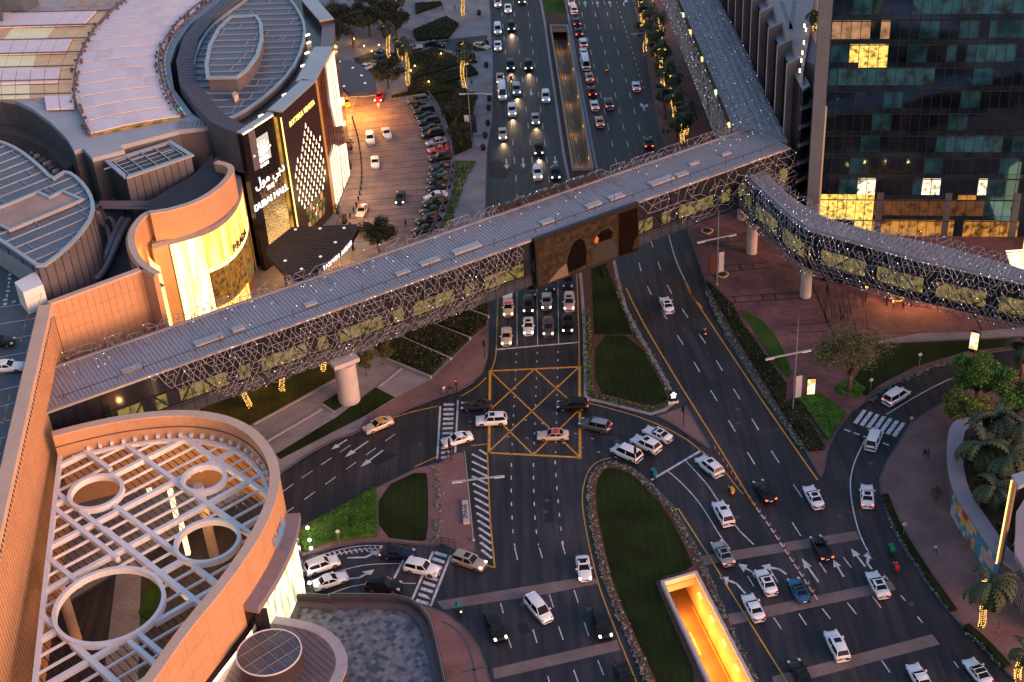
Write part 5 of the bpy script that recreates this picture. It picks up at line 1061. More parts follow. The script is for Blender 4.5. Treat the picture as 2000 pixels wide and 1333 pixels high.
TG = {'d': m_tglass('tower_glass_dark', (.005, .008, .014)), 't': m_tglass('tower_glass_teal', (.012, .06, .085)), 'p': m_tglass('tower_glass_plum', (.009, .008, .016)), 's': m_tglass('tower_spandrel', (.01, .016, .024), .12),
      'y': m_litglass('tower_lobby_yellow', (1, .6, .12), 1.1, 1.3), 'o': m_litglass('tower_room_orange', (.75, .3, .05), .6, .7), 'b': m_litglass('tower_room_dim', (.25, .09, .03), .35, .6), 'w': m_litglass('tower_room_white', (1, .85, .55), 1.2, 1.2), 'T': m_litglass('tower_room_teal', (.015, .1, .13), .4, .5), 'P': m_litglass('tower_room_peach', (.6, .3, .15), .55, .5)}
LIT = [((1598, 380, 1709, 430), 'y'), ((1676, 434, 1708, 450), 'y'), ((1712, 383, 1868, 432), 'b'), ((1700, 434, 1856, 478), 'o'), ((1876, 380, 1900, 400), 'o'), ((1876, 438, 1992, 500), 'o'), ((1876, 400, 1930, 432), 'b'), ((1677, 343, 1713, 370), 'w'), ((1800, 343, 1828, 368), 'w'), ((1906, 343, 1934, 366), 'w'),
       ((1618, 42, 1704, 74), 'P'), ((1726, 42, 1742, 74), 'P'), ((1668, 98, 1740, 130), 'y'), ((1842, 18, 1930, 36), 'P'), ((1640, 130, 1830, 166), 'T'), ((1780, -10, 2010, 16), 'T'), ((1915, 78, 1990, 122), 'T'), ((1855, 275, 1960, 300), 'T')]
FH, SP, PWD = 4.25, 1.0, 1.62; pm = {}
for f_ in range(15):
    for i in range(31):
        z0 = f_*FH+.1; u0_ = .3+i*PWD
        for kind, za, zb in (('v', z0, z0+FH-SP), ('s', z0+FH-SP+.06, z0+FH-.06)):
            x, y = topx(GT(u0_+PWD/2, (za+zb)/2))
            if y < -40 or x > 2200: continue
            key = 's' if kind == 's' else 'd' if (i*7+f_*13) % 11 else 'p'
            if kind == 'v' and ((i*3+f_*5) % 8 in (0, 3) or (x > 1850 and y < 130 and (i+f_) % 3)): key = 't'
            for (a0, b0, a1, b1), k in LIT:
                if a0 <= x <= a1 and b0 <= y <= b1 and (kind == 'v' or k in 'yo'): key = k
            mk = (kind, key)
            if mk not in pm:
                q = MB(); q.box((.045, -.05, .0), (PWD-.045, .04, zb-za)); me = q.mesh('glass_pane' if kind == 'v' else 'spandrel'); me.materials.append(TG[key]); pm[mk] = me
            p = GT(u0_, za, .0); link('glass_pane' if kind == 'v' else 'spandrel', pm[mk], gt_, p, atan2(gd.y, gd.x))
M_mul = mat('tower_mullion', (.03, .033, .04), .4, .4)
for i in range(32): m_ = MB(); m_.box((-.05, -.1, 0), (.05, .14, 62), frame(GT(.3+i*PWD, 0, 0), gd, -gn)); m_.build('mullion', M_mul, gt_)
for f_ in range(15):
    m_ = MB(); m_.box((0, -.16, -.07), (50.3, .05, .07), frame(GT(.3, (f_+1)*FH-SP, .02), gd, -gn)); m_.build('transom', M_mul, gt_)
for u in (11, 23, 35): m_ = MB(); m_.box((-.6, .06, 0), (.6, .5, 9), frame(GT(u, 0, .2), gd, -gn)); m_.build('lobby_column', mat('tower_column', (.07, .075, .095), .5), gt_)
prism('corner_column', [GT(-2.0, 0, .5), GT(.15, 0, .5), GT(.15, 0, -2), GT(-2.0, 0, -2)], 0, 66, mat('blue_grey_column', (.13, .15, .19), .5, .2, var=.1), gt_)
m_ = MB(); m_.prism([GT(.15, 0, .48), GT(.42, 0, .48), GT(.42, 0, -.5), GT(.15, 0, -.5)], 0, 26); m_.build('lit_edge', mat('column_edge_glow', (.4, .3, .22), .5, emit=(.8, .5, .2), es=.12), gt_)  # emission paints warm light onto the side of the column
for i in range(8):
    m_ = MB(); c = G(1982+i*2, 492+i*6); m_.box((-1.6, -.2, 0), (1.6, .2, .25+.1*i), Matrix.Translation(c)); m_.build('lit_step', emis('lit_step', (1, .8, .45), 1.4), gt_)
m_ = MB(); m_.box((-.6, -.3, 0), (3, .3, 9), frame(G(2000, 520), (gd+gn*1.2), -gn)); m_.build('lit_wall', emis('lit_wall', (1, .7, .3), 1.3), gt_)
# ---- finned building
fi = thing('finned_building', 'pink-grey building with tall stepped vertical fins beside the footbridge', 'building')
M_fin = mat('pink_grey_fin', (.48, .36, .36), .7, var=.06, scale=.4); M_findark = mat('fin_glass', (.016, .018, .026), .25, var=.3)
ZF = 30.0; cap = G(1508, 13, ZF)-G(1482, 26, ZF); step = G(1515, 92, ZF)-G(1497.5, 58, ZF); f0 = G(1483, 26, ZF)
pts_front = []
for i in range(-6, 4):
    p = Vector((f0.x, f0.y, 0))+Vector((step.x, step.y, 0))*i; c = Vector((cap.x, cap.y, 0)); s_ = Vector((step.x, step.y, 0))
    t_ = s_.normalized(); q = [p, p+c, p+c+t_*.9, p+t_*.9]; m_ = MB(); m_.prism(q, 0, ZF+.4); m_.build('fin', M_fin, fi)
    q = [p+c*.5+t_*.9, p+c*1.0+t_*.9, p+s_+c*1.0, p+s_+c*.5]; m_ = MB(); m_.prism(q, 0, ZF-2); m_.build('bay_glass', M_findark, fi)
    q = [p+c*.5+t_*.9, p+c*1.0+t_*.9, p+s_+c*1.0, p+s_+c*.5]; m_ = MB(); m_.prism(q, ZF-2, ZF-1.6); m_.build('bay_ledge', M_palecap, fi)
    pts_front.append(p+c*.95)
e_ = pts_front[-1]; rp = pts_front+[e_+Vector((4, -5, 0)), G(1578, 52, ZF), G(1605, -60, ZF)]
b = MB(); b.prism([Vector((p.x, p.y, 0)) for p in rp], 0, ZF-.2); b.build('block', mat('pink_terrace', (.42, .33, .33), .7, var=.08), fi)
for a, c in (((1552, 0), (1545, 55)), ((1525, 0), (1547, 60))): m_ = MB(); m_.ribbon(GL([a, c], ZF), .8, ZF-.19); m_.build('roof_channel', M_cladding, fi)
sb = thing('stair_block', 'narrow pale block with stacked dark balconies and orange lamps next to the glass tower', 'building')
prism('pale_edge', PX([(1563, 146), (1568, 150), (1584, 55), (1577, 53)], 30), 0, 30.5, M_fin, sb)
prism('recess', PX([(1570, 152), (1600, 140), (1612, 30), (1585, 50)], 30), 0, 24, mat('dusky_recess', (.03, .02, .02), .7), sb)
for k in range(7):
    q = PX([(1566, 156), (1600, 146), (1601, 138), (1569, 148)], 30); m_ = MB(); m_.prism([p+Vector((-.3, -1.2, 0)) for p in q[:2]]+q[2:], 3+k*3.6, 3.5+k*3.6); m_.build('balcony', M_cladding if k > 2 else mat('bronze_balcony', (.3, .14, .06), .6), sb)
for x, y, z in ((1571, 52, 31), (1574, 60, 31), (1570, 85, 31), (1567, 105, 31), (1565, 120, 31), (1562, 140, 31)):
    m_ = MB(); m_.box((-.12, -.12, -.2), (.12, .12, .5), Matrix.Translation(G(x, y, z))); m_.build('edge_lamp', M_litw, sb)
for x, y, z in ((1560, 330, 6), (1565, 300, 9), (1558, 370, 3)): pointlamp(sb, G(x, y, z)+Vector((-.3, -1.6, 0)), 800, (1, .42, .06), .3); m_ = MB(); m_.box((-.15, -.15, -.4), (.15, .15, .4), Matrix.Translation(G(x, y, z))); m_.build('wall_lamp', M_sodium, sb)
# ---- planter building with the mural
pb = thing('planter_wall', 'tall curved lilac planter wall with a colourful painted mural', 'planter')
ZP = 4.2
oc = smooth(PX([(1990, 815), (1900, 812), (1858, 822), (1849, 860), (1850, 913), (1863, 966), (1902, 1023), (1937, 1076), (1972, 1108), (2030, 1150)], ZP), 2)
b = MB(); k = len(oc); ins = PX([(2200, 1150), (2200, 815)], ZP); b.prism(oc+ins, 0, ZP-.3); b.build('planted_bed', M_soil, pb)
iw_ = offset(oc, 2.2, False) if (offset(oc, 2.2, False)[20]-oc[20]).x > 0 else offset(oc, -2.2, False)
b = MB(); b.prism(oc+iw_[::-1], 0.1, ZP); b.build('wall', mat('lilac_render', (.34, .27, .29), .75, var=.08), pb)
rr_ = random.Random(11); Lo = plen(oc); cols = [(.5, .04, .02), (.55, .3, .05), (.05, .3, .25), (.5, .42, .36), (.06, .22, .35), (.6, .35, .1), (.45, .3, .32)]
mp_ = offset(oc, .05, False) if (offset(oc, .05, False)[20]-oc[20]).x < 0 else offset(oc, -.05, False)
s0_ = .56; 
for i in range(16):
    for j in range(4):
        a, d = along(mp_, Lo*(s0_+i*.019)); c, _ = along(mp_, Lo*(s0_+(i+1)*.019)); z0 = .3+j*.92
        ci = rr_.randrange(7) if i < 9 else rr_.choice((4, 4, 6, 3)); m_ = MB(); nrm = Vector((d.y, -d.x, 0)); nrm = nrm if nrm.x < 0 else -nrm
        m_.add([Vector((a.x, a.y, z0))+nrm*.02, Vector((c.x, c.y, z0))+nrm*.02, Vector((c.x, c.y, z0+.9))+nrm*.02, Vector((a.x, a.y, z0+.9))+nrm*.02], [(0, 1, 2, 3)]); m_.build('mural_patch', mat('mural_paint_%d' % ci, cols[ci], .6, var=.2), pb)
pf = thing('portal_frame', 'tall slanted bronze post with a pale cap and lit edge beside the planter', 'post')
pbase = G(1952, 1098, ZP-.4); ptop = G(1982, 935, 14); b = MB(); b.tube([pbase, ptop], .45, 4); b.build('post', mat('bronze_post', (.22, .13, .09), .5), pf); m_ = MB(); m_.tube([pbase+Vector((-.5, -.3, 0)), ptop+Vector((-.5, -.3, 0))], .1, 4); m_.build('light_line', M_lit, pf)
prism('cap', PX([(1976, 928), (2030, 910), (2030, 930), (1990, 950)], 14.6), 14.0, 14.6, M_palecap, pf)
pv_ = thing('pavilion', 'lilac canopy building at the corner with black and white swirl wall', 'building')
prism('roof', PX([(1985, 1000), (2010, 960), (2200, 940), (2200, 1120), (2005, 1120), (1982, 1080)], 8), 7.2, 8, MATS['lilac_render'], pv_); prism('wall', PX([(1990, 1015), (2200, 1000), (2200, 1180), (2010, 1120)], 7.2), 0, 7.2, mat('pavilion_side', (.2, .16, .17), .6), pv_)
for k in range(4): m_ = MB(); m_.tube([G(1980+k*2, 1065-k*3, 6.8), G(2004, 1040+k*14, 7.8)], .14, 4); m_.build('lit_rib', M_lit if k == 1 else M_fin, pv_)
m = mat('swirl_print', (.4, .3, .3), .6, var=0); N, L_, bs = nodes(m); wv = N.new('ShaderNodeTexWave'); wv.wave_type = 'RINGS'; wv.inputs['Scale'].default_value = .9; wv.inputs['Distortion'].default_value = 6; wv.inputs['Detail'].default_value = 1; L_.new(pos(N), wv.inputs['Vector']); r = ramp(N, [(.45, (.02, .015, .02)), (.55, (.42, .3, .3))]); L_.new(wv.outputs['Fac'], r.inputs[0]); L_.new(r.outputs[0], bs.inputs['Base Color'])
a, c = G(1974, 1170), G(2030, 1240); m_ = MB(); m_.prism([Vector((a.x, a.y, 0)), Vector((c.x, c.y, 0)), Vector((c.x+1, c.y+1, 0)), Vector((a.x+1, a.y+1, 0))], .1, 4.5); m_.build('swirl_wall', m, pv_)

# ================================================================== planting
vr = random.Random(21)
M_frond = mat('palm_frond', (.045, .06, .024), .7, var=.3, scale=.7, fine=4); M_trunk = mat('palm_trunk', (.14, .085, .05), .9, var=.25, scale=3, fine=14, bump=.6)
M_bark = mat('tree_bark', (.13, .075, .05), .9, var=.25, scale=2, bump=.5)
M_leafd = mat('dark_olive_leaf', (.045, .045, .02), .7, var=.35, scale=.8, fine=5); M_leafg = mat('fresh_green_leaf', (.07, .16, .018), .65, var=.35, scale=.8, fine=5); M_leafy = mat('yellow_green_leaf', (.16, .17, .02), .65, var=.35, scale=.8, fine=5); M_leafb = mat('brown_green_leaf', (.085, .09, .028), .7, var=.4, scale=.8, fine=5)
M_string = emis('warm_string_light', (1, .58, .12), 3.0)
def palm_parts(h, R, seed, lights):
    r = random.Random(seed); t = MB(); pts = [Vector((.25*sin(i*.7+seed), .2*cos(i*.9), h*i/7)) for i in range(8)]; pts[0] = Vector((0, 0, -.1))
    t.tube(pts, [.34-.012*i for i in range(8)], 9); tm = t.mesh('trunk', True); tm.materials.append(M_trunk); top = pts[-1]
    c = MB()
    for k in range(44):
        az = 2*pi*k/44*2.39+r.uniform(-.2, .2); el = -.45+1.5*((k*7) % 44)/44; L = R*r.uniform(.85, 1.1); d = Vector((cos(az), sin(az), 0)); p = top.copy(); e = el; prev = None; n = 9
        for i in range(n+1):
            w = (.42+.2*sin(pi*i/n))*(1 if i < n else .3)*R/3; side = Vector((-d.y, d.x, 0)); q = p.copy()
            if prev:
                a, pw = prev
                for s in (1, -1):                                   # feathered blade on both sides of the rib
                    dz = Vector((0, 0, -.13*R/3)); f0 = q-a
                    c.add([a, q, q+side*s*w*.16+dz*.5+f0*.2, a+side*s*pw*.62+dz+f0*.8], [(0, 1, 2, 3)])
            prev = (q, w); st = L/n; p = p+d*cos(e)*st+Vector((0, 0, sin(e)*st)); e -= .19+.02*i
    cm = c.mesh('crown'); cm.materials.append(M_frond); sm = None
    if lights:
        s = MB(); turns = int(h*3.2)
        for i in range(turns*9):
            f = i/(turns*9); a = f*turns*2*pi; q = pts[min(7, int(f*7))].lerp(pts[min(7, int(f*7)+1)], f*7-int(f*7)); cc = q+Vector((cos(a)*.4, sin(a)*.4, 0)); k = .065
            if r.random() < .75: s.add([cc+Vector(e)*k for e in ((1, 0, 0), (-1, 0, 0), (0, 1, 0), (0, -1, 0), (0, 0, 1), (0, 0, -1))], [(0, 2, 4), (2, 1, 4), (1, 3, 4), (3, 0, 4), (2, 0, 5), (1, 2, 5), (3, 1, 5), (0, 3, 5)])
        for k in range(4):
            az = r.uniform(0, 6.28); q = top+Vector((cos(az)*.5, sin(az)*.5, .1)); s.tube([top, q, q+Vector((cos(az)*.5, sin(az)*.5, -.2))], .03, 3)
        sm = s.mesh('string_lights'); sm.materials.append(M_string)
    return tm, cm, sm
PALMS = {}
def palm(px, h, R, label, lights=True, group=None, z=KZ, seed=None, pts=None):
    sd = vr.randrange(3) if seed is None else seed; key = (round(h), round(R*2), sd, lights)
    if key not in PALMS: PALMS[key] = palm_parts(h, R, sd+1, lights)
    tm, cm, sm = PALMS[key]; p = G(px[0], px[1], z); t = thing('palm_tree', label, 'palm', p, vr.uniform(0, 6.28), group)
    tr = link('trunk', tm, t); link('crown', cm, t)
    if sm: link('string_lights', sm, tr, kind='stuff')
    return t
def leaf_cloud(b, c, rad, n, r, size, flat=.75):
    for _ in range(n):
        v = Vector((r.gauss(0, 1), r.gauss(0, 1), r.gauss(0, 1))).normalized()*(r.random()**.4); p = c+Vector((v.x*rad, v.y*rad, v.z*rad*flat)); a = Vector((r.gauss(0, 1), r.gauss(0, 1), r.gauss(0, .6))).normalized(); d = a.cross(Vector((r.gauss(0, 1), r.gauss(0, 1), r.gauss(0, 1)))).normalized(); s = size*r.uniform(.6, 1.4)
        b.add([p-a*s*.5, p+d*s*.4, p+a*s*.7, p-d*s*.4], [(0, 1, 2, 3)])
def tree_parts(h, R, seed, dens, m, size=.42, sparse=False):
    r = random.Random(seed); t = MB(); c = MB(); hb = h*.35; t.tube([Vector((0, 0, -.1)), Vector((.1, .05, hb*.6)), Vector((0, .1, hb))], .22*R/3, 7, r2=.16*R/3)
    ends = []
    for k in range(9 if not sparse else 14):
        az = 2*pi*k/9+r.uniform(-.4, .4); rr = R*r.uniform(.35, .85); e = Vector((cos(az)*rr, sin(az)*rr, hb+(h-hb)*r.uniform(.3, .85))); m0 = Vector((e.x*.4, e.y*.4, hb+(e.z-hb)*.55)); t.tube([Vector((0, .1, hb*.9)), m0, e], .11*R/3, 5, r2=.025); ends.append(e)
        for q in range(3): f = e+Vector((r.uniform(-1, 1), r.uniform(-1, 1), r.uniform(.1, .9)))*R*.28; t.tube([m0.lerp(e, .6), f], .04*R/3, 4, r2=.012); ends.append(f)
    ends.append(Vector((0, 0, h*.85)))
    for e in ends: leaf_cloud(c, e, R*r.uniform(.2, .42), int(dens*(1.5 if sparse else 2.8)), r, size*.72)
    tm = t.mesh('trunk', True); tm.materials.append(M_bark); cm = c.mesh('crown'); cm.materials.append(m); return tm, cm
TREES = {}
def tree(px, h, R, label, m=None, group=None, z=KZ, dens=60, sparse=False, size=.42):
    m = m or M_leafd; key = (round(h), round(R), m.name, vr.randrange(2), sparse)
    if key not in TREES: TREES[key] = tree_parts(h, R, hash(key[:2]) % 97+key[3], dens, m, size, sparse)
    tm, cm = TREES[key]; t = thing('broadleaf_tree', label, 'tree', G(px[0], px[1], z), vr.uniform(0, 6.28), group); link('trunk', tm, t); link('crown', cm, t); return t
def rand_in(poly, n, r):
    xs = [p.x for p in poly]; ys = [p.y for p in poly]; out = []
    while len(out) < n:
        q = Vector((r.uniform(min(xs), max(xs)), r.uniform(min(ys), max(ys)), 0))
        if inpoly(q, poly): out.append(q)
    return out
def hedge(pts, h, label, m=None, leaf=None, dens=7, name='hedge', lsize=.3, kind=None):
    p = ccw(GL(pts)); m = m or M_hedge; t = thing(name, label, 'hedge'); b = MB(); b.prism(p, 0, KZ+h*.8); b.build('clipped_mass', m, t)
    A = abs(area2(p)); c = MB()
    for q in rand_in(p, int(A*dens), vr): leaf_cloud(c, Vector((q.x, q.y, KZ+h*vr.uniform(.78, 1.02))), .18, 1, vr, lsize)
    pe = p+[p[0]]
    for q in resample(pe, .35):
        leaf_cloud(c, Vector((q.x+vr.uniform(-.1, .1), q.y+vr.uniform(-.1, .1), KZ+h*vr.uniform(.1, 1))), .15, 2, vr, lsize)
    c.build('leaves', leaf or M_leafd, t, kind='stuff'); return t
for q in ([(897, 602), (955, 622)], [(829, 630), (919, 664)], [(752, 672), (783, 662), (881, 704)], [(752, 703), (842, 740)], [(739, 756), (787, 718)], [(495, 830), (664, 738)], [(512, 868), (628, 800)], [(628, 790), (652, 806)]):
    m_ = MB(); m_.ribbon(GL(q, KZ), .42, None, .5 if q[0][1] < 710 else .16); m_.build('garden_kerb', M_kerbp, kind='structure')
HL = 'dark clipped hedge block '
for pts, where in (([(807, 64), (871, 37), (896, 51), (876, 77.6), (815, 82.5)], 'between the pink path and the taxi drive'), ([(812, 11.5), (859.5, 8), (864, 12), (813, 30)], 'farthest up, by the top pink path'), ([(795, 114), (849.6, 98), (897, 119), (897, 130), (805, 158)], 'below the bend of the taxi drive'),
                   ([(805, 160), (920.5, 132), (934, 147), (838, 175), (798, 180)], 'in a long wedge pointing at the road'), ([(765, 193), (818, 179), (897, 164), (902, 179), (840, 189), (825, 184)], 'just behind the valet parking'), ([(842, 193), (905, 183), (925, 197), (922, 290), (889, 305), (880, 255), (862, 215)], 'wrapping the curved row of parked cars'),
                   ([(901, 603), (953, 587), (953, 620)], 'smallest one right under the screen'), ([(838, 628), (895.6, 605), (951, 626), (951, 636), (921, 661)], 'second from the bridge by the pink footpath'), ([(790, 660), (834, 634), (916, 667), (880, 702)], 'third from the bridge by the pink footpath'), ([(752, 674), (785, 665), (872, 706), (842, 737), (752, 702)], 'nearest to the bridge pillar')):
    hedge(pts, .8, HL+where)
for pts, where in (([(889, 319), (930, 319), (916.5, 340), (889, 340)], 'top bed'), ([(889, 344), (914, 344), (905, 365), (887, 365)], 'second bed'), ([(886, 369), (904, 369), (886, 419), (872, 419)], 'long third bed'), ([(869, 424), (887, 424), (879, 447), (861, 447)], 'bed nearest the footbridge')):
    hedge(pts, .5, 'bright flowering planter behind the parked cars, '+where, M_lawn2, mat('white_green_leaf', (.16, .2, .1), .7, var=.4), 14)
hedge([(1379, 552), (1431, 601), (1450, 637), (1528, 745), (1552, 780), (1562, 795), (1611, 880), (1580, 884), (1515, 784), (1437, 655), (1400, 589)], .7, 'long dark hedge along the avenue under the tall street lamp', dens=6)
hedge([(1560, 779), (1602, 774), (1651, 810), (1617, 862), (1561, 785)], .5, 'bright green ground cover beside the glowing poster stand', M_hedge2, mat('ground_cover_leaf', (.035, .085, .012), .7, var=.35), 8)
hedge([(584, 1050), (610, 1025), (640, 1010), (690, 982), (735, 958), (738, 1000), (737, 1050), (690, 1054), (640, 1062), (594, 1080)], .6, 'bright green ground cover on the island beside the oval hall', M_hedge2, MATS['ground_cover_leaf'], 8)
hedge([(1163, 480), (1168, 478), (1184, 540), (1180, 545)], .5, 'narrow dark hedge in the median below the footbridge')
# ---- flower borders: too many plants to count
M_flow = mat('silver_green_flowers', (.2, .23, .16), .8, var=.45, scale=2.5, fine=9); M_flowg = mat('green_flowers', (.1, .16, .05), .8, var=.4, scale=2.5, fine=9)
def border(pts, w, label, m=None, off=0.0, dens=9, it=1):
    p = smooth(GL(pts), it); p = offset(p, off, False) if off else p; c = MB(); L = plen(p)
    for _ in range(int(L*w*dens)):
        s = vr.uniform(0, L); q, d = along(p, s); n = Vector((-d.y, d.x, 0)); c0 = q+n*vr.uniform(-w/2, w/2)*vr.uniform(.7, 1.25)+Vector((0, 0, KZ+vr.uniform(.08, .3))); 
        if vr.random() > .1+.3*(sin(s*.7)+sin(s*.23) > 1.1): leaf_cloud(c, c0, vr.uniform(.1, .3), vr.randrange(3, 8), vr, vr.uniform(.14, .3), .5)
    o = c.build('flower_border', m or M_flow, kind='stuff', label=label, category='flowers'); return o
border([(1146, 610), (1149, 700), (1150, 765), (1165, 778), (1230, 794), (1270, 803), (1303, 794), (1309, 782)], 1.3, 'low pale-green flower border along the median tip beside the yellow box', M_flowg)
border([(1202, 545), (1222, 610), (1246, 657), (1285, 722), (1308, 764)], .9, 'flower border on the avenue side of the median')
border([(1192, 908), (1168, 917), (1157, 938), (1152, 966), (1156, 1010), (1169, 1075), (1185, 1138), (1209, 1200), (1246, 1285), (1285, 1369)], 1.0, 'silver-green flower border on the near side of the oval island')
border([(1194, 908), (1232, 921), (1264, 948), (1309, 994), (1338, 1046), (1364, 1092), (1388, 1144), (1412, 1205), (1432, 1250), (1474, 1333)], 1.0, 'silver-green flower border on the avenue side of the oval island')
border([(1383, 572), (1396, 605), (1424, 657), (1493, 768), (1570, 880)], 1.1, 'silver-green flower border along the avenue by the dark hedge')
border([(849, 912), (856, 935), (859, 975), (855, 1020), (848, 1060)], .9, 'pale flower strip beside the pink island path')
border([(1724, 972), (1738, 1012), (1760, 1056), (1806, 1128), (1850, 1190)], .7, 'low flower strip along the kerb by the two scooters'); border([(1880, 1230), (1912, 1258), (1958, 1308)], .7, 'low flower strip by the kerb near the lit palm')
border([(1700, 786), (1738, 760), (1790, 734), (1842, 714), (1905, 697)], .7, 'thin flower strip along the inside of the curved slip road')
for pts, w, l in (([(1728, 970), (1744, 1012), (1767, 1056), (1813, 1128), (1862, 1196)], .9, 'narrow hedge strip along the kerb behind the scooters'), ([(1886, 1226), (1920, 1254), (1968, 1306)], .9, 'short hedge strip by the kerb near the lit palm')):
    p = smooth(GL(pts), 1); t = thing('hedge', l, 'hedge'); b = MB(); b.ribbon([Vector((q.x, q.y, 0)) for q in p], w, None, .55); b.build('clipped_mass', M_hedge, t)
# ---- trees
PG = 'lit palms along the promenade'
ORD = 'first second third fourth fifth sixth seventh eighth ninth tenth eleventh twelfth thirteenth fourteenth fifteenth sixteenth seventeenth eighteenth nineteenth twentieth twenty-first twenty-second twenty-third twenty-fourth twenty-fifth'.split()
for i, (x, y) in enumerate(((1272, 20), (1252, 30), (1256, 54), (1268, 66), (1290, 80), (1260, 100), (1280, 112), (1283, 140), (1292, 150), (1296, 185), (1310, 202), (1298, 232), (1316, 240), (1340, 262), (1334, 280), (1322, 288))):
    palm((x, y), 6.6, 3.4, '%s palm %salong the promenade counted from the top' % (ORD[i], 'with golden lit trunk ' if i % 4 != 3 else 'with plain trunk '), i % 4 != 3, PG)
for x, y, h, w in ((656, 95, 4.4, 'beside the black roof edge of the oval hall'), (761, 113, 8, 'right behind the blue car on the drive'), (799, 168, 10, 'tallest on the left, above the valet parking'), (783, 119, 5, 'short one between two taller ones'), (780, 43, 6, 'near the dark trees at the top'), (908, 182, 10, 'above the long hedge wedge by the road'), (912, 132, 6, 'beside the dark parked car by the road'), (905, 30, 8, 'at the top edge beside the pale path')):
    palm((x, y), h, 3.3 if h > 7 else 2.8, 'palm with brightly lit trunk '+w, True, 'lit palms in the garden')
for x, y, w in ((485, 797, 'closest to the peach porch'), (552, 764, 'halfway to the bridge pillar'), (632, 724, 'closest to the bridge pillar')): palm((x, y), 4.6, 1.6, 'slim lit palm under the footbridge, '+w, True, 'lit palms under the footbridge')
palm((1916, 1224), 7.6, 4.3, 'large palm with golden trunk lights by the kerb at the corner', True, seed=1); palm((1988, 1330), 4.6, 3.2, 'low palm with lit fronds at the bottom corner', True, seed=2)
for x, y, h, R, w in ((1910, 920, 4.6, 5.4, 'spreading over the curved planter wall'), (1962, 950, 5.2, 5.0, 'second in the planter, above the mural'), (1990, 885, 5.2, 5.0, 'behind the planter near the picture edge'), (1938, 990, 3.6, 4.0, 'shortest, overhanging the mural'), (1945, 875, 4.6, 4.8, 'at the back of the planter by the bench')): palm((x, y), h, R, 'dark unlit palm '+w, False, None, ZP-.3)
palm((1992, 735), 6, 4, 'dark palm on the far side of the curved slip road', False); palm((1592, 60), 3.2, 2.4, 'roof terrace palm with a glowing trunk beside the tower', True, None, ZF-.2, 0)
for x, y, h, R, w in ((690, 90, 7.5, 4.2, 'behind the plum canopy'), (722, 72, 8, 4.6, 'second from the plum canopy'), (668, 62, 7, 4, 'against the oval hall'), (752, 60, 8.5, 4.8, 'highest of the dark group'), (775, 80, 7, 4, 'by the middle lit palm'), (735, 25, 8, 4.6, 'at the top edge of the picture'), (700, 30, 8, 4.4, 'at the top beside the brown building'), (758, 172, 6.5, 4.4, 'overhanging the taxi drop-off'), (740, 492, 5.5, 4, 'between the fan canopy and the footbridge'), (892, 245, 5.5, 3, 'beside the banner post'), (912, 222, 5, 2.8, 'beside the street lamp base'), (900, 288, 5, 2.8, 'nearest the flowering planters')):
    tree((x, y), h, R, 'dense dark olive tree '+w, M_leafd, 'dark trees of the mall garden', dens=70)
tree((1657, 766), 9.6, 6.0, 'broad thin-leaved brownish tree beside the curved slip road', M_leafb, dens=85, sparse=True, size=.34); 
tree((1905, 790), 7.5, 4.6, 'bright green tree at the bend of the slip road', M_leafg, dens=90); tree((1893, 840), 5.5, 3.8, 'yellow-green tree leaning over the pink pavement', M_leafy, dens=80); tree((1985, 825), 6, 3.4, 'dim green tree behind the bench', M_leafg, dens=60)
for x, y, w in ((716, 733, 'nearest the pillar'), (748, 712, 'farther from the pillar')): tree((x, y), 4, 1.8, 'small uplit brown tree on the paved court, '+w, M_leafb, dens=30, sparse=True, size=.25)
hedge([(1632, 760), (1660, 742), (1690, 762), (1676, 778), (1640, 772)], .35, 'soft green bed around the thin-leaved tree', M_hedge2, M_leafg, 5)
_bp = [p for p in offset(oc, 2.6, False)] if (offset(oc, 2.6, False)[20]-oc[20]).x > 0 else [p for p in offset(oc, -2.6, False)]
_bp = [Vector((p.x, p.y, 0)) for p in _bp]+PX([(2100, 1150), (2100, 815)], ZP); c_ = MB()
for q in rand_in(_bp, 900, vr): leaf_cloud(c_, Vector((q.x, q.y, ZP+vr.uniform(-.2, .35))), .4, 7, vr, .32, .7)
c_.build('ground_cover', M_leafd, kind='stuff', label='low dark foliage filling the bed behind the mural wall', category='foliage')
def shrub(px, h, R, label, m=None, pot=False, z=KZ):
    t = thing('potted_shrub' if pot else 'shrub', label, 'shrub', G(px[0], px[1], z)); c = MB(); leaf_cloud(c, Vector((0, 0, h*.6+(.5 if pot else 0))), R, int(90*R*R)+60, vr, .26, h/R/2); c.build('leaves', m or M_leafd, t)
    if pot: b = MB(); b.lathe([(.3, 0), (.42, .6), (.46, .62), (.38, .5)], (0, 0, 0), 12); b.build('pot', M_dark, t)
    return t
shrub((1828, 978), 2.4, .8, 'tall narrow shrub on the pink pavement by the lilac wall')
for x, y, w in ((686, 292, 'nearest the taxi drop-off'), (684, 330, 'by the lower lit sheet'), (660, 418, 'by the brown front'), (672, 437, 'beside the fan canopy')): shrub((x, y), 1.7, .8, 'potted shrub at the foot of the shop fronts, '+w, None, True)
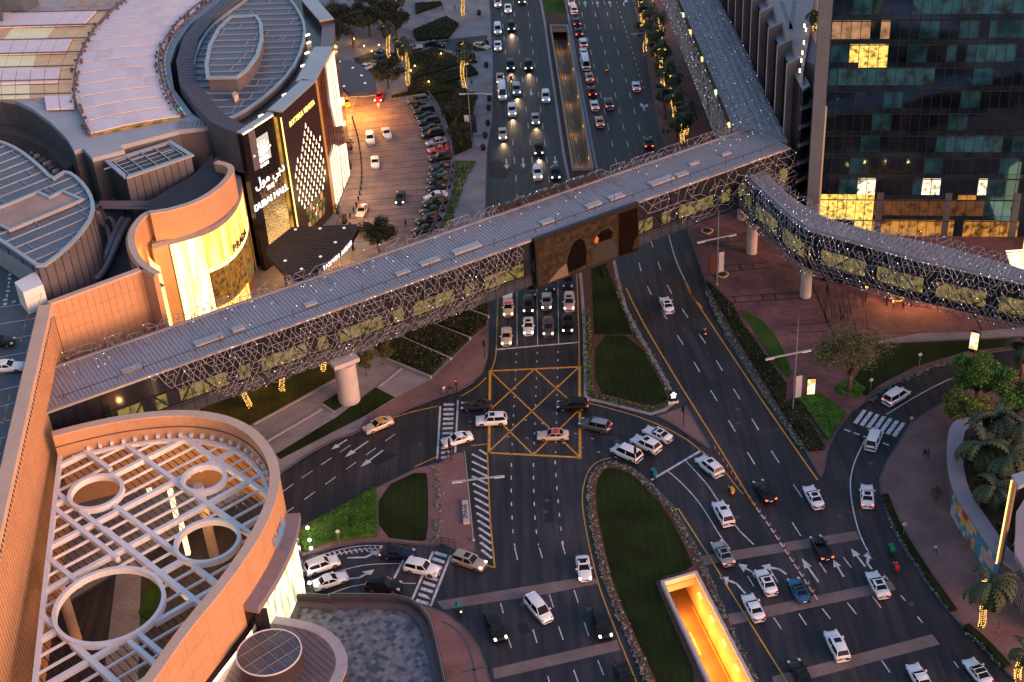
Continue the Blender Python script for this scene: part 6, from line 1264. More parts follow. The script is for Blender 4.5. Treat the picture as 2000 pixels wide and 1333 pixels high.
# ================================================================== vehicles
M_glass = mat('car_glass', (.008, .009, .012), .16, var=0, spec=.25); M_tyre = mat('tyre', (.012, .012, .012), .8, var=0); M_rim = mat('alloy_rim', (.3, .3, .31), .3, .8, var=0)
M_trim = mat('black_trim', (.015, .015, .016), .5, var=0); M_hl_on = emis('headlight_on', (1, .8, .5), 3.2); M_hl = mat('headlight_off', (.55, .56, .58), .1, var=0); M_tl_on = emis('tail_light_on', (1, .06, .02), 4.5); M_tl = mat('tail_light_off', (.25, .01, .01), .2, var=0); M_tl_dim = emis('tail_light_dim', (1, .16, .05), 1.6)
def paintm(name, c, metal=.0): return mat('car_paint_'+name, c, .28, metal, var=0, coat=.7 if sum(c) > .5 else .15, spec=.5 if sum(c) > .5 else .3)
PAINT = {'white': paintm('white', (.8, .8, .82)), 'cream': paintm('cream', (.62, .5, .36)), 'black': paintm('black', (.008, .008, .01)), 'dark': paintm('graphite', (.03, .032, .04), .3), 'navy': paintm('navy', (.015, .022, .045), .2), 'silver': paintm('silver', (.34, .34, .36), .5), 'grey': paintm('grey', (.13, .13, .14), .4), 'red': paintm('red', (.5, .015, .015)), 'beige': paintm('beige', (.42, .33, .25), .2), 'yellow': paintm('yellow', (.62, .33, .02)), 'blue': paintm('blue', (.02, .12, .25), .2), 'teal': paintm('teal', (.0, .2, .2)), 'green': paintm('green', (.0, .22, .06)), 'rose': paintm('rose', (.5, .4, .42))}
TYPES = {  # length, half width, body stations (x, width factor, top z), cowl x, roof front x, roof rear x, rear base x, roof z, wheel radius, wheel x
    'sedan': (4.85, .93, [(-2.42, .8, .72), (-2.36, .9, .98), (-1.9, .98, 1.06), (-1.2, 1, 1.02), (0, 1, .97), (.85, 1, .96), (1.5, .98, .88), (2.1, .92, .76), (2.36, .84, .64), (2.43, .74, .5)], .95, .12, -.95, -1.72, 1.45, .33, (1.45, -1.4)),
    'coupe': (4.6, .95, [(-2.3, .82, .7), (-2.22, .93, .92), (-1.7, 1, .98), (-1, 1, .95), (0, .98, .9), (.8, .98, .88), (1.5, .98, .8), (2.05, .92, .68), (2.28, .82, .55), (2.33, .7, .45)], .9, .0, -.75, -1.75, 1.3, .34, (1.42, -1.35)),
    'suv': (4.9, .97, [(-2.45, .9, .8), (-2.4, .96, 1.12), (-1.9, 1, 1.16), (-1, 1, 1.12), (0, 1, 1.1), (.95, 1, 1.1), (1.6, .98, 1.05), (2.15, .95, .95), (2.4, .9, .8), (2.46, .8, .55)], 1.05, .4, -1.95, -2.32, 1.78, .38, (1.5, -1.45)),
    'van': (4.95, .96, [(-2.5, .92, .8), (-2.46, .97, 1.1), (-1.9, 1, 1.12), (0, 1, 1.1), (1.2, 1, 1.08), (1.75, .97, 1.0), (2.25, .92, .85), (2.45, .85, .65), (2.5, .75, .5)], 1.55, .75, -2.1, -2.42, 1.9, .34, (1.6, -1.5)),
    'bus': (6.6, 1.02, [(-3.3, .96, .9), (-3.26, 1, 1.2), (-2, 1, 1.2), (1.6, 1, 1.2), (2.6, 1, 1.2), (3.1, .97, 1.1), (3.25, .92, .8), (3.3, .85, .5)], 2.75, 2.25, -3.1, -3.24, 2.5, .38, (2.1, -2.0))}
CM = {}
def car_meshes(ty, soft=False):
    if (ty, soft) in CM: return CM[ty, soft]
    L, W2, st, xc, xf, xr, xb, zr, wr, wx = TYPES[ty]; D = {}
    b = MB(); prof = []
    for x, wf, zt in st:
        w = W2*wf; half = [(w*.86, .2), (w*.98, .34), (w, .55*zt+.12), (w*.97, zt-.08), (w*.88, zt-.01), (w*.45, zt+.035)]
        prof.append([(x, y, z) for y, z in half]+[(x, -y, z) for y, z in reversed(half)])
    k = len(prof[0]); vs = [v for r_ in prof for v in r_]; fs = [(i*k+j, i*k+j+1, (i+1)*k+j+1, (i+1)*k+j) for i in range(len(prof)-1) for j in range(k-1)]
    fs += [tuple(range(k)), tuple((len(prof)-1)*k+j for j in range(k))[::-1]]
    fs += [((i+1)*k, (i+1)*k+k-1, i*k+k-1, i*k) for i in range(len(prof)-1)]
    b.add(vs, fs); D['body'] = b.mesh('body', True)
    zb = min(z for x, w, z in st if xb <= x <= xc)-.02; wb, wt = W2*.93, W2*.76
    A = [Vector((xc, wb*.9, zb)), Vector((xc, -wb*.9, zb)), Vector((xb, -wb*.9, zb+.04)), Vector((xb, wb*.9, zb+.04))]; T_ = [Vector((xf, wt*.94, zr-.06)), Vector((xf, -wt*.94, zr-.06)), Vector((xr, -wt*.92, zr-.07)), Vector((xr, wt*.92, zr-.07))]
    mA = [Vector((0.1, wb, zb)), Vector((0.1, -wb, zb)), Vector((-1.0, -wb, zb)), Vector((-1.0, wb, zb))]; mT = [Vector((-.15, wt, zr-.04)), Vector((-.15, -wt, zr-.04)), Vector((-.8, -wt, zr-.04)), Vector((-.8, wt, zr-.04))]
    def q(n, *p): m_ = MB(); m_.add(p, [tuple(range(len(p)))]); D[n] = m_.mesh(n)
    q('windscreen', A[0], T_[0], T_[1], A[1]); D['windscreen'].flip_normals(); q('rear_window', A[2], T_[2], T_[3], A[3]); D['rear_window'].flip_normals()
    q('side_window_l', A[3], T_[3], mT[3], mT[0], T_[0], A[0], mA[0], mA[3]); q('side_window_r', A[1], T_[1], mT[1], mT[2], T_[2], A[2], mA[2], mA[1])
    m_ = MB(); o = .012
    for p_, s in ((A[0], T_[0]), (A[1], T_[1]), (A[2], T_[2]), (A[3], T_[3]), (mA[0].lerp(mA[3], .5), mT[0].lerp(mT[3], .5)), (mA[1].lerp(mA[2], .5), mT[1].lerp(mT[2], .5))): m_.tube([p_, s], .055, 4)
    m_.tube([A[0], mA[0], mA[3], A[3], A[2], mA[2], mA[1], A[1], A[0]], .035, 4); m_.tube([T_[0], mT[0], mT[3], T_[3], T_[2], mT[2], mT[1], T_[1], T_[0]], .045, 4)
    D['window_frame'] = m_.mesh('window_frame')
    m_ = MB(); xs = [xf+.03, xf-.25, (xf+xr)/2, xr+.25, xr-.03]; zz = [zr-.07, zr-.015, zr, zr-.015, zr-.08]; ww = [wt*.92, wt*1.0, wt*1.02, wt*1.0, wt*.9]; R_ = []
    for x, z, w in zip(xs, zz, ww): R_ += [(x, w, z-.045), (x, w*.85, z-.005), (x, 0, z+.02), (x, -w*.85, z-.005), (x, -w, z-.045)]
    m_.add(R_, [(i*5+j, (i+1)*5+j, (i+1)*5+j+1, i*5+j+1) for i in range(4) for j in range(4)]); m_.f = [f[::-1] for f in m_.f]; D['roof'] = m_.mesh('roof', True)
    m_ = MB(); x1 = xf-.22; m_.box((x1-.75, -wt*.6, zr+.012), (x1, wt*.6, zr+.03)); D['sunroof'] = m_.mesh('sunroof')
    xe = L/2; zl = st[-3][2]-.02
    for s, n in ((1, 'l'), (-1, 'r')):
        m_ = MB(); m_.box((xe-.42, s*W2*.74-.17, zl-.12), (xe-.03, s*W2*.74+.13, zl+.045)); D['headlight_'+n] = m_.mesh('headlight')
        m_ = MB(); zt = .86 if ty in ('sedan', 'coupe') else 1.0; m_.box((-xe-.015, s*W2*.74-.18, zt-.1), (-xe+.25, s*W2*.74+.16, zt+.1)); D['tail_light_'+n] = m_.mesh('tail_light')
        m_ = MB(); m_.box((xc-.45, s*(W2+.02)-.02 if s > 0 else s*(W2+.18), zb+.05), (xc-.25, s*(W2+.18) if s > 0 else -W2, zb+.22)); D['mirror_'+n] = m_.mesh('mirror')
    m_ = MB(); m_.tube([(0, -.12, 0), (0, .12, 0)], wr, 14); D['wheel'] = m_.mesh('wheel'); m_ = MB(); m_.tube([(0, -.13, 0), (0, .13, 0)], wr*.62, 10); D['rim'] = m_.mesh('rim')
    m_ = MB(); m_.box((-xe-.02, -.26, .55), (-xe+.02, .26, .68)); D['number_plate'] = m_.mesh('number_plate')
    m_ = MB(); m_.box((xe-.1, -W2*.5, .32), (xe+.01, W2*.5, .56)); D['grille'] = m_.mesh('grille')
    for me in D.values(): me.materials.append(M_glass)
    CM[ty, soft] = D; return D
def part(name, me, parent, m):
    o = link(name, me, parent); o.material_slots[0].link = 'OBJECT'; o.material_slots[0].material = m; return o
def car(px, py, d, ty, col, lights, label, roof=None, group=None, z=0.0, sun=False, beam=False, open_=False):
    c = G(px, py, z+.65); e = G(px+d[0]*10, py+d[1]*10, z+.65); a = atan2(e.y-c.y, e.x-c.x); D = car_meshes(ty); far = (c-Vector((0, 0, CAMH))).length > 300
    t = thing('taxi' if 'taxi' in label else 'minibus' if ty == 'bus' else 'van' if ty == 'van' else 'car', label, 'taxi' if 'taxi' in label else 'minibus' if ty == 'bus' else 'van' if ty == 'van' else 'car', (c.x, c.y, z), a, group)
    P = PAINT[col]; part('body', D['body'], t, P)
    if open_: part('cabin_well', D['roof'], t, M_trim).location.z = -.5
    else:
        part('roof', D['roof'], t, PAINT[roof] if roof else P); part('window_frame', D['window_frame'], t, P)
        if sun: part('sunroof', D['sunroof'], t, M_glass)
    part('windscreen', D['windscreen'], t, M_glass)
    if not open_: part('rear_window', D['rear_window'], t, M_glass); part('side_window', D['side_window_l'], t, M_glass); part('side_window', D['side_window_r'], t, M_glass)
    for s in 'lr': part('headlight', D['headlight_'+s], t, M_hl_on if 'h' in lights else M_hl); part('tail_light', D['tail_light_'+s], t, M_tl_on if 'b' in lights else M_tl_dim if 't' in lights else M_tl)
    L, W2, st, xc, xf, xr, xb, zr, wr, wx = TYPES[ty]
    if not far:
        for s in 'lr': part('mirror', D['mirror_'+s], t, P)
        part('number_plate', D['number_plate'], t, M_whitepaint); part('grille', D['grille'], t, M_trim)
    for x in wx:
        for s in (1, -1):
            w = part('wheel', D['wheel'], t, M_tyre); w.location = (x, s*(W2-.12), wr)
            if not far: part('rim', D['rim'], w, M_rim)
    if beam:
        l = bpy.data.lights.new('headlamp_beam', 'SPOT'); l.energy = 420*EK; l.color = (1, .66, .34); l.spot_size = radians(60); l.spot_blend = .9; l.shadow_soft_size = .15; o = link('headlamp_beam', l, t, (L/2+.1, 0, .7)); o.rotation_euler = (radians(78), 0, -pi/2)
    return t
S1 = (.09, 1)
GA = 'cars coming down the west carriageway'; GB = 'cars queueing up the east carriageway'; GQ = 'cars waiting at the stop line'; GP = 'cars parked in the curved valet row'; GJ = 'cars turning through the junction'; GR = 'cars on the lower avenue'
CARS = [
 (972, 5, S1, 'sedan', 'white', 'h', 'white sedan cut by the top edge in the kerb lane', {}), (992, 16, S1, 'sedan', 'white', 'h', 'white sedan at the top of the second lane', {}), (1019, 0, S1, 'suv', 'dark', 'h', 'dark car at the top edge in the third lane', {}),
 (972, 57, S1, 'van', 'white', 'h', 'white van near the top in the kerb lane', {}), (998.6, 52, S1, 'suv', 'black', 'h', 'black off-roader beside the white van near the top', dict(beam=True)), (972, 89, S1, 'sedan', 'white', 'h', 'white sedan following below the white van in the kerb lane', {}),
 (997, 128, S1, 'suv', 'navy', 'h', 'dark blue off-roader in the second lane above the red scooter', dict(beam=True)), (1032, 128, S1, 'suv', 'black', 'h', 'black off-roader in the third lane level with the blue one', dict(beam=True)), (977, 153, S1, 'sedan', 'cream', 'h', 'cream taxi with red roof right behind the white minibus', dict(roof='red')),
 (981, 181, S1, 'bus', 'white', 'h', 'long white minibus in the kerb lane', {}), (1009, 175, S1, 'suv', 'silver', 'h', 'silver-white off-roader beside the minibus', dict(beam=True)), (1000, 216, S1, 'suv', 'white', 'h', 'white off-roader casting a headlight pool, second lane', dict(beam=True)), (1066, 189, S1, 'suv', 'white', 'h', 'white off-roader alone in the inner lane by the ramp', {}),
 (1046, 232, S1, 'sedan', 'silver', 'h', 'silver sedan in the third lane', dict(beam=True)), (981.6, 261, S1, 'sedan', 'cream', 'h', 'cream taxi with golden roof in the kerb lane', dict(roof='cream', beam=True)), (1052, 292, S1, 'suv', 'black', 'h', 'black off-roader just above the road arrows', dict(beam=True)), (1050, 338, S1, 'suv', 'white', 'h', 'white off-roader about to pass under the footbridge', {}), (1085, 339, S1, 'suv', 'navy', 'h', 'dark off-roader about to pass under the footbridge', dict(beam=True)),
]
N1 = (-.22, -1)
CARS += [
 (1115, 3, N1, 'sedan', 'white', 't', 'white car at the top end of the queue', {}), (1120, 18, N1, 'suv', 'white', 't', 'white off-roader second from the top of the queue', {}), (1126, 42, N1, 'sedan', 'dark', 't', 'dark taxi with blue roof in the queue', dict(roof='blue')), (1130, 62, N1, 'sedan', 'dark', 'b', 'dark car braking red behind the blue-roofed taxi', {}), (1139, 84, N1, 'suv', 'white', 'b', 'white off-roader in the middle of the queue', {}), (1140, 102, N1, 'sedan', 'white', 'b', 'white saloon close ahead of the queueing minibus', {}),
 (1143, 124, N1, 'bus', 'white', 't', 'short white minibus in the queue', {}), (1151, 150, N1, 'sedan', 'cream', 'b', 'cream taxi with dark red roof behind the queueing minibus', dict(roof='red')), (1156, 178, N1, 'sedan', 'black', 'b', 'black car glowing red at the rear in the queue', {}), (1161, 205, N1, 'sedan', 'white', 'b', 'white sedan second last in the queue', {}), (1189, 202, N1, 'suv', 'silver', 't', 'silver car with black roof beside the queue', dict(roof='black')), (1171, 237, N1, 'sedan', 'cream', 't', 'cream taxi with red roof last in the queue', dict(roof='red')),
 (1242.5, 168, (-.16, -1), 'sedan', 'white', 't', 'white sedan alone in the outer lane by the promenade', {}), (1266, 278, (-.2, -1), 'sedan', 'black', 'b', 'black sedan with red tail lights emerging from the footbridge', {}),
 (991, 570, (0, 1), 'sedan', 'white', 'b', 'white car half hidden under the footbridge', {}), (992.5, 601, (0, 1), 'sedan', 'cream', 'h', 'cream taxi with red roof in the kerb lane of the stop queue', dict(roof='red')), (1037.5, 564, (0, 1), 'sedan', 'dark', 'b', 'dark car glowing orange half under the screen', {}), (1032, 596, (0, 1), 'suv', 'dark', 'h', 'dark off-roader second in its lane at the stop line', {}), (1067.5, 588, (0, 1), 'sedan', 'silver', 'h', 'silver sedan with red glow second in the third lane', {}), (1109, 548, (0, 1), 'suv', 'navy', 'b', 'navy off-roader under the end of the screen', {}), (1111.6, 591, (0, 1), 'suv', 'rose', 'h', 'pinkish off-roader second in the inner lane', dict(sun=True)), (1075, 553, (0, 1), 'sedan', 'dark', 'b', 'dark car mostly hidden by the screen', {}),
 (989, 657, (0, 1), 'sedan', 'cream', 'h', 'cream sedan first at the stop line in the kerb lane', {}), (1032, 637, (0, 1), 'sedan', 'white', 'h', 'white sedan with sunroof first in the second lane', dict(sun=True)), (1071, 640, (0, 1), 'suv', 'grey', 'h', 'grey off-roader first in the third lane', {}), (1109, 634, (0, 1), 'suv', 'black', 'h', 'black off-roader first in the inner lane', {}),
 (930, 792, (-1, .03), 'sedan', 'dark', '-', 'dark grey sedan about to cross the zebra', dict(sun=True)), (959.7, 821, (-1, .05), 'suv', 'white', '-', 'white off-roader with panorama roof leaving the yellow box', dict(sun=True)), (893, 858, (-1, .28), 'sedan', 'white', '-', 'white sedan on the zebra crossing', dict()), (1118, 792, (-1, 0.02), 'suv', 'black', 't', 'black off-roader on the edge of the yellow box', {}), (1080, 850, (-1, .02), 'sedan', 'cream', '-', 'cream taxi with bright red roof in the yellow box', dict(roof='red')), (1162, 831, (-1, -.22), 'suv', 'grey', 't', 'grey hatchback with silver roof right of the yellow box', dict(roof='silver')),
 (1284, 848, (-1, -.45), 'sedan', 'white', '-', 'white sedan with sunroof at the kerb of the turn', dict(sun=True)), (1261, 868, (-1, -.48), 'suv', 'white', 't', 'white off-roader in the middle of the turn', dict(sun=True)), (1223, 885, (-1, -.45), 'van', 'white', 't', 'white people carrier at the tip of the oval island', {}), (739, 830, (-1, .42), 'sedan', 'cream', '-', 'cream taxi with orange roof on the west arm', dict(roof='yellow')),
 (1385.4, 911, (-1, -.82), 'suv', 'white', 't', 'white off-roader just past the give-way line', dict(sun=True)), (1412, 1003, (-.55, -1), 'suv', 'white', 't', 'white estate with sunroof in the turning lane', dict(sun=True)), (1493, 959, (-.68, -1), 'sedan', 'black', 't', 'black sedan beside the row of red posts', {}), (1588.6, 970, (-.55, -1), 'sedan', 'white', '-', 'white sedan by the nose of the slip road', dict(sun=True)), (1411, 1080, (-.6, -1), 'sedan', 'silver', 't', 'silver sedan on the paved band by the oval island', dict(sun=True)), (1604, 1070, (-.55, -1), 'sedan', 'black', 't', 'black open-top car on the paved band', dict(open_=True)),
 (1496, 1136, (-.52, -1), 'sedan', 'white', '-', 'white sedan with sunroof between two turn arrows', dict(sun=True)), (1560, 1152, (-.52, -1), 'coupe', 'blue', '-', 'pale blue sports car with black roof by the red posts', dict(roof='black')), (1471, 1186, (-.52, -1), 'sedan', 'white', '-', 'white sedan next to the glowing ramp', {}), (1714, 1141, (-.55, -1), 'sedan', 'white', 't', 'white sedan in the outer lane over the right turn arrow', dict(sun=True)), (1634, 1261, (-.5, -1), 'suv', 'white', 't', 'white estate above the lowest paved band', dict(sun=True)), (1564, 1317, (-.55, -1), 'sedan', 'black', '-', 'black car cut by the bottom edge near the yellow line', {}),
 (1693.5, 968, (-.05, -1), 'sedan', 'white', 't', 'white sedan entering the slip road', dict(sun=True)), (1707, 858, (.4, -1), 'van', 'white', '-', 'white van stopped at the slip road crossing', {}), (1751, 774.5, (1, -.62), 'van', 'white', 't', 'white people carrier past the slip road crossing', {}), (1797, 1325, (-.6, -1), 'sedan', 'white', '-', 'white car cut by the bottom edge in the outer lane', {}), (1910, 1312, (-.8, -1), 'coupe', 'white', '-', 'white car with black roof at the bottom corner', dict(roof='black')),
 (1302, 595, (-.42, -1), 'sedan', 'white', '-', 'white sedan alone on the avenue below the footbridge', dict(sun=True)),
 (1140, 1109, (.17, 1), 'coupe', 'white', 'h', 'white sports car with glass roof by the oval island', dict(sun=True)), (1052, 1190, (.85, 1), 'van', 'white', '-', 'white people carrier slanting across the lower road', {}), (967, 1227, (.5, 1), 'suv', 'black', 'h', 'black off-roader in the lower kerb lane', {}), (1175, 1221, (.35, 1), 'suv', 'black', 'h', 'black car with lit headlights beside the oval island', {}), (1220, 1324, (.4, 1), 'sedan', 'black', '-', 'black car cut by the bottom edge beside the oval island', {}), (916, 1097, (1, .33), 'suv', 'beige', 'h', 'beige off-roader with sunroof leaving the lower zebra', dict(sun=True)),
 (776, 1080, (1, .03), 'sedan', 'navy', 't', 'dark blue sedan waiting above the lower stop line', dict(sun=True)), (824, 1110, (1, .2), 'suv', 'white', '-', 'white off-roader standing on the lower zebra', {}), (749, 1144, (1, .08), 'suv', 'black', '-', 'black off-roader against the terrace parapet', dict(sun=True)), (629, 1104, (1, -.36), 'suv', 'white', '-', 'white off-roader by the lit windows of the oval hall', {}), (646, 1134, (1, -.34), 'sedan', 'white', '-', 'white sedan nearest the terrace by the oval hall', {}),
 (723, 271, (.1, 1), 'suv', 'white', '-', 'white off-roader on the forecourt', {}), (755, 260, (.4, 1), 'sedan', 'white', '-', 'white sedan upper right on the forecourt', {}), (732.5, 317, (.05, 1), 'sedan', 'white', '-', 'white sedan lowest of the three on the forecourt', {}), (782, 386, (-.15, 1), 'sedan', 'dark', 'h', 'dark car with orange lamps crossing the forecourt', {}), (707, 412, (-.45, 1), 'sedan', 'cream', '-', 'cream taxi with orange-red roof at the fan canopy', dict(roof='red')), (676, 200, (.2, 1), 'sedan', 'yellow', '-', 'golden-lit taxi under the plum canopy', {}), (742, 189, (-.5, 1), 'sedan', 'red', 'h', 'red taxi at the end of the plum canopy', {}),
 (941, 90, (1, .3), 'sedan', 'cream', '-', 'cream taxi with yellow roof turning into the road', dict(roof='yellow')), (850, 86, (1, .1), 'sedan', 'black', '-', 'black car on the drive behind the hedges', {}), (717, 130, (1, -.5), 'sedan', 'white', '-', 'white car beside the plum canopy', {}), (807, 93, (1, -.15), 'sedan', 'silver', '-', 'silver car on the drive between the lit palms', {}), (749, 105, (1, -.3), 'sedan', 'blue', '-', 'blue car on the drive by the lit palm', {}), (921, 113, (.6, 1), 'suv', 'black', '-', 'black car parked behind the pair of lit palms', {}),
 (1633, 541, (1, .05), 'sedan', 'navy', '-', 'navy car in the shade under the eastern footbridge arm', {}), (1678, 552, (1, .1), 'sedan', 'black', '-', 'black car under the eastern footbridge arm', {}),
]
for c in CARS:
    x, y, d, ty, col, li, lab, kw = c; g = GA if d is S1 else GB if d is N1 else GQ if d == (0, 1) else None
    car(x, y, d, ty, col, li, lab, group=g, **kw)
PK_ = [(816, 196, 'grey', 'suv'), (823, 207, 'black', 'sedan'), (828, 217, 'dark', 'suv'), (833, 227, 'black', 'sedan'), (838, 238, 'navy', 'suv'), (842, 250, 'dark', 'sedan'), (845, 262, 'black', 'suv'), (853, 277, 'silver', 'sedan'), (857, 291, 'red', 'coupe'), (860, 308, 'black', 'suv'), (862, 325, 'dark', 'sedan'), (860, 339, 'black', 'sedan'), (858, 352, 'dark', 'suv'), (856, 365, 'black', 'sedan'), (851, 383, 'white', 'sedan'), (849, 396, 'black', 'suv'), (844, 411, 'black', 'sedan'), (836, 430, 'black', 'suv'), (828, 448, 'black', 'sedan')]
NM = {'suv': 'off-roader', 'sedan': 'sedan', 'coupe': 'sports car'}
for i, (x, y, col, ty) in enumerate(PK_):
    car(x, y, (-1, .12+.16*(i/18)), ty, col, '-', '%s %s, %s in the curved valet row counted from the plum canopy' % ('graphite' if col == 'dark' else col, NM[ty], ORD[i]), group=GP)
car(14, 716, (1, -.06), 'sedan', 'white', '-', 'white sedan on the roof car park', z=21.62); car(-4, 668, (1, -.06), 'sedan', 'black', '-', 'dark car cut by the edge on the roof car park', z=21.62)
# ================================================================== people and scooters
M_skin = mat('skin', (.33, .19, .13), .6, var=0); M_hair = mat('dark_hair', (.012, .01, .009), .6, var=0); M_shoe = mat('dark_shoes', (.02, .018, .018), .6, var=0)
CL = {'white': (.6, .58, .58), 'black': (.015, .014, .016), 'grey': (.12, .12, .13), 'blue': (.05, .09, .2), 'red': (.4, .03, .03), 'teal': (.0, .22, .2), 'yellow': (.55, .4, .04), 'green': (.0, .25, .08), 'khaki': (.25, .19, .12)}
def cloth(c): return mat('cloth_'+c, CL[c], .85, var=.1, scale=4)
POSE = {}
def person_mesh(pose):
    if pose in POSE: return POSE[pose]
    J = {'pel': (0, 0, .95, .13), 'wst': (0, 0, 1.1, .12), 'chest': (.01, 0, 1.32, .145), 'neck': (.01, 0, 1.5, .055), 'head0': (.03, 0, 1.58, .085), 'head': (.03, 0, 1.67, .1), 'top': (.02, 0, 1.74, .07)}
    def limb(s, hip, kn, an, toe, sh, el, wr, hd):
        for n, p, r in (('hip', hip, .09), ('kn', kn, .06), ('an', an, .04), ('toe', toe, .04), ('sh', sh, .06), ('el', el, .042), ('wr', wr, .03), ('hd', hd, .035)): J[n+s] = (p[0], p[1]*(1 if s == 'l' else -1), p[2], r)
    if pose == 'stand':
        for s in 'lr': limb(s, (0, .1, .88), (.02, .11, .5), (0, .12, .09), (.13, .13, .04), (0, .19, 1.42), (-.02, .25, 1.14), (.05, .26, .9), (.08, .25, .82))
    elif pose == 'walk':
        limb('l', (.03, .1, .88), (.2, .1, .52), (.2, .1, .1), (.33, .11, .05), (0, .19, 1.42), (-.14, .24, 1.16), (-.1, .25, .92), (-.07, .25, .85)); limb('r', (-.03, .1, .88), (-.05, .1, .5), (-.3, .1, .18), (-.22, .11, .06), (0, .19, 1.42), (.1, .24, 1.16), (.25, .24, 1.0), (.31, .23, .95))
    else:
        for s in 'lr': limb(s, (.02, .12, .88), (.42, .17, .8), (.3, .15, .42), (.42, .15, .38), (.05, .19, 1.4), (.25, .27, 1.15), (.5, .3, 1.1), (.57, .29, 1.09))
    E = [('pel', 'wst'), ('wst', 'chest'), ('chest', 'neck'), ('neck', 'head0'), ('head0', 'head'), ('head', 'top')]
    for s in 'lr': E += [('pel', 'hip'+s), ('hip'+s, 'kn'+s), ('kn'+s, 'an'+s), ('an'+s, 'toe'+s), ('chest', 'sh'+s), ('sh'+s, 'el'+s), ('el'+s, 'wr'+s), ('wr'+s, 'hd'+s)]
    ks = list(J); me = bpy.data.meshes.new('body'); me.from_pydata([J[k][:3] for k in ks], [(ks.index(a), ks.index(c)) for a, c in E], [])
    o = bpy.data.objects.new('body', me); COL.objects.link(o); m_ = o.modifiers.new('skin', 'SKIN'); 
    for i, k in enumerate(ks): me.skin_vertices[0].data[i].radius = (J[k][3], J[k][3]*(1.25 if k in ('chest', 'pel', 'wst') else 1)); me.skin_vertices[0].data[i].use_root = k == 'pel'
    o.modifiers.new('sub', 'SUBSURF').levels = 1; bpy.context.view_layer.update()
    out = bpy.data.meshes.new_from_object(o.evaluated_get(bpy.context.evaluated_depsgraph_get())); bpy.data.objects.remove(o)
    out.materials.clear()
    for _ in range(4): out.materials.append(M_skin)
    hands = [Vector(J[k][:3]) for k in ('hdl', 'hdr')]
    for p in out.polygons:
        c = p.center; i = 1 if c.z > .98 else 2
        if pose == 'ride' and c.x > .1 and c.z < .95: i = 2
        if c.z > 1.52: i = 0
        if any((c-h).length < .075 for h in hands): i = 0
        if c.z < .1: i = 3
        p.material_index = i; p.use_smooth = True
    POSE[pose] = out; return out
hm = MB(); hm.lathe([(.0, .095), (.07, .08), (.105, .02), (.11, -.05), (.09, -.1)][::-1], (0, 0, 0), 12); hairm = hm.mesh('hair', True); hairm.materials.append(M_hair)
def person(px, py, pose, top, legs, label, face=0.0, helmet=None, loc=None, z=KZ, group=None):
    p = loc if loc is not None else G(px, py, z); t = thing('person', label, 'person', p, face, group); o = link('body', person_mesh(pose), t)
    for i, m in enumerate((M_skin, cloth(top), cloth(legs), M_shoe)): o.material_slots[i].link = 'OBJECT'; o.material_slots[i].material = m
    h = link('helmet' if helmet else 'hair', hairm, t, (.015, 0, 1.7)); h.scale = (1.25, 1.25, 1.2) if helmet else (1.08, 1.08, 1.0)
    if helmet: h.material_slots[0].link = 'OBJECT'; h.material_slots[0].material = PAINT[helmet]
    return t
PEOPLE = [(1296, 266, 'walk', 'black', 'black', 'person in black walking on the promenade, nearer the road', -1.6), (1304, 267, 'walk', 'black', 'grey', 'person in black walking on the promenade, nearer the palms', -1.6), (852, 22, 'walk', 'black', 'black', 'person in black on the pink path, ahead of another', 2.5), (865, 22, 'walk', 'grey', 'black', 'person in grey on the pink path, behind another', 2.5), (889, 22, 'walk', 'black', 'grey', 'person walking by the top lit palm', 3), (868, 770, 'stand', 'white', 'khaki', 'person in white waiting at the zebra corner', -1), (880, 771, 'stand', 'black', 'grey', 'person in black waiting at the zebra corner', -1.4), (873, 898, 'walk', 'black', 'black', 'person in black stepping off the zebra', 1.8), (881, 897, 'walk', 'grey', 'blue', 'person in grey at the foot of the zebra', 1.8),
 (1805, 896, 'walk', 'black', 'grey', 'person in black strolling on the pink pavement', 1.5), (1812, 895, 'walk', 'grey', 'black', 'companion in grey strolling on the pink pavement', 1.5), (1826, 1082, 'walk', 'white', 'black', 'person in white shirt walking by the mural', 1.6), (1744, 602, 'walk', 'white', 'black', 'person in white by the round planter on the plaza', 0), (1763, 606, 'walk', 'black', 'black', 'person in black by the round planter on the plaza', 0), (1682, 562, 'walk', 'blue', 'blue', 'person in blue under the eastern footbridge arm', 2), (793, 445, 'walk', 'black', 'black', 'person in black crossing the lower forecourt', 2), (740, 213, 'stand', 'white', 'white', 'person in white at the taxi drop-off', -1.5), (1949, 1238, 'stand', 'red', 'khaki', 'person in red beside the lit palm', 3), (842, 1178, 'walk', 'black', 'black', 'person in black at the end of the lower zebra', 1), (922, 170, 'walk', 'black', 'green', 'person walking past the hedge wedge', 2), (1432, 262, 'stand', 'black', 'black', 'person in black in the shade of the north arm', 0)]
for x, y, ps, a, c, lab, f in PEOPLE: person(x, y, ps, a, c, lab, f)
sb_ = {}
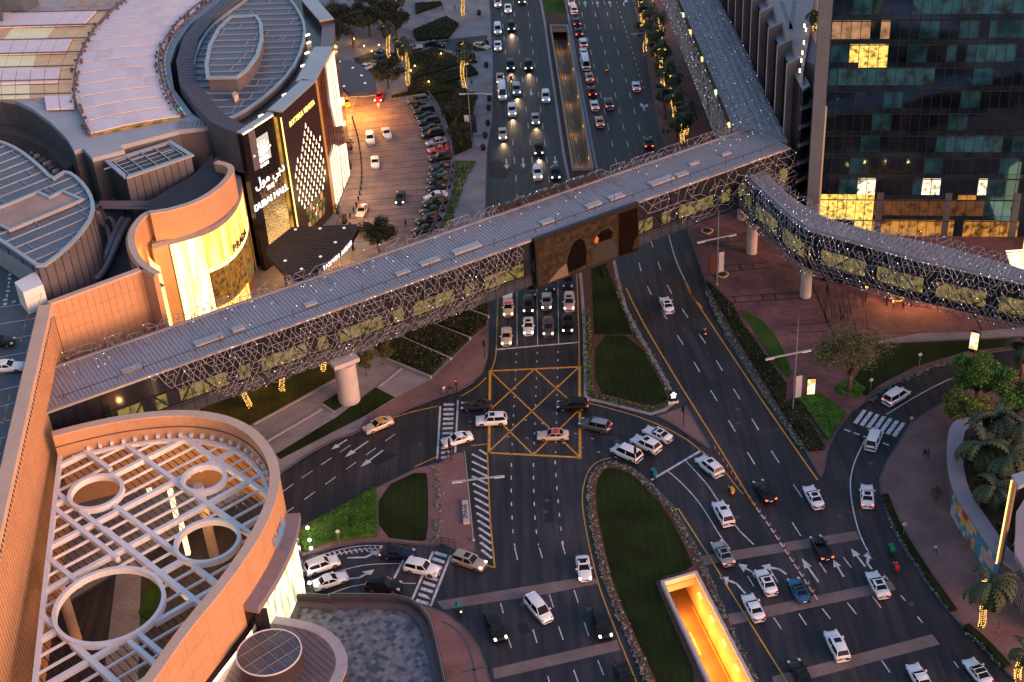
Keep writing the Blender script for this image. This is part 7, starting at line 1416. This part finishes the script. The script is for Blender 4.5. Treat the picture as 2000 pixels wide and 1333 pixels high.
def scooter(px, py, d, col, top, lab, box=None, lights='t'):
    c = G(px, py, .6); e = G(px+d[0]*10, py+d[1]*10, .6); a = atan2(e.y-c.y, e.x-c.x); t = thing('scooter', lab, 'scooter', (c.x, c.y, 0), a, 'scooters')
    if not sb_:
        for x, n in ((.62, 'w'), (-.62, 'w')): pass
        m_ = MB(); m_.tube([(0, -.07, 0), (0, .07, 0)], .28, 14); sb_['wheel'] = m_.mesh('wheel'); m_ = MB(); m_.tube([(-.75, 0, .62), (-.3, 0, .7), (0, 0, .42), (.35, 0, .45), (.55, 0, .85)], [.1, .17, .15, .12, .09], 8); sb_['body'] = m_.mesh('body', True)
        m_ = MB(); m_.box((-.6, -.14, .74), (.1, .14, .84)); sb_['seat'] = m_.mesh('seat'); m_ = MB(); m_.tube([(.5, -.36, 1.05), (.58, 0, 1.02), (.5, .36, 1.05)], .025, 6); m_.tube([(.58, 0, 1.02), (.66, 0, .3)], .035, 6); sb_['handlebar'] = m_.mesh('handlebar'); m_ = MB(); m_.box((-1.0, -.27, .88), (-.45, .27, 1.42)); sb_['delivery_box'] = m_.mesh('delivery_box'); m_ = MB(); m_.box((.6, -.1, .78), (.7, .1, .92)); sb_['headlight'] = m_.mesh('headlight'); m_ = MB(); m_.box((-.86, -.1, .62), (-.78, .1, .72)); sb_['tail_light'] = m_.mesh('tail_light')
        for me in sb_.values(): me.materials.append(M_trim)
    for x in (.64, -.6): w = part('wheel', sb_['wheel'], t, M_tyre); w.location = (x, 0, .28)
    part('body', sb_['body'], t, PAINT[col]); part('seat', sb_['seat'], t, M_trim); part('handlebar', sb_['handlebar'], t, M_trim); part('headlight', sb_['headlight'], t, M_hl_on if lights == 'h' else M_hl); part('tail_light', sb_['tail_light'], t, M_tl_on if lights == 't' else M_tl)
    if box: part('delivery_box', sb_['delivery_box'], t, PAINT[box])
    person(0, 0, 'ride', top, 'black', 'rider in %s jacket on the %s' % (top, lab.split(',')[0]), a, col if col in ('white', 'teal', 'green', 'red') else 'black', Vector((c.x-cos(a)*.25, c.y-sin(a)*.25, -.02)), group='scooter riders')
for s in ((998.6, 159, S1, 'red', 'red', 'red scooter beside the white minibus', 'red', 'h'), (1184, 135, N1, 'green', 'green', 'green scooter right of the queue', 'green', 't'), (1276, 924, (-.6, -1), 'teal', 'teal', 'teal scooter at the give-way line', 'teal', '-'), (1427, 958, (-.6, -1), 'black', 'yellow', 'yellow-boxed scooter by the red posts', 'yellow', 't'), (1740, 1072, (-.4, -1), 'green', 'green', 'green delivery scooter by the kerb hedge', 'green', '-'), (1748.5, 1108, (-.4, -1), 'red', 'red', 'red delivery scooter by the kerb hedge', 'red', '-'), (1376, 648, (-.4, -1), 'black', 'khaki', 'dark scooter by the yellow edge line', None, 't'), (897, 1192, (.6, 1), 'teal', 'teal', 'teal delivery scooter on the lower paved band', 'teal', 'h')): scooter(*s[:6], s[6], s[7])
# ================================================================== street furniture
def lamp(base, arm0, arm1, za, ztop, label, banners=None, z=KZ):
    p = G(*base); t = thing('street_lamp', label, 'street lamp', (p.x, p.y, 0), 0, 'street lamps'); inv = Matrix.Translation((-p.x, -p.y, 0))
    m_ = MB(); m_.tube([(0, 0, 0), (0, 0, ztop*.6), (0, 0, ztop)], [.14, .11, .05], 8); m_.build('post', M_steel, t); m_ = MB(); m_.lathe([(.3, 0), (.3, .35), (.16, .5)], (0, 0, 0), 10); m_.build('base', M_steel, t)
    d = G(*arm1, za)-G(*arm0, za); d.z = 0; L = d.length; d.normalize(); c0 = (G(*arm0, za)-p); s0 = c0.dot(d)
    m_ = MB(); m_.box((s0, -.12, za-.08), (s0+L, .12, za+.08), frame((0, 0, 0), d, Vector((-d.y, d.x, 0)))); m_.build('arm', M_palecap, t)
    for s in (s0, s0+L-1.4): m_ = MB(); m_.box((s, -.17, za-.16), (s+1.4, .17, za-.085), frame((0, 0, 0), d, Vector((-d.y, d.x, 0)))); m_.build('lamp_head', M_whitepaint, t)
    if banners:
        for s, m in zip((-1, 1), banners): m_ = MB(); m_.box((.25 if s > 0 else -1.25, -.03, 2.6), (1.25 if s > 0 else -.25, .03, 6.6), frame((0, 0, 0), d, Vector((-d.y, d.x, 0)))); m_.build('banner', m, t)
BN = [mat('plum_banner', (.04, .015, .05), .7), mat('pale_banner', (.45, .42, .42), .7), mat('white_banner', (.6, .58, .58), .7), mat('red_black_banner', (.1, .012, .012), .7)]
lamp((1548, 805), (1496, 703), (1585, 685), 11, 17.2, 'tall lamp post with a crossbar and two banners by the dark hedge', (BN[0], BN[1])); lamp((1400, 558), (1349, 460), (1425, 444), 9.6, 15, 'tall lamp post with banners on the rose plaza', (BN[3], BN[1])); lamp((924, 1058), (882, 935), (984, 923), 11, 16, 'lamp post with a crossbar over the hatched markings'); lamp((922, 281), (895, 188), (960, 187.5), 11.5, 17.5, 'tall lamp post with banners by the pot-lined path', (BN[2], BN[0])); lamp((1259, 112), (1233, 68), (1275, 65), 6, 7, 'lamp post among the promenade palms')
m_post = mat('poster_print', (.3, .2, .1), .4, var=0, emit=(1, .8, .5), es=1.0); N, L_, bs = nodes(m_post); n1 = N.new('ShaderNodeTexNoise'); n1.inputs['Scale'].default_value = .9; n1.inputs['Detail'].default_value = 2; L_.new(pos(N), n1.inputs['Vector']); r = ramp(N, [(.35, (.9, .3, .03)), (.5, (1, .8, .4)), (.6, (1, .97, .85)), (.72, (.4, .75, .6))]); L_.new(n1.outputs['Fac'], r.inputs[0]); L_.new(r.outputs[0], bs.inputs['Emission Color'])
def poster(l, r_, h, label):
    a, c = G(*l, KZ), G(*r_, KZ); d = (c-a); w = d.length; d.normalize(); t = thing('poster_stand', label, 'poster stand', a, atan2(d.y, d.x)); m_ = MB(); m_.box((0, 0, .3), (w, .3, h)); m_.build('case', M_dark, t); m_ = MB(); m_.box((.12, -.02, .6), (w-.12, -.005, h-.15)); m_.build('lit_poster', m_post, t); m_ = MB(); m_.box((w*.25, .05, 0), (w*.75, .25, .3)); m_.build('foot', M_dark, t)
poster((1574, 777), (1592, 776), 3.6, 'glowing orange and white poster stand beside the banner lamp post'); poster((1890, 686), (1909, 691), 3.9, 'glowing poster stand on the lawn inside the slip road')
t = thing('emblem_sign', 'black sign with a white rosette at the tip of the median', 'sign', G(1315, 787, KZ), .1); m_ = MB(); m_.box((-.7, -.12, .35), (.7, .12, 2.4)); m_.build('panel', M_dark, t); m_ = MB(); m_.box((-.8, -.25, 0), (.8, .25, .35)); m_.build('plinth', M_whitepaint, t)
for i, (x, z) in enumerate(((0, 1.45), (.3, 1.65), (-.3, 1.65), (.18, 1.15), (-.18, 1.15), (0, 1.95))): m_ = MB(); m_.tube([(x, -.13, z), (x, -.15, z)], .22 if i else .2, 8); m_.build('petal', emis('white_emblem', (.9, .95, 1), .8), t)
def signal(px, h, label, face=-1.57, dbl=False):
    t = thing('traffic_light', label, 'traffic light', G(*px, KZ), face); m_ = MB(); m_.tube([(0, 0, 0), (0, 0, h)], .07, 8); m_.build('post', M_dark, t)
    for k in range(2 if dbl else 1): m_ = MB(); m_.box((.06, -.17-.4*k, h-1.1), (.3, .17-.4*k, h)); m_.build('signal_head', M_trim, t)
    for k, c in enumerate(((1, .05, .02), (.1, .05, .0), (.0, .08, .04))): m_ = MB(); m_.tube([(.3, 0, h-.2-.34*k), (.34, 0, h-.2-.34*k)], .1, 8); m_.build('lens', emis('signal_lens_%d' % k, c, 3 if k == 0 else .05), t)
signal((893, 776), 3.6, 'traffic light at the zebra corner of the pink footpath'); signal((1335, 832), 3.8, 'traffic light on the small triangular island', 2.6, True); signal((1239, 912), 3.6, 'traffic light behind the white people carrier at the oval island', .3); signal((947, 700), 3.4, 'traffic light on the pink footpath near the stop line', 1.4); signal((882, 898), 3.6, 'traffic light at the foot of the zebra', 3.0, True)
pole = MB(); pole.tube([(0, 0, 0), (0, 0, .85)], .06, 8); pm_ = pole.mesh('post'); pm_.materials.append(mat('orange_red_plastic', (.6, .07, .02), .5)); fm = MB(); fm.lathe([(.2, 0), (.2, .05), (.08, .08)], (0, 0, 0), 10); fmm = fm.mesh('foot'); fmm.materials.append(M_trim); bm_ = MB(); bm_.tube([(0, 0, .5), (0, 0, .68)], .064, 8, False); bmm = bm_.mesh('reflective_band'); bmm.materials.append(M_white)
for i, p in enumerate(resample(GL([(1396, 880), (1440, 945), (1478, 995), (1500, 1024), (1522, 1057.6), (1580, 1146), (1598, 1174)]), 1.55)):
    t = thing('lane_post', 'orange-red flexible post, %s down the line dividing the avenue' % ORD[i], 'lane post', p, 0, 'flexible lane posts'); link('post', pm_, t); link('foot', fmm, t); link('reflective_band', bmm, t)
pt = MB(); pt.lathe([(.3, 0), (.55, .5), (.6, .95), (.5, 1.0), (.48, .8)], (0, 0, 0), 14); ptm = pt.mesh('pot', True); ptm.materials.append(M_dark); lc_ = MB(); leaf_cloud(lc_, Vector((0, 0, 1.15)), .5, 60, vr, .25, .7); lcm = lc_.mesh('plant'); lcm.materials.append(M_leafd)
for i, (x, y) in enumerate(((951, 90), (950, 132), (956, 198), (955, 216), (953, 246), (948, 270), (944, 294), (936, 30))):
    t = thing('planter_pot', 'dark tapered planter pot, %s from the top along the pale path' % ORD[i], 'planter', G(x, y, KZ), 0, 'pots along the pale path'); link('pot', ptm, t); link('plant', lcm, t)
rp_ = MB(); rp_.lathe([(.7, 0), (1.1, .5), (1.15, .6), (.85, .6), (.8, .45)], (0, 0, 0), 20); rpm = rp_.mesh('bowl', True); rpm.materials.append(M_stone_l)
for x, y, w in ((1374, 430, 'nearest the footbridge'), (1381, 456, 'under the lamp crossbar'), (1411, 541, 'by the lamp post foot'), (1752, 588, 'on the lit plaza')): t = thing('bowl_planter', 'round stone bowl planter on the rose plaza, '+w, 'planter', G(x, y, KZ)); link('bowl', rpm, t); c_ = MB(); leaf_cloud(c_, Vector((0, 0, .65)), .7, 90, vr, .3, .5); c_.build('plant', M_leafd if x < 1700 else M_leafg, t)
bl_ = MB(); bl_.lathe([(.16, 0), (.16, 1.0), (.1, 1.08)], (0, 0, 0), 8); blm = bl_.mesh('post'); blm.materials.append(M_dark); bc = MB(); bc.lathe([(.2, 0), (.2, .12)], (0, 0, 0), 8); bcm = bc.mesh('collar'); bcm.materials.append(M_steel)
for i, p in enumerate(resample(smooth(GL([(689, 236), (698, 265), (705, 305), (708, 345), (704, 385), (694, 412), (676, 440)]), 2), 2.3)): t = thing('bollard', 'black bollard, %s down the row along the shop fronts' % ORD[i], 'bollard', (p.x, p.y, KZ), 0, 'bollards along the shop fronts'); link('post', blm, t); link('collar', bcm, t)
for i, (x, y) in enumerate(((1732, 598), (1780, 600), (1831, 600), (1690, 590))):
    t = thing('path_light', 'slim path light with an orange glow, %s' % ('second from the tower side', 'third from the bar-code paving', 'closest to the tower', 'closest to the bar-code paving')[i], 'path light', G(x, y, KZ)); m_ = MB(); m_.tube([(0, 0, 0), (0, 0, 3.2)], .09, 8); m_.build('post', M_dark, t); m_ = MB(); m_.box((-.16, -.16, 2.9), (.16, .16, 3.15)); m_.build('lamp_head', M_sodium, t)
    pointlamp(t, (0, -.35, 2.6), 330 if i != 3 else 110, (1, .42, .12), .12)
# valet rail, island slab, guard rails
t = thing('guard_rail', 'curved metal rail behind the valet row', 'rail'); rl = smooth(GL([(836, 186), (858, 215), (874, 255), (884, 300), (882, 345), (868, 400), (846, 450), (830, 476)]), 2); m_ = MB(); m_.tube([p+Vector((0, 0, 1.1)) for p in rl], .06, 5); m_.tube([p+Vector((0, 0, .6)) for p in rl], .04, 5); m_.build('rail', M_steel, t); m_ = MB()
for p in resample(rl, 2.5): m_ = MB(); m_.tube([p, p+Vector((0, 0, 1.1))], .05, 5); m_.build('post', M_steel, t)
t = thing('name_slab', 'pale stone slab lettered in capitals on the island pavement', 'slab'); q = PX([(902, 978), (914, 976), (918, 1020), (905, 1021)], .5); prism('block', q, KZ, .5, M_conc, t); a, c = G(910, 1020, .51), G(908, 978, .51); lettering('EMAAR', .95, (a+c)/2+Vector((0, 0, .02)), c-a, Vector((-(c-a).y, (c-a).x, 0)), M_dark, t, extrude=.01)
def guard(pts, label):
    t = thing('guard_rail', label, 'rail'); p = GL(pts, KZ); m_ = MB(); m_.tube([v+Vector((0, 0, 1)) for v in p], .05, 5); m_.tube([v+Vector((0, 0, .5)) for v in p], .04, 5); m_.build('rail', M_dark, t)
    for v in resample(p, 1.2): m_ = MB(); m_.tube([v, v+Vector((0, 0, 1))], .04, 5); m_.build('post', M_dark, t)
guard([(850, 1068), (860, 1060), (888, 1066), (890, 1077)], 'dark bent guard rail where the island meets the lower zebra'); guard([(856, 905), (866, 909), (885, 900)], 'dark guard rail at the foot of the upper zebra'); guard([(862, 776), (876, 768), (900, 762)], 'dark guard rail by the waiting pedestrians')
for x, y, w in ((1795, 715, 'inside the slip road bend'), (1700, 765, 'by the slip road crossing'), (1778, 840, 'on the pink pavement by the crossing'), (1764, 1048, 'on the pink pavement by the scooters'), (663, 1062, 'white one on the bright ground cover')):
    t = thing('post_sign', 'small round post sign '+w, 'sign', G(x, y, KZ)); m_ = MB(); m_.tube([(0, 0, 0), (0, 0, 2.3)], .05, 6); m_.build('post', M_steel, t); m_ = MB(); m_.tube([(0, -.03, 2.2), (0, .03, 2.2)], .3, 12); m_.build('disc', M_white, t)
for i, (x, y) in enumerate(((603, 1046), (607, 1070), (610, 1086), (608, 1132), (607, 1154))):
    t = thing('globe_lamp', 'bright white globe lamp beside the oval hall, %s from the top' % ORD[i], 'lamp', G(x, y, KZ), 0, 'globe lamps by the oval hall'); m_ = MB(); m_.tube([(0, 0, 0), (0, 0, 1.2)], .05, 6); m_.build('post', M_steel, t); m_ = MB(); m_.lathe([(.05, -.25), (.2, -.12), (.25, 0), (.2, .13), (.05, .25)], (0, 0, 1.4), 12); m_.build('globe', emis('globe_glow', (1, 1, .85), 9), t); pointlamp(t, (0, 0, 1.75), 60, (1, .95, .75), .25)
t = thing('bench', 'grey slatted bench among the trees by the slip road', 'bench', G(1935, 812, KZ), .3)
for k in range(3): m_ = MB(); m_.box((-1.2, -.3+k*.22, .42), (1.2, -.12+k*.22, .48)); m_.build('slat', M_conc, t)
for x in (-.9, .9): m_ = MB(); m_.box((x-.06, -.28, 0), (x+.06, .3, .42)); m_.build('leg', M_dark, t)

for i, (x, y) in enumerate(((712, 98), (727, 108), (741, 96), (692, 84), (811, 137), (803, 146), (838, 168), (862, 113))):
    t = thing('garden_lamp', 'small warm garden lamp among the planting, %s from the oval hall' % ORD[i], 'lamp', G(x, y, KZ), 0, 'garden lamps'); m_ = MB(); m_.tube([(0, 0, 0), (0, 0, .9)], .06, 6); m_.build('post', M_dark, t); m_ = MB(); m_.lathe([(.05, -.2), (.18, 0), (.05, .2)], (0, 0, 1.05), 10); m_.build('globe', emis('garden_lamp_glow', (1, .55, .15), 8), t); pointlamp(t, (0, 0, 1.6), 90, (1, .5, .15), .2)
